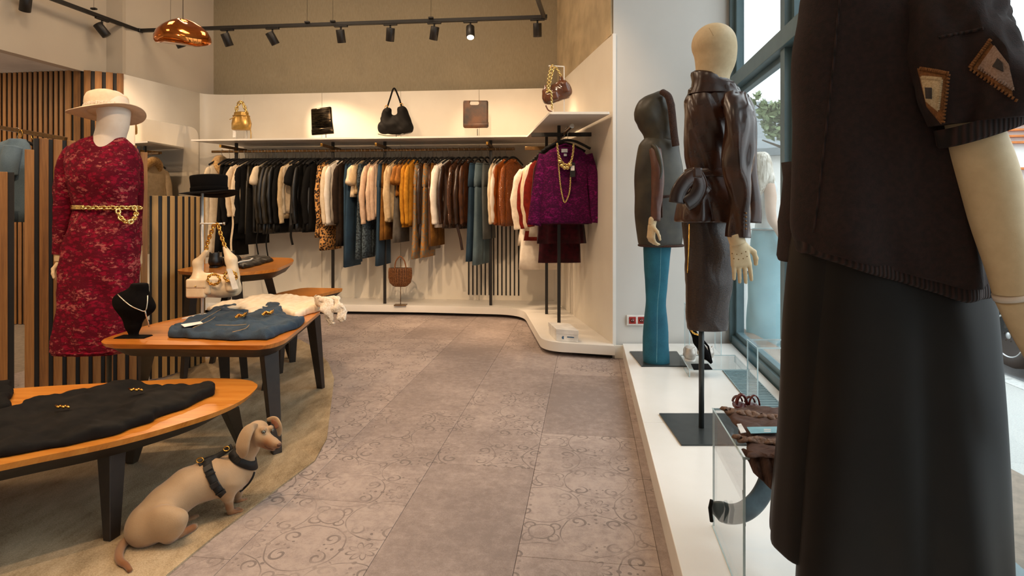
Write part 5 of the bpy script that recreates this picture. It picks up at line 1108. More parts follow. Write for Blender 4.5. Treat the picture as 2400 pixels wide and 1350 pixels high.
patch(so_, ((2320, 98), (2276, 160), (2374, 230), (2366, 155)), m_c1, .003, 'sleeve_patch'); patch(so_, ((2330, 106), (2292, 158), (2378, 212), (2364, 150)), m_c4, .006, 'patch_centre'); patch(so_, ((2338, 136), (2326, 156), (2352, 168), (2350, 148)), m_c3, .009, 'patch_diamond')
def zig(o, a, b, n, m, w_=4):
    ms = []; a = np.array(a, float); b = np.array(b, float); d = (b-a)/np.linalg.norm(b-a); nrm = np.array((-d[1], d[0]))
    for i in range(n):
        p = a+(b-a)*(i+.5)/n; H = on_obj(o, [tuple(p-nrm*w_), tuple(p+nrm*w_)], .006)
        if all(h is not None for h in H): ms.append(tube(H, .0022, 5))
    return cat_(*ms) if ms else None
for e, m in ((((2155, 160), (2224, 172)), m_c1), (((2224, 172), (2210, 290)), m_c1), (((2160, 182), (2206, 186)), m_c2), (((2206, 186), (2198, 258)), m_c2), (((2322, 92), (2272, 160)), m_c1), (((2272, 160), (2386, 238)), m_c1), (((2292, 158), (2376, 210)), m_c4)):
    z_ = zig(so_, *e, 14, m)
    if z_: obj('crochet_edging', z_, m, big, kind='stuff')
obj('sleeve_seam', tube([p for p in on_obj(so_, [(2200, 88), (2230, 82), (2262, 76), (2290, 70), (2304, 66)], .001) if p is not None], .003, 6), m_rib, big)
pf = [p for p in on_obj(body, [(q[0], q[1]) for q in FE], .0005) if p is not None]
if len(pf) > 3: obj('flap_edge', tube(pf, .0024, 6), m_c1 if 0 else m_rib, big)
# bare arm
limb([(2268, 260, 44, -.16), (2290, 330, 50, -.17), (2318, 420, 52, -.18), (2342, 520, 48, -.19), (2368, 620, 42, -.20), (2378, 686, 36, -.20)], YB_, big, 'upper_arm', m_manq, 28, n=8)
obj('elbow_joint', tube([D(2376, 684, YB_-.20), D(2380, 697, YB_-.20)], [.0345, .0345], 28), m_manq_w, big)
limb([(2382, 696, 36, -.20), (2412, 765, 34, -.20), (2450, 850, 28, -.20), (2478, 930, 22, -.20)], YB_, big, 'forearm', m_manq, 26, n=8)
hand('hand', big, m_manq, res=.005, w=D(2482, 945, YB_-.2), d=(.25, 0, -1), n=(1, 0, 0), sc_=1.0, thumb=1)
# culottes
silh([(470, 1872, 2040, .9, .04), (600, 1862, 2050, .9, .04), (800, 1842, 2060, .9, .05), (1000, 1824, 2060, .9, .06), (1150, 1810, 2060, .9, .07), (1262, 1802, 2060, .9, .07), (1275, 1806, 2056, .9, .07)], YB_, .9, 'trouser_leg', m_cul, big, n=60, wr=.004, seed=5, fr=6, sub=5, vert=2.5, wav=(600, 1200, .006), k=4)
silh([(470, 1910, 2285, .55), (600, 1902, 2298, .56), (700, 1896, 2306, .58), (850, 1890, 2313, .6), (1000, 1883, 2319, .62), (1200, 1875, 2327, .62), (1350, 1868, 2334, .62), (1440, 1864, 2338, .62), (1446, 1868, 2334, .6)], YB_, .6, 'trouser_leg', m_cul, big, n=84, wr=.007, seed=22, fr=6, sub=6, vert=3, wav=(560, 1300, .014), k=3)
limb([(1880, 1250, 34, .1), (1868, 1360, 26, .1), (1862, 1480, 20, .1)], YB_, big, 'boot_shaft', m_velvet, 16)
obj('neck', tube([D(2080, -110, YB_), D(2080, -170, YB_)], [.06, .055], 24), m_manq, big); head(big, m_manq, YB_, 2080, -290, 190, 250, -1, ((2080, -200), (2080, -150), 60, 60), res=.008)
cB = P(.83, 1.36, .107); flat('base_plate', box((cB[0], cB[1], .1125), (.34, .36, .010), .001), m_bplate, big); obj('stand_pole', tube([cB+np.array((0, 0, .01)), cB+np.array((0, 0, .8))], .0125, 14), m_bplate, big)
# ================================================================ acrylic risers on the platform
def riser(name, label, X0, X1, Y0, Y1, z1, t=.008, open_top=False, grp='clear acrylic risers on the platform'):
    o = thing('acrylic_riser', label, 'riser', P((X0+X1)/2, (Y0+Y1)/2, .107), grp); dx = .119; sh_ = lambda X_, Y: P(X_-dx*(Y1-Y), Y, 0)
    z0 = .108
    flat('side_panel', prism([sh_(X0, Y0), sh_(X0, Y1), sh_(X0+t, Y1), sh_(X0+t, Y0)], z0, z1, 0), m_acrylic, o)
    flat('side_panel', prism([sh_(X1-t, Y0), sh_(X1-t, Y1), sh_(X1, Y1), sh_(X1, Y0)], z0, z1, 0), m_acrylic, o)
    flat('top_panel', prism([sh_(X0, Y0), sh_(X0, Y1), sh_(X1, Y1), sh_(X1, Y0)], z1+.0005, z1+t, 0), m_acrylic, o)
    e = .0015
    for Xa in (X0, X1-t):
        for Y in (Y0, Y1):
            p = sh_(Xa, Y)+np.array((t/2, 0, 0)); flat('polished_edge', box((p[0], p[1], (z0+z1)/2), (t*.8, .0016, z1-z0)), m_acr_edge, o)
    for Y in (Y0, Y1):
        a, b = sh_(X0, Y), sh_(X1, Y); flat('polished_edge', rail((a[0], a[1], z1+t/2), (b[0], b[1], z1+t/2), .0016, t*.85, up=(0, 0, 1)), m_acr_edge, o)
    a, b = sh_(X0, Y0), sh_(X0, Y1); flat('polished_edge', rail((a[0], a[1], z1+t), (b[0], b[1], z1+t), .004, .0015), m_acr_edge, o); flat('polished_edge', rail((a[0], a[1], z0), (b[0], b[1], z0), .004, .0015), m_acr_edge, o)
    return o
riser('', 'large clear acrylic riser in front carrying the folded brown knit top', .656, 1.16, 1.685, 2.094, .484)
riser('', 'clear acrylic riser standing behind the one with the knit top, beside the window', 1.17, 1.47, 3.0, 3.19, .484)
riser('', 'low clear acrylic riser at the far end holding the display shoes', 1.13, 1.50, 3.92, 4.30, .150, t=.006)
riser('', 'clear acrylic riser at the far end against the white wall', 1.27, 1.50, 4.5, 4.72, .44, t=.006)
# folded brown knit top with lace on the big riser
kt = thing('knit_top', 'folded dark brown knit top with lace frill on the front acrylic riser', 'top', G(1780, 1010, .493)); m_kn = M('brown_fine_rib', (92, 66, 54), (70, 48, 40), 40, .95, bump=.8, bsc=120, stretch=(1, 6, 1)); m_kl = M('taupe_lace', (134, 106, 88), (92, 70, 58), 110, .95, bump=1, bsc=160)
KP = [G(x, y, .50) for x, y in ((1694, 958), (1722, 996), (1738, 1040), (1752, 1070), (1800, 1075), (1860, 1075), (1900, 1020), (1900, 962), (1800, 958))]
cloth_pile('folded_body', KP, .4935, .016, m_kn, kt, res=.005, seed=51, wr=.004, fr=30)
dp = []
for s_ in np.linspace(0, 1, 22):
    row = []
    for t_ in np.linspace(0, 1, 10):
        a = G(1738+s_*130, 1052+s_*24, .505); row.append(a+np.array((.02*t_*(1-s_), -.035*math.sin(t_*1.5), -.14*t_*(.35+s_*.65)))+np.array((0, .006*math.sin(s_*26+t_*2), 0)))
    dp.append(row)
thick(obj('hanging_front', grid_surf(dp), m_kn, kt), .004)
for (a, b) in (((1696, 961), (1850, 985)), ((1728, 1028), (1850, 1040))):
    pts = [G(a[0]+(b[0]-a[0])*t+0, a[1]+(b[1]-a[1])*t, .512)+np.array((0, .006*math.sin(t*40), .004*math.sin(t*55))) for t in np.linspace(0, 1, 50)]
    obj('lace_frill', tube(pts, .016, 8, flat_=.4, up=(0, 0, 1)), m_kl, kt)
ct = thing('swing_tags', 'white and pale blue swing tags lying on the brown knit top', 'tag', G(1770, 1006, .52))
m_tb = M('pale_blue_card', (124, 176, 188), None, 20, .35)
flat('white_tag', prism([G(x, y, .522) for x, y in ((1727, 994), (1737, 993), (1749, 1013), (1736, 1015))], .521, .5225), m_tagw, ct)
flat('blue_tag', prism([G(x, y, .522) for x, y in ((1750, 1001), (1822, 1000), (1824, 1014), (1760, 1016))], .521, .5225), m_tb, ct)
for yy in (1005, 1009): flat('print_line', prism([G(x, y, .5235) for x, y in ((1790, yy), (1806, yy), (1807, yy+2), (1791, yy+2))], .5226, .5229), m_tagw, ct)
# grey curved strap / belt lying inside the riser
gb = thing('leather_strap', 'dark grey leather strap curling down inside the front acrylic riser', 'strap', G(1720, 1240, .11)); m_gl = leather('grey_leather', (72, 88, 94), (54, 66, 72), .5, .1)
sp_ = spline([D(1808, 1080, 2.0), D(1798, 1130, 1.99), D(1776, 1172, 1.98), D(1745, 1198, 1.97), D(1712, 1205, 1.98), D(1684, 1196, 2.0), D(1668, 1190, 2.02)], 6)
obj('strap', tube(sp_, np.interp(np.linspace(0, 1, len(sp_)), [0, .4, .8, 1], [.028, .034, .032, .018]), 14, flat_=.3, up=(0, 1, 0)), m_gl, gb); obj('buckle_end', tube([D(1668, 1172, 2.0), D(1664, 1190, 2.0), D(1668, 1222, 2.0)], .006, 8), MG['black'], gb)
obj('thin_pin', tube([D(1742, 1150, 1.95), D(1746, 1232, 2.0)], .003, 6), m_gl, gb)
# red sandals
m_sand = leather('dark_red_leather', (96, 16, 10), (66, 10, 8), .35, .1)
for i, (cx, cy) in enumerate(((1738, 956), (1768, 958))):
    c = G(cx+3, 962+i*2, .493); st = thing('sandal', 'dark red strappy sandal, '+('left' if i == 0 else 'right')+' one of the pair behind the brown knit top', 'shoe', c, 'dark red sandals')
    flat('sole', prism(round_poly([c+np.array(q) for q in ((-.02, 0, 0), (.02, 0, 0), (.022, .06, 0), (-.016, .06, 0))], .02, 4), .4935, .503, .002), m_sand, st)
    a = np.linspace(.1, math.pi-.1, 14); obj('heel_strap', tube([c+np.array((.017*math.cos(q), .01, .012+.036*math.sin(q))) for q in a], .009 if i == 0 else .005, 8, flat_=.5), m_sand, st); obj('toe_strap', tube([c+np.array((.016*math.cos(q), .045, .012+.02*math.sin(q))) for q in a], .006, 8, flat_=.5), m_sand, st)
# black court shoe standing upright + silver trainers on the low riser
ps = thing('court_shoe', 'black pointed high-heeled shoe standing on its display plate, gold ankle chain', 'shoe', G(1645, 862, .158)); Yq = 3.95
flat('display_plate', prism([G(x, y, .158) for x, y in ((1619, 853), (1660, 853), (1670, 866), (1626, 867))], .157, .160, .0005), m_velvet, ps)
pr = [cone(D(1624, 776, Yq), D(1636, 800, Yq), .018, .026, .02), cone(D(1636, 800, Yq), D(1652, 830, Yq), .026, .026, .02), cone(D(1652, 830, Yq), D(1666, 850, Yq), .022, .008, .02), cone(D(1624, 776, Yq), D(1618, 770, Yq), .016, .012, .01)]
sdf_obj('shoe_upper', pr, .005, m_velvet, ps, bounds=(D(1600, 862, Yq)-np.array((0, .07, 0)), D(1685, 755, Yq)+np.array((0, .07, 0))), pad=.005)
obj('heel', tube([D(1640, 790, Yq), D(1660, 812, Yq), D(1669, 850, Yq)], [.009, .006, .004], 8), m_velvet, ps); obj('ankle_chain', chain(spline([D(1618, 772, Yq-.03), D(1627, 782, Yq-.035), D(1642, 786, Yq-.03)], 5), .012, .0026, .7), m_gold, ps)
m_silv = M('silver_leather', (206, 198, 188), (176, 166, 156), 26, .3, metal=.35, bump=.3, bsc=30)
shoe('trainer', 'silver and white trainer, left one behind the black high-heeled shoe', G(1618, 848, .158), (.25, 1), m=m_silv, msole=m_tagw, L=.24, boot=.01)
shoe('trainer', 'silver and white trainer, right one behind the black high-heeled shoe', G(1662, 846, .158), (.1, 1), m=m_silv, msole=m_tagw, L=.24, boot=.01)
# sockets
m_redp = M('red_plastic', (168, 40, 30), None, 30, .4)
sk = thing('wall_sockets', 'white double wall socket with red inserts at the left of the teal jeans', 'socket', D(1490, 750, 4.86)); yw = 4.895
c0_ = D(1491, 750, yw); flat('frame', box(c0_+np.array((0, -.006, 0)), (.148, .012, .078), .002), m_tagw, sk)
for px in (1481.5, 1502.5):
    c = D(px, 750, yw)+np.array((0, -.0135, 0)); ins = flat('insert', box(c, (.052, .004, .052), .001), m_redp, sk); obj('socket_well', tube([c+np.array((0, -.001, 0)), c+np.array((0, -.0032, 0))], .017, 18), M('dark_red_plastic', (104, 22, 18), None, 30, .5), ins)
    for s_ in (-1, 1): obj('pin_hole', tube([c+np.array((s_*.007, -.003, 0)), c+np.array((s_*.007, -.0042, 0))], .0028, 8), m_tagw, ins)
# ================================================================ dog
ddx = lambda x, y, Y: D(x, y, Y)
def mk(p, q, r1, r2, k=.02): return cone(ddx(*p), ddx(*q), r1, r2, k)
zt = .007
DP = [mk((352, 1222, 2.20), (392, 1182, 2.25), .068, .064, .03), mk((392, 1182, 2.25), (440, 1142, 2.31), .062, .062, .03), mk((440, 1142, 2.31), (500, 1120, 2.37), .062, .066, .03), mk((500, 1120, 2.37), (548, 1114, 2.42), .066, .056, .03),
      mk((548, 1108, 2.42), (574, 1100, 2.44), .054, .040, .03), mk((556, 1092, 2.43), (584, 1050, 2.44), .046, .032, .03), mk((584, 1050, 2.44), (598, 1020, 2.44), .032, .030, .02),
      ell(ddx(345, 1238, 2.19), (.060, .062, .052), k=.03),
      # near thigh, shank, hind foot
      ell(ddx(386, 1226, 2.155), (.068, .036, .060), k=.025), mk((420, 1216, 2.16), (400, 1258, 2.17), .026, .020, .02), mk((392, 1262, 2.17), (424, 1251, 2.20), .0155, .0115, .012), mk((424, 1251, 2.20), (452, 1237, 2.265), .0115, .0135, .008),
      mk((448, 1238, 2.262), (458, 1236, 2.28), .0105, .0095, .004), mk((450, 1234, 2.285), (458, 1231, 2.292), .010, .008, .004),
      # far hind foot
      mk((425, 1228, 2.32), (452, 1216, 2.345), .014, .011, .01), mk((452, 1216, 2.345), (461, 1212, 2.36), .012, .010, .006),
      # near front leg
      mk((540, 1135, 2.375), (534, 1160, 2.36), .038, .023, .02), mk((534, 1160, 2.36), (538, 1190, 2.375), .020, .0125, .012), mk((538, 1190, 2.375), (541, 1199, 2.382), .0125, .0125, .006), mk((541, 1201, 2.385), (556, 1203, 2.40), .0130, .0120, .008),
      mk((553, 1202, 2.392), (566, 1201, 2.40), .0088, .0072, .003), mk((552, 1198, 2.408), (568, 1196, 2.415), .0088, .0072, .003), mk((550, 1194, 2.42), (563, 1192, 2.43), .0080, .007, .003),
      # far front leg
      mk((562, 1130, 2.46), (558, 1158, 2.47), .026, .015, .015), mk((558, 1158, 2.47), (558, 1172, 2.48), .013, .0115, .008), mk((558, 1174, 2.48), (572, 1177, 2.495), .0115, .0105, .006), mk((570, 1176, 2.492), (579, 1174, 2.50), .0078, .0066, .003), mk((570, 1172, 2.505), (578, 1170, 2.51), .0076, .0064, .003),
      # head: skull, brow, cheeks, muzzle, jaw
      ell(ddx(604, 1009, 2.44), (.041, .038, .037), k=.012), ell(ddx(612, 1020, 2.415), (.028, .026, .025), k=.012), mk((612, 1022, 2.42), (640, 1038, 2.392), .027, .0185, .012), mk((640, 1038, 2.392), (651, 1042, 2.385), .0185, .0135, .006), mk((608, 1034, 2.42), (640, 1049, 2.395), .020, .012, .008),
      ell(ddx(617, 1006, 2.405), (.013, .012, .010), k=.008), ell(ddx(634, 1003, 2.435), (.012, .012, .010), k=.008),
      (ell(ddx(619, 1012, 2.382), (.0075, .006, .0065))[0], -1), (ell(ddx(639, 1008, 2.415), (.006, .006, .0055))[0], -1)]
def mm2(fn):
    return lambda P_: np.maximum(fn(P_), (zt-P_[:, 2]))
dfn = mm2(union(DP))
m_fur = bpy.data.materials.new('fawn_coat'); m_fur.use_nodes = True; nt = m_fur.node_tree; b = nt.nodes['Principled BSDF']; b.inputs['Roughness'].default_value = .62; b.inputs['Sheen Weight'].default_value = .25
at = nt.nodes.new('ShaderNodeAttribute'); at.attribute_name = 'coat'; vec, _ = xyz(nt, scale=(1, 1, 1)); hair = noise(nt, vec, 420, 3); nn_ = noise(nt, vec, 16, 3)
fawn = mixc(nt, nn_, (164, 132, 96), (188, 158, 122)); tan = mixc(nt, hair, (120, 66, 18), (144, 84, 26)); mx = mixc(nt, X(nt, at.outputs['Fac']), fawn, tan); mx = mixc(nt, hair*.35, mx, (120, 90, 60)); nt.links.new(mx, b.inputs['Base Color']); bumpn(nt, b, hair, .3, .0015)
dog = thing('dog', 'small fawn dachshund sitting on the beige carpet wearing a black harness, head turned right', 'dog', G(430, 1255, zt))
lo = np.minimum(ddx(290, 1290, 2.1), ddx(290, 970, 2.3)); v, f = nets(dfn, (ddx(290, 1290, 2.17)[0]-.04, 1.80, zt-.004), (ddx(668, 1000, 2.40)[0]+.03, 2.33, .36), .0042)
db = obj('body', (v, f), m_fur, dog)
TAN = [((630, 1044, 2.39), .030, 1.), ((622, 1046, 2.39), .024, .9), ((650, 1046, 2.385), .018, .9), ((612, 1038, 2.40), .014, .8), ((618, 1000, 2.40), .007, .3), ((552, 1202, 2.395), .038, 1.), ((536, 1185, 2.37), .024, .7), ((570, 1176, 2.49), .036, 1.), ((560, 1160, 2.47), .02, .5), ((440, 1244, 2.23), .045, 1.), ((410, 1258, 2.18), .03, .7), ((455, 1217, 2.345), .03, .6),
       ((575, 1120, 2.42), .020, .6), ((345, 1275, 2.17), .035, .5), ((318, 1225, 2.22), .055, .6), ((352, 1160, 2.30), .055, .55), ((410, 1112, 2.36), .05, .45), ((520, 1064, 2.44), .04, .3), ((536, 1160, 2.35), .018, .5)]
col = np.zeros(len(v))
for q, r, a in TAN:
    d = np.linalg.norm(v-ddx(*q), axis=1); col = np.maximum(col, a*np.clip((r*1.35-d)/(r*.8), 0, 1))
A_ = db.data.attributes.new('coat', 'FLOAT', 'POINT'); A_.data.foreach_set('value', col.astype(np.float32))
def tanobj(name, vf, parent, val=0.0):
    o = obj(name, vf, m_fur, parent); a = o.data.attributes.new('coat', 'FLOAT', 'POINT'); a.data.foreach_set('value', np.full(len(vf[0]), val, np.float32)); return o
tl = spline([ddx(330, 1258, 2.19), ddx(306, 1262, 2.165), ddx(288, 1276, 2.14), G(279, 1297, .018), G(282, 1315, .017), G(296, 1325, .016), G(305, 1337, .015)], 6)
tv = tube(tl, np.interp(np.linspace(0, 1, len(tl)), [0, .2, .6, 1], [.024, .016, .012, .007]), 14); to = tanobj('tail', tv, dog, .4); to.data.attributes['coat'].data.foreach_set('value', np.repeat(np.clip(np.linspace(.15, 1.2, len(tl)), 0, 1), 14).astype(np.float32))
# ears: flat drooping lobes
def ear(pts, name, fl=.28, up=(0, 1, 0)):
    c = spline([ddx(x, y, Y) for x, y, Y, r in pts], 6); r = spline([(r, 0, 0) for *_, r in pts], 6)[:, 0]/1500*2.42
    return tanobj(name, tube(c, r, 18, flat_=fl, up=up), dog, .0)
ear([(604, 996, 2.41, 3), (592, 1000, 2.392, 9), (580, 1012, 2.38, 14), (572, 1030, 2.372, 16.5), (568, 1048, 2.368, 17.5), (567, 1062, 2.372, 14), (566, 1073, 2.378, 5)], 'ear', .30, (.25, 1, 0))
ear([(626, 984, 2.475, 4), (638, 983, 2.475, 8), (648, 986, 2.465, 9.5), (653, 997, 2.45, 8.5), (655, 1010, 2.45, 7), (654, 1022, 2.45, 3)], 'ear', .38, (.1, 1, .2))
m_inner = M('inner_ear', (128, 78, 52), None, 60, .8); obj('inner_ear', tube(spline([ddx(636, 987, 2.452), ddx(645, 992, 2.44), ddx(650, 1004, 2.432)], 5), [.004]+[.009]*9+[.004], 10, flat_=.3, up=(0, 1, 0)), m_inner, dog)
# eyes
m_iris = M('pale_blue_iris', (150, 160, 150), (120, 134, 128), 300, .12, coat=1); m_pup = M('pupil', (14, 12, 10), None, 30, .08, coat=1); m_rim = M('eye_rim', (86, 58, 38), None, 30, .6); m_nose = M('nose_leather', (96, 62, 46), (72, 46, 34), 200, .35, bump=.4, bsc=500)
for (x, y, Y), nr, r in (((618, 1012, 2.392), (.25, -1, .15), .0060), ((639, 1008, 2.42), (.75, -.6, .2), .0050)):
    c = ddx(x, y, Y); nr = np.array(nr)/np.linalg.norm(nr)
    e = obj('eye', lathe([(r*math.sin(a)+1e-5, r*math.cos(a)) for a in np.linspace(0, math.pi, 10)], c, 18), m_iris, dog)
    obj('pupil', tube([c+nr*r*.90, c+nr*r*1.02], [r*.48, r*.40], 14), m_pup, e)
    uu = np.cross(nr, (0, 0, 1)); uu /= np.linalg.norm(uu); vv_ = np.cross(uu, nr); obj('eyelid', tube([c+nr*r*.45+uu*r*1.12*math.cos(a)+vv_*r*.85*math.sin(a) for a in np.linspace(0, 2*math.pi, 18, endpoint=False)], r*.24, 6, closed=True), m_rim, e)
nz = ddx(654, 1043, 2.378); no = sdf_obj('nose', [ell(nz, (.0095, .0085, .0075), k=.004), (ell(nz+np.array((.007, -.006, -.001)), (.0022, .0035, .002))[0], -1), (ell(nz+np.array((.0015, -.0085, -.001)), (.0022, .0035, .002))[0], -1)], .0014, m_nose, dog, bounds=(nz-.014, nz+.014), pad=0)
mo = [onto(x, y, 2.39, dfn, .0006, .15) for x, y in ((652, 1051), (645, 1053), (636, 1053), (627, 1050), (620, 1045))]; obj('mouth_line', tube(spline(mo, 4), .0011, 5), m_rim, dog)
m_claw = M('claw', (52, 44, 38), None, 30, .4)
for x, y, Y in ((568, 1203, 2.397), (570, 1198, 2.413), (565, 1194, 2.43), (580, 1175, 2.50), (579, 1171, 2.512), (461, 1237, 2.28), (461, 1232, 2.293), (464, 1213, 2.362)):
    p = ddx(x, y, Y); obj('claw', tube([p-np.array((.005, 0, 0)), p+np.array((.002, -.001, -.0015))], [.0032, .0014], 8), m_claw, dog)
# harness
hs = thing('dog_harness', 'black webbing harness with brass rings on the fawn dachshund', 'harness', ddx(510, 1110, 2.40)); m_web = M('black_webbing', (22, 20, 19), (14, 13, 12), 300, .7, bump=.6, bsc=700); m_pl = M('black_plastic', (24, 24, 25), None, 30, .35)
trunk = mm2(union(DP[:8])); gc = ddx(513, 1120, 2.385); gax = np.array((.80, .34, .40)); obj('chest_strap', wrap(trunk, gc, gax, .12, .027, .0035, 64, lift=.003), m_web, hs)
nc = ddx(586, 1080, 2.437); nax = np.array((.56, .10, .80)); obj('neck_strap', wrap(trunk, nc, nax, .085, .024, .0035, 56, lift=.003), m_web, hs)
bk_ = [onto(x, y, 2.38, dfn, .0022, .2) for x, y in ((466, 1090), (478, 1084), (492, 1078), (506, 1071), (520, 1063), (532, 1055), (543, 1046))]
obj('back_strap', tube(spline(bk_, 4), .011, 8, flat_=.35, up=(.2, -.75, .65)), m_web, hs)
ch_ = [onto(x, y, 2.40, dfn, .002, .2) for x, y in ((596, 1106), (592, 1118), (584, 1131), (572, 1144), (562, 1152))]
obj('front_strap', tube(spline(ch_, 4), .0045, 8, flat_=.5, up=(0, -1, 0)), m_web, hs)
def on_strap(c0, ax, y, xs):   # surface point of the strap at picture height y
    best = min(((abs(float(np.dot(p_-c0, ax))), x, p_) for x in xs for p_ in [onto(x, y, 2.38, trunk, .004, .2)]), key=lambda t_: t_[0]); return best[2]
def buckle(c0, ax, y, xs, L, W_, name, m=m_pl, th=.008):
    p = on_strap(c0, ax, y, xs); q = on_strap(c0, ax, y+6, xs); d = q-p; d /= np.linalg.norm(d); e = np.array(ax)/np.linalg.norm(ax); n_ = np.cross(d, e); n_ /= np.linalg.norm(n_); n_ = n_ if n_[1] < 0 else -n_; e = np.cross(n_, d)
    return flat(name, box(p+n_*.003, (W_, L, th), .002, np.stack([e, d, n_], 1)), m, hs)
XS = range(470, 545, 2)
for y_, L_, W_, nm_ in ((1098, .024, .030, 'side_buckle'), (1112, .006, .034, 'strap_slider'), (1136, .020, .031, 'side_buckle'), (1152, .006, .034, 'strap_slider')): buckle(gc, gax, y_, XS, L_, W_, nm_)
buckle(nc, nax, 1078, range(545, 615, 2), .020, .028, 'neck_buckle')
for x, y, r in ((470, 1080, .0125), (532, 1053, .0105)):
    c = onto(x, y+4, 2.38, dfn, .004, .2)+np.array((0, -.004, .010)); obj('brass_ring', tube([c+np.array((r*math.cos(a), .004*math.sin(a), r*.62*math.sin(a))) for a in np.linspace(0, 2*math.pi, 22, endpoint=False)], .0021, 7, closed=True), m_gold, hs)
# ================================================================ bags on the shelf
ZS = 1.8735
def shelf_pt(px, Y): X_ = (px-1200)/1500*Y; return P(X_, Y, ZS)
def bstand(parent, px, Y, ztop, m=m_tabdark, h=0, w=.10):
    c = shelf_pt(px, Y); flat('stand_base', box(c+np.array((0, 0, .004)), (w, .08, .006), .001), m, parent); obj('stand_rod', tube([c+np.array((0, 0, .006)), np.array((c[0], c[1], ztop))], .0035, 8), m, parent)
def D2(x, y, Y): return D(x, y, Y)
# gold bucket bag
m_gl2 = leather('metallic_gold_leather', (196, 156, 82), (160, 122, 56), .3, .2, sc_=14, metal=.55); Y1 = 6.95; k1 = Y1/1500
g1 = thing('handbag', 'small metallic gold bucket bag at the left end of the wall shelf', 'handbag', shelf_pt(566, Y1))
R = [ringpx(y, a, b, Y1, .62, 36, wav=w_, k=9, ph=1) for y, a, b, w_ in ((305, 546, 585, 0), (303, 544, 587, 0), (290, 544, 589, .01), (275, 547, 585, .02), (268, 550, 581, .06), (264, 551, 580, .10), (262, 556, 575, .10))]
obj('bag_body', loft(R), m_gl2, g1); obj('drawstring', tube(ringpx(272, 547, 584, Y1, .66, 30), .006, 6, closed=True), m_gl2, g1); obj('drawstring_end', tube([D2(552, 272, Y1-.12), D2(543, 278, Y1-.13), D2(538, 280, Y1-.13)], .005, 6), m_gl2, g1)
obj('braided_handle', chain(spline([D2(553, 265, Y1), D2(556, 250, Y1), D2(564, 239, Y1), D2(572, 248, Y1), D2(578, 265, Y1)], 8), .045, .008, .6), m_pale_gold, g1, kind='stuff')
for px in (553, 577): flat('stand_rod', rail(D2(px, 306, Y1), np.array((D2(px, 300, Y1)[0], D2(px, 300, Y1)[1], ZS)), .006, .006, up=(0, 1, 0)), mw, g1)
flat('stand_base', box(shelf_pt(566, Y1)+np.array((0, 0, .003)), (.16, .12, .005), .001), mw, g1)
flat('stand_rod', rail(D2(579, 330, Y1+.08), D2(579, 242, Y1+.08), .006, .006, up=(0, 1, 0)), mw, g1)
obj('hanging_strap', tube(spline([D2(586, 300, Y1-.1), D2(588, 312, Y1-.1), D2(588, 329, Y1-.1)], 4), .006, 6, flat_=.4, up=(0, 1, 0)), m_gl2, g1)
flat('price_tag', box(D2(549, 314, Y1-.11), (.03, .002, .07)), m_tagw, g1)
# croc clutch
m_cc = M('silver_black_croc', (58, 50, 38), (18, 14, 10), 16, .16, metal=.9, stretch=(1.2, 1.2, 7), bump=1, bsc=9, lo=.42, hi=.58); Y2 = 6.9
g2 = thing('handbag', 'upright glossy dark crocodile-embossed clutch on the shelf under the brightest light', 'handbag', shelf_pt(756, Y2))
def slab(name, pts, Y, t, m, parent, b=.006, hole=None):
    A = [D2(x, y, Y-t/2) for x, y in pts]; B_ = [D2(x, y, Y-t/2)+np.array((0, t*S, 0)) for x, y in pts]; n = len(pts); f = [tuple(range(n)), tuple(range(n, 2*n))[::-1]]+[((i+1) % n, i, n+i, n+(i+1) % n) for i in range(n)]
    return obj(name, bev((np.array(A+B_), f), b, 2), m, parent)
slab('bag_body', ((728, 255), (775, 249), (777, 280), (781, 311), (755, 315), (730, 316), (729, 290)), Y2, .05, m_cc, g2, .012); slab('lower_fold', ((729, 303), (780, 297), (782, 313), (730, 317)), Y2-.03, .03, m_cc, g2, .008); bstand(g2, 764, Y2, 1.95)
# black tote
m_bt = leather('black_nubuck', (13, 10, 8), (8, 6, 5), .75, 0, sc_=10, spec=.15); Y3 = 6.85
g3 = thing('handbag', 'black slouchy leather tote with shoulder strap in the middle of the shelf', 'handbag', shelf_pt(927, Y3))
pr = [rbox(D2(926, 300, Y3), (.36, .11, .10), .03, ry_(-.02)), cone(D2(900, 300, Y3), D2(908, 264, Y3), .06, .050, .03), cone(D2(952, 298, Y3), D2(942, 259, Y3), .07, .055, .03), ell(D2(927, 292, Y3), (.15, .045, .11), k=.03)]
sdf_obj('bag_body', pr, .009, m_bt, g3, bounds=(D2(876, 328, Y3)-np.array((0, .12, 0)), D2(978, 245, Y3)+np.array((0, .12, 0))), warp=fold(44, .004, 16))
obj('piping', tube(spline([D2(886, 314, Y3-.085), D2(905, 318, Y3-.09), D2(935, 317, Y3-.09), D2(965, 310, Y3-.085)], 5), .004, 6), m_tabdark, g3)
obj('shoulder_strap', tube(spline([D2(907, 254, Y3), D2(914, 232, Y3), D2(923, 207, Y3), D2(932, 222, Y3), D2(941, 248, Y3)], 6), .009, 8, flat_=.35, up=(0, 1, 0)), m_bt, g3)
for x, y in ((906, 252), (941, 247)): obj('strap_ring', tube([D2(x+3.5*math.cos(a), y+5*math.sin(a), Y3) for a in np.linspace(0, 2*math.pi, 14, endpoint=False)], .004, 6, closed=True), m_gold, g3)
bstand(g3, 929, Y3, 2.0)
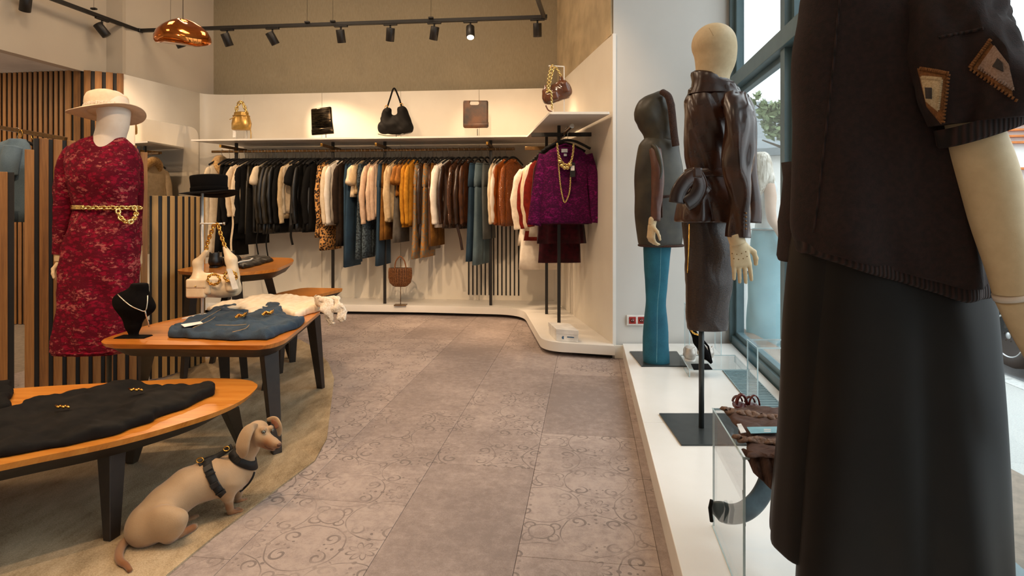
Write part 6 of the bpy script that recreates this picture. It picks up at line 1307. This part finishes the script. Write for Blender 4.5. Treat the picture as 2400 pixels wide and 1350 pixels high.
# brown tote
m_bt2 = leather('aged_brown_leather', (98, 56, 20), (30, 18, 9), .45, .05, sc_=7, bump=.2, bsc=9); Y4 = 6.8
g4 = thing('handbag', 'small aged brown leather tote with cut-out handle on the shelf', 'handbag', shelf_pt(1118, Y4))
c4 = D2(1115, 268, Y4)
pr = [rbox(c4, (.265, .07, .285), .012), (rbox(D2(1112, 242, Y4), (.10, .4, .046), .02)[0], -1), (ell(D2(1112, 230, Y4), (.09, .4, .022))[0], -1)]
sdf_obj('bag_body', pr, .0065, m_bt2, g4, bounds=(c4-np.array((.16, .08, .17)), c4+np.array((.16, .08, .17))), warp=lambda p: .10*(np.abs(p[:, 2]-c4[2]-.0)*np.maximum(c4[2]-p[:, 2], -1)*0)+.0*p[:, 0])
slab('bottom_panel', ((1087, 290), (1145, 286), (1145, 297), (1118, 300), (1088, 300)), Y4-.04, .02, m_bt2, g4, .004)
bstand(g4, 1119, Y4, 1.98)
# brown barrel bag with chain on the right shelf
Y5 = 5.0; m_pb = leather('patent_bronze_leather', (104, 58, 30), (66, 34, 18), .16, .6, sc_=10, bump=.2, bsc=14)
g5 = thing('handbag', 'shiny brown barrel handbag with gold chain hanging on a white stand, right shelf', 'handbag', D(1318, 264, 5.05)*np.array((1, 1, 0))+np.array((0, 0, ZS)))
pr = [cone(D2(1287, 229, Y5), D2(1322, 215, Y5), .058, .060, .02), cone(D2(1288, 218, Y5), D2(1318, 204, Y5), .050, .052, .03), cone(D2(1318, 196, Y5), D2(1314, 178, Y5), .022, .008, .02), cone(D2(1276, 214, Y5), D2(1279, 200, Y5), .02, .008, .02)]
sdf_obj('bag_body', pr, .006, m_pb, g5, bounds=(D2(1255, 252, Y5)-np.array((0, .12, 0)), D2(1348, 168, Y5)+np.array((0, .12, 0))), warp=fold(61, .003, 28))
sdf_obj('front_pocket', [rbox(D2(1294, 226, Y5-.06), (.10, .04, .075), .018, ry_(-.3))], .005, m_pb, g5, bounds=(D2(1294, 226, Y5-.06)-.09, D2(1294, 226, Y5-.06)+.09), pad=0)
sdf_obj('side_pocket', [rbox(D2(1324, 205, Y5-.05), (.06, .05, .10), .02, ry_(-.3))], .005, m_pb, g5, bounds=(D2(1324, 205, Y5-.05)-.09, D2(1324, 205, Y5-.05)+.09), pad=0)
for pts in (((1283, 210), (1286, 180), (1292, 156), (1297, 156)), ((1286, 214), (1291, 185), (1298, 158)), ((1300, 156), (1308, 165), (1314, 177)), ((1281, 216), (1291, 214), (1293, 235), (1294, 254))): obj('chain', chain(spline([D2(x, y, Y5-.085) for x, y in pts], 8), .020, .0036, .7), m_pale_gold, g5, kind='stuff')
obj('strap_end', tube(spline([D2(1279, 247, Y5-.06), D2(1285, 258, Y5-.06), D2(1294, 262, Y5-.06)], 5), .006, 6, flat_=.4, up=(0, 1, 0)), m_pb, g5)
a = D2(1322, 263, 4.98); a[2] = ZS; flat('stand_rod', rail(a, D2(1322, 156, 4.98), .007, .007, up=(0, 1, 0)), mw, g5); flat('stand_arm', rail(D2(1323, 156, 4.98), D2(1286, 154, 4.98), .007, .007), mw, g5); flat('stand_base', box(a+np.array((0, .02, .003)), (.12, .12, .005), .001), mw, g5)
# woven basket bag on the ledge
Y6 = 6.8; m_wv = M('woven_cane', (132, 82, 40), (104, 62, 28), 60, .6); m_wv2 = M('woven_dark', (84, 50, 24), None, 60, .7)
g6 = thing('basket_bag', 'brown woven basket bag on a small stand on the back ledge', 'basket bag', G(939, 708, .107))
c6 = D2(938, 650, Y6); k6 = Y6/1500
RG = [(671, 926, 950), (669, 921, 955), (662, 914, 962), (650, 911, 965), (636, 911, 965), (628, 912, 964)]
obj('lining', loft([ringpx(y, a+1.5, b-1.5, Y6, .42, 32) for y, a, b in RG]), m_wv2, g6)
ms = []
for y in np.arange(630, 671, 3.4):
    xl = np.interp(y, [628, 636, 650, 662, 669, 671], [912, 911, 911, 914, 921, 926]); xr = np.interp(y, [628, 636, 650, 662, 669, 671], [964, 965, 965, 962, 955, 950]); ms.append(tube(ringpx(y, xl, xr, Y6, .44, 30), .0042, 5, closed=True))
for i in range(30):
    a = 2*math.pi*i/30; ms.append(tube([ringpx(y, a_, b_, Y6, .44, 30)[i] for y, a_, b_ in RG[::-1]], .0044, 5))
obj('woven_strands', cat_(*ms), m_wv, g6, kind='stuff')
for dy_ in (-.05, .05): obj('handle', tube(spline([D2(925, 630, Y6+dy_), D2(928, 612, Y6+dy_), D2(938, 601, Y6+dy_), D2(948, 612, Y6+dy_), D2(952, 630, Y6+dy_)], 6), .007, 8), m_wv, g6)
a = G(939, 708, .107); a[1] = D2(0, 0, Y6)[1]; a[0] = c6[0]+.004; flat('stand_base', box(a+np.array((0, 0, .004)), (.13, .09, .007), .001), m_bronze, g6); obj('stand_rod', tube([a, D2(939, 606, Y6)], .0038, 8), m_bronze, g6)
# ================================================================ ceiling track and spotlights
ZT = 3.0
def tr(px, py): Y = 1500*(ZT-HC)/(HY-py); return P((px-1200)/1500*Y, Y, ZT)
tk = thing('lighting_track', 'black ceiling lighting track running above the back wall', 'lighting track', tr(700, 60))
A0, A1, A2, A3 = tr(60, -26), tr(325, 72), tr(1275, 40), tr(1257, -12)
flat('track_bar', rail(A0, A1, .036, .034, bv=.002), m_black, tk); flat('track_bar', rail(A1, A2, .036, .034, bv=.002), m_black, tk); flat('track_bar', rail(A2, A3, .036, .034, bv=.002), m_black, tk)
for p in (A1, A2): flat('corner_joint', box(p, (.06, .06, .038), .004), m_black, tk)
for px, py in ((220, 26), (720, 57), (780, 55), (400, 70), (1010, 47)):
    p = tr(px, py); obj('suspension_cable', tube([p+np.array((0, 0, .015)), np.array((p[0], p[1], 4.2))], .0016, 5), m_black, tk); flat('cable_clip', box(p+np.array((0, 0, .022)), (.05, .03, .016), .002), m_black, tk)
m_lens = bpy.data.materials.new('lamp_lens'); m_lens.use_nodes = True; bb = m_lens.node_tree.nodes['Principled BSDF']; bb.inputs['Emission Color'].default_value = (1, .78, .5, 1); bb.inputs['Emission Strength'].default_value = 9
SP = [(40, 8, -24, (-3.2, 6.4, 1.2), 60, 'at the far left end of the track'), (243, 68, 32, (-2.4, 4.2, .6), 24, 'left of the copper pendant lamp'), (421, 98, 21, (-1.7, 3.6, .6), 90, 'behind the copper pendant lamp'),
      (538, 93, 15, (-1.98, 7.28*S, 1.95), 210, 'first one right of the copper pendant'), (643, 88, 25, (-1.0, 6.8*S, .9), 85, 'second one right of the copper pendant'), (803, 82, 3, (-.55, 6.7*S, .6), 80, 'third one right of the pendant, hanging straight down'), (918, 76, -8, (.0, 7.0*S, 1.6), 75, 'fourth one right of the copper pendant'),
      (1022, 72, -12, (-.4, 4.2, .0), 70, 'left neighbour of the lit spotlight'), (1105, 72, -20, (.4, 5.6, 1.2), 90, 'lit one whose lens shows'), (1264, 52, 2, (.45, 5.4, .9), 120, 'at the right end of the track')]
trk = lambda px: A0+(A1-A0)*((px-60)/265) if px < 325 else A1+(A2-A1)*((px-325)/950)
for px, py, ang, tgt, e, lab in SP:
    Yt = 1500*(ZT-HC)/(HY-(py-28)); p = P((px-(3 if px > 325 else 6)-1200)/1500*Yt, Yt, ZT); p = None
    # nearest point of the track seen at px
    best = None
    for a_, b_ in ((A0, A1), (A1, A2), (A2, A3)):
        for t_ in np.linspace(0, 1, 200):
            q = a_+(b_-a_)*t_; x_ = 1200+q[0]/(q[1]/S)*1500; y_ = HY-(q[2]-HC)/(q[1]/S)*1500
            d_ = abs(x_-(px-4))+.2*abs(y_-(py-30))
            if best is None or d_ < best[0]: best = (d_, q, (b_-a_)/np.linalg.norm(b_-a_))
    q, dr = best[1], best[2]
    t = thing('spotlight', 'black cylindrical track spotlight '+lab, 'spotlight', q, 'spotlights on the black ceiling track')
    flat('adapter', rail(q+dr*-.07+np.array((0, 0, -.024)), q+dr*.07+np.array((0, 0, -.024)), .03, .016, bv=.002), m_black, t)
    obj('stem', tube([q+np.array((0, 0, -.03)), q+np.array((0, 0, -.065))], .009, 10), m_black, t)
    hc_ = q+np.array((0, 0, -.125)); d = np.array(tgt)-hc_; d /= np.linalg.norm(d)
    lean = np.array((math.sin(math.radians(ang)), .35, -math.cos(math.radians(ang)))); lean /= np.linalg.norm(lean); M_ = lean
    lit = 'lit one' in lab
    if lit: M_ = np.array((.05, -.42, -.9)); M_ /= np.linalg.norm(M_)
    obj('lamp_head', tube([hc_-M_*.065, hc_-M_*.063, hc_+M_*.063, hc_+M_*.065], [.040, .042, .042, .040], 24), m_black, t)
    if lit: obj('lens', tube([hc_+M_*.064, hc_+M_*.0665], .034, 20), m_lens, t)
    spot(hc_+M_*.085, tgt, e*1.25, 52 if 'first one' not in lab else 38, .9)
# added spots without fixtures, out of view, brightening racks, tables, front carpet and dog
for p, tg_, e in (((-1.6, 3.0, 3.1), (-2.1, 6.4, 1.0), 190), ((-.4, 3.2, 3.1), (-.6, 6.4, 1.0), 170), ((.0, 3.0, 3.1), (.4, 5.4, 1.2), 90), ((-2.6, 1.6, 3.1), (-1.7, 3.2, .5), 100), ((-1.2, 1.4, 3.1), (-1.4, 2.4, .2), 90), ((-.9, .8, 3.1), (-2.1, 3.3, 1.2), 130), ((-.6, 1.4, 3.1), (-.5, 2.8, 0), 60), ((-1.6, .6, 3.1), (-1.2, 1.9, .1), 70)):
    spot(p, tg_, e, 62, .8)
# ================================================================ copper pendant
YPn = 4.1; kp = YPn/1500; pc = D(427, 78, YPn)
pn = thing('pendant_lamp', 'polished copper pendant lamp with melted dome shape hanging on a thin cord', 'pendant lamp', pc)
m_cop = M('polished_copper', (214, 128, 62), (190, 104, 46), 8, .10, metal=1, bump=.03, bsc=6); m_copin = M('copper_inside', (232, 142, 60), (206, 110, 40), 8, .2, metal=1, bump=.1, bsc=9)
prof = [(.004, .080), (.03, .078), (.07, .066), (.105, .045), (.135, .015), (.150, -.02), (.152, -.045), (.143, -.06), (.128, -.064)]
inn = [(.128, -.064), (.115, -.052), (.10, -.045), (.08, -.03), (.05, -.01), (.02, .0), (.004, .002)]
def lump(v): a = np.arctan2(v[:, 1], v[:, 0]); v = v.copy(); v[:, 0] *= 1+.05*np.sin(2*a+.5); v[:, 1] *= 1+.05*np.cos(3*a); v[:, 2] += .10*v[:, 0]*-.9+.008*np.sin(3*a); return v
RP = rx_(.20)
for nm, pf, mt in (('dome', prof, m_cop), ('inner_reflector', inn, m_copin)):
    vf = lathe(pf, (0, 0, 0), 56); obj(nm, xf((lump(vf[0])*1.04, vf[1]), RP, pc), mt, pn)
obj('bulb', lathe([(.001, -.03), (.016, -.022), (.02, -.01), (.016, .004), (.008, .01)], pc+np.array((0, 0, -.03)), 20), m_lens, pn)
obj('cord', tube([pc+np.array((.005, 0, .078)), np.array((pc[0]+.005, pc[1], 4.2))], .0022, 6), m_black, pn)
# ================================================================ street outside
ZG = -.25
m_pave = M('street_paving', (176, 176, 172), (158, 160, 158), 120, .9, bump=.6, bsc=300); m_road = M('asphalt', (128, 132, 134), (112, 116, 120), 160, .9, bump=.6, bsc=300); m_kerb = M('kerb_stone', (196, 198, 196), None, 40, .8)
m_fac = M('white_facade', (236, 234, 230), (228, 226, 222), 6, .8); m_facd = M('grey_roof_edge', (120, 128, 132), None, 8, .8); m_shut = M('teal_shutter', (110, 140, 150), None, 8, .6)
struct('trim_pavement', prism([P(WX(-1)+.12, -1.2, 0), P(WX(5)+.12, 5.1, 0), P(1.9, 9, 0), P(2.6, 22, 0), P(4.6, 22, 0), P(4.15, 5.7, 0), P(3.45, -1.2, 0)], ZG-.2, ZG), m_pave)
struct('trim_road', prism([P(3.4, -1.2, 0), P(4.1, 5.7, 0), P(4.6, 22, 0), P(14, 22, 0), P(14, -1.2, 0)], ZG-.25, ZG-.06), m_road)
for i in range(9):
    Ya = -1.2+i*1.6; xk = lambda Y: 3.50+.12*Y*.9; flat('kerb_stone', prism([P(xk(Ya)-.12, Ya, 0), P(xk(Ya+1.58)-.12, Ya+1.58, 0), P(xk(Ya+1.58), Ya+1.58, 0), P(xk(Ya), Ya, 0)], ZG-.1, ZG+.006, .005), m_kerb, bpy.data.objects['trim_road'])
# houses across the street
def house(name, label, x0, x1, Y, z1, mat, wins, roof_z=None, turn=0.):
    t = thing(name, label, 'building', P((x0+x1)/2, Y, ZG)); b0 = P(x0, Y, 0); b1 = P(x1, Y+turn, 0)
    dd = (b1-b0)/np.linalg.norm(b1-b0); nn = np.array((-dd[1], dd[0], 0))
    flat('facade_wall', prism([b0, b1, b1+nn*3, b0+nn*3], ZG, z1), mat, t)
    flat('cornice', prism([b0-nn*.18-dd*.1, b1-nn*.18+dd*.1, b1+nn*.1, b0+nn*.1], z1-.02, z1+.14), m_facd, t); flat('roof', hexa([*(list(p) for p in (b0+(0, 0, z1+.14), b1+(0, 0, z1+.14), b1+nn*3+(0, 0, z1+.14), b0+nn*3+(0, 0, z1+.14))), *(list(p) for p in (b0+nn*1.2+(0, 0, z1+.9), b1+nn*1.2+(0, 0, z1+.9), b1+nn*1.8+(0, 0, z1+.9), b0+nn*1.8+(0, 0, z1+.9)))]), m_facd, t)
    for wx, wz, ww, wh in wins:
        c = b0+dd*wx-nn*.01; o = flat('window', box(c+np.array((0, 0, wz)), (ww, .06, wh), .01, rz(math.atan2(dd[1], dd[0]))), m_fac, t)
        flat('pane', box(c-nn*.03+np.array((0, 0, wz)), (ww*.36, .02, wh*.86), 0, rz(math.atan2(dd[1], dd[0]))), m_shut, o); flat('shutter', box(c-nn*.04+dd*ww*.62+np.array((0, 0, wz)), (ww*.42, .03, wh), .005, rz(math.atan2(dd[1], dd[0]))), m_shut, o); flat('sill', box(c-nn*.05+np.array((0, 0, wz-wh/2-.03)), (ww*1.1, .1, .04), 0, rz(math.atan2(dd[1], dd[0]))), m_facd, o)
    return t
Yh = 17.0
house('house', 'pale house with grey roof edge and shuttered windows across the street', 2.0, 7.4, Yh, HC+(485-298)/1500*Yh, m_fac, [((1766-1200)/1500*Yh-2.0, HC+(485-331)/1500*Yh, .42, .34), ((1820-1200)/1500*Yh-2.0, HC+(485-420)/1500*Yh, .5, .5), ((1770-1200)/1500*Yh-2.0, HC+(485-425)/1500*Yh, .42, .5)])
Yh2 = 12.5
house('house', 'lower white house with sloping grey cornice nearer along the street', 5.02, 8.6, Yh2+1.6, HC+(485-352)/1500*Yh2, m_fac, [(.3, 1.9, .3, .4)], turn=-3.0)
# shopfront across the road seen beyond the bare arm, with horizontal louvres
Yo = 10.0; so2 = thing('shopfront', 'white shopfront with orange edged horizontal louvres across the road', 'building', P(8.2, Yo, ZG)); m_or = M('orange_trim', (206, 120, 56), None, 10, .7); m_peach = M('peach_render', (226, 176, 128), None, 10, .8)
flat('facade_wall', prism([P(6.6, Yo+.6, 0), P(12, Yo-.6, 0), P(12.4, Yo+2, 0), P(6.8, Yo+3, 0)], ZG, 3.6), m_fac, so2)
for y in range(196, 345, 15): z_ = HC+(485-y)/1500*Yo; flat('louvre', hexa([P(6.8, Yo+.45, z_-.012), P(12, Yo-.72, z_-.012), P(12, Yo-.60, z_-.012), P(6.8, Yo+.6, z_-.012), P(6.8, Yo+.45, z_+.02), P(12, Yo-.72, z_+.02), P(12, Yo-.60, z_+.02), P(6.8, Yo+.6, z_+.02)]), m_or, so2)
for (y0, y1, m) in ((391, 396, m_or), (434, 522, m_peach), (522, 534, m_facd)):
    z0, z1 = HC+(485-y1)/1500*Yo, HC+(485-y0)/1500*Yo; flat('fascia_panel', hexa([P(6.8, Yo+.42, z0), P(12, Yo-.75, z0), P(12, Yo-.60, z0), P(6.8, Yo+.6, z0), P(6.8, Yo+.42, z1), P(12, Yo-.75, z1), P(12, Yo-.60, z1), P(6.8, Yo+.6, z1)]), m, so2)
# black car
YCa = 5.57; zc = ZG; cx0 = (2368-1200)/1500*YCa
m_car = M('black_car_paint', (24, 28, 30), None, 4, .15, coat=1); m_tyre = M('tyre_rubber', (34, 33, 32), None, 80, .8); m_rim2 = M('alloy', (196, 198, 198), (180, 182, 184), 60, .3, metal=.7)
car = thing('car', 'black car parked at the kerb outside, one alloy wheel showing beside the bare arm', 'car', P(cx0, YCa, zc-.05)); wdir = np.array((.131, 1, 0))/np.linalg.norm((.131, 1, 0)); wout = np.array((-wdir[1], wdir[0], 0))
wc = D(2366, 787, YCa)
def wheel(c, nm='wheel'):
    Rm = np.stack([wdir, np.array((0, 0, 1.)), -wout], 1)  # local x along car, y up, z inward
    prt = lambda pr: xf(lathe([(r, z) for r, z in pr], (0, 0, 0), 40), Rm, c)
    o = obj(nm, prt([(.185, -.01), (.20, -.02), (.262, -.015), (.278, .02), (.278, .16), (.19, .18)]), m_tyre, car)
    obj('rim_ring', prt([(.172, .0), (.180, -.016), (.190, -.016), (.194, .004), (.18, .03)]), m_rim2, o); obj('hub', prt([(.001, -.012), (.028, -.012), (.034, .0), (.034, .03)]), m_rim2, o)
    obj('brake_dish', prt([(.001, .07), (.185, .07), (.185, .072)]), m_tyre, o)
    for i in range(10):
        a = i*math.pi/5+(.11 if i % 2 else -.11); rr_ = [rz(a)@np.array(q) for q in ((.02, -.010, -.006), (.02, .010, -.006), (.178, .020, -.010), (.178, -.020, -.010), (.02, -.010, .02), (.02, .010, .02), (.178, .020, .02), (.178, -.020, .02))]
        f_ = hexa(rr_); flat('spoke', xf(f_, Rm, c), m_rim2, o)
    for i in range(5):
        a = i*2*math.pi/5+.3; q = Rm@np.array((.05*math.cos(a), .05*math.sin(a), -.008)); obj('wheel_bolt', tube([c+q, c+q+wout*.006], .007, 8), m_tyre, o)
    return o
wheel(wc); wheel(wc+wdir*2.5)
def cp_(s_, z_, o_): return wc+wdir*s_+np.array((0, 0, z_-wc[2]+zc))-wout*o_
prof_c = [(-.75, .28), (-.78, .55), (-.6, .72), (-.1, .80), (.45, .86), (.95, 1.28), (2.2, 1.34), (2.9, 1.0), (3.35, .92), (3.4, .45), (3.2, .24)]
def arch(s0, n=9): return [(s0+.33*math.cos(a), .26+.36*math.sin(a)) for a in np.linspace(0, math.pi, n)]
side = prof_c+[(2.9, .2)]+[(2.5+.34*math.cos(a), .24+.36*math.sin(a)) for a in np.linspace(0, math.pi, 9)]+[(.4, .2)]+[(.34*math.cos(a), .24+.36*math.sin(a)) for a in np.linspace(0, math.pi, 9)]
n_ = len(side); vv0 = [cp_(s_, z_, .02 if z_ < .9 else .16) for s_, z_ in side]; vv1 = [cp_(s_, z_, 1.65 if z_ < .9 else 1.5) for s_, z_ in side]
flat('car_body', (np.array(vv0+vv1), [tuple(range(n_)), tuple(range(n_, 2*n_))[::-1]]+[((i+1) % n_, i, n_+i, n_+(i+1) % n_) for i in range(n_)]), m_car, car)
wnd = [(.62, .92), (1.05, 1.24), (2.15, 1.29), (2.7, .96)]; flat('side_window', plate([cp_(a, b_, .13) for a, b_ in wnd], [cp_(a, b_, .10) for a, b_ in wnd]), m_glass, car); flat('side_mirror', box(cp_(.75, .96, -.05), (.12, .16, .1), .02), m_car, car)
# tree over the street
m_leaf = M('tree_leaves', (104, 124, 84), (140, 154, 112), 3, .7); m_bark = M('bark', (96, 84, 70), None, 20, .9)
tre = thing('street_tree', 'leafy green street tree in front of the pale house, seen through the window', 'tree', P(4.9, 11.0, ZG)); rs = np.random.RandomState(5); Yt = 11.0
obj('trunk', tube([P(5.25, 11.2, ZG), P(5.2, 11.1, 1.2), P(5.0, 11.0, 2.6), P(4.7, 11.0, 3.4)], [.13, .11, .08, .03], 10), m_bark, tre)
for a_, b_ in (((5.0, 2.4), (4.2, 2.9)), ((5.1, 2.0), (4.3, 2.3)), ((5.1, 2.2), (5.6, 3.0))): obj('branch', tube([P(a_[0], 11.0, a_[1]), P(b_[0], 11.0, b_[1])], [.04, .012], 6), m_bark, tre)
LV = []; cl = [(1750, 260, 12), (1762, 240, 8), (1776, 225, 7), (1790, 262, 14), (1800, 290, 14), (1815, 270, 16), (1830, 250, 14), (1812, 250, 10), (1836, 300, 14), (1806, 310, 12), (1836, 270, 16), (1758, 280, 8), (1745, 300, 6), (1790, 245, 8), (1850, 270, 20), (1870, 290, 22), (1830, 320, 9), (1740, 275, 14), (1735, 250, 12), (1900, 280, 30), (1940, 300, 30)]
for x, y, r in cl:
    for i in range(int(r*r*.62)):
        o_ = rs.randn(3)*r*.48; c = D(x+o_[0], y+o_[1], Yt+o_[2]*.02); u_ = rs.randn(3); u_ /= np.linalg.norm(u_); w2 = np.cross(u_, rs.randn(3)); w2 /= np.linalg.norm(w2); h_ = .045+.03*rs.rand()
        LV.append((np.array([c-u_*h_, c+w2*h_*.5, c+u_*h_, c-w2*h_*.5]), [(0, 1, 2), (0, 2, 3)]))
flat('foliage', cat_(*LV), m_leaf, tre, kind='stuff')
# person outside
YPe = 5.9; pe = thing('person', 'person with long pale hair, white sleeveless top, pale blue jeans, standing outside window', 'person', D(1795, 832, YPe))
m_hair = M('blond_hair', (150, 136, 112), (236, 230, 218), 9, .5, bump=1, bsc=14, stretch=(9, 9, .6), lo=.38, hi=.58); m_skin = M('skin', (210, 180, 158), (200, 168, 146), 12, .5); m_top = fab('white_cotton', (222, 228, 228), (206, 214, 216)); m_pj = denim('pale_blue_denim', (112, 160, 172), (138, 184, 194))
silh([(425, 1766, 1816, .6), (440, 1762, 1820, .55), (470, 1766, 1818, .58), (500, 1772, 1816, .6), (530, 1770, 1820, .62), (545, 1768, 1824, .62)], YPe, .6, 'top', m_top, pe, n=36, wr=.004, sub=4)
pj = silh([(535, 1766, 1824, .66), (560, 1760, 1830, .7), (600, 1756, 1836, .72), (640, 1757, 1838, .7), (700, 1756, 1836, .66), (760, 1753, 1832, .6), (812, 1750, 1828, .6), (822, 1752, 1826, .6)], YPe, .7, 'jeans', m_pj, pe, n=52, wr=.016, seed=4, fr=7, sub=5, vert=1.3)
obj('waist_belt', tube(ringpx(538, 1765, 1825, YPe, .68, 36), .022, 8, closed=True, flat_=.25), M('taupe_belt', (150, 140, 132), None, 30, .6), pe)
limb([(1802, 434, 13, -.06), (1806, 460, 13, -.10), (1806, 490, 11.5, -.14), (1810, 515, 10.5, -.16), (1822, 535, 9, -.18), (1832, 556, 7.5, -.18)], YPe, pe, 'arm', m_skin, 18, n=6); hand('hand', pe, m_skin, res=.006, w=D(1834, 560, YPe-.18), d=(.3, 0, -1), n=(-.3, 1, 0), sc_=.95, curl=(.3, .4, .3), thumb=-1)
hd = D(1786, 388, YPe); sdf_obj('head', [ell(hd, (.075, .095, .11)), cone(hd-np.array((0, 0, .06)), hd-np.array((-.02, 0, .2)), .05, .055, .03)], .01, m_skin, pe, bounds=(hd-np.array((.12, .14, .26)), hd+np.array((.12, .14, .14))))
silh([(356, 1780, 1794, .9), (362, 1772, 1803, .95), (378, 1766, 1809, 1.), (400, 1763, 1812, .95), (420, 1761, 1814, .9), (440, 1757, 1806, .8), (458, 1755, 1784, .8), (470, 1758, 1772, .7)], YPe-.03, .9, 'hair', m_hair, pe, n=44, wr=.010, seed=9, fr=24, sub=5, vert=4)
for px in (1772, 1808): shoe('boot', '', (*D(px, 800, YPe)[:2], ZG+.001), (.1, -1), m=m_top, boot=.02).parent = pe
for o in bpy.data.objects:
    if o.name.startswith('boot'):
        for k_ in ('label', 'category'):
            if k_ in o: del o[k_]
        o.location = Vector(o.location)-Vector(pe.location)
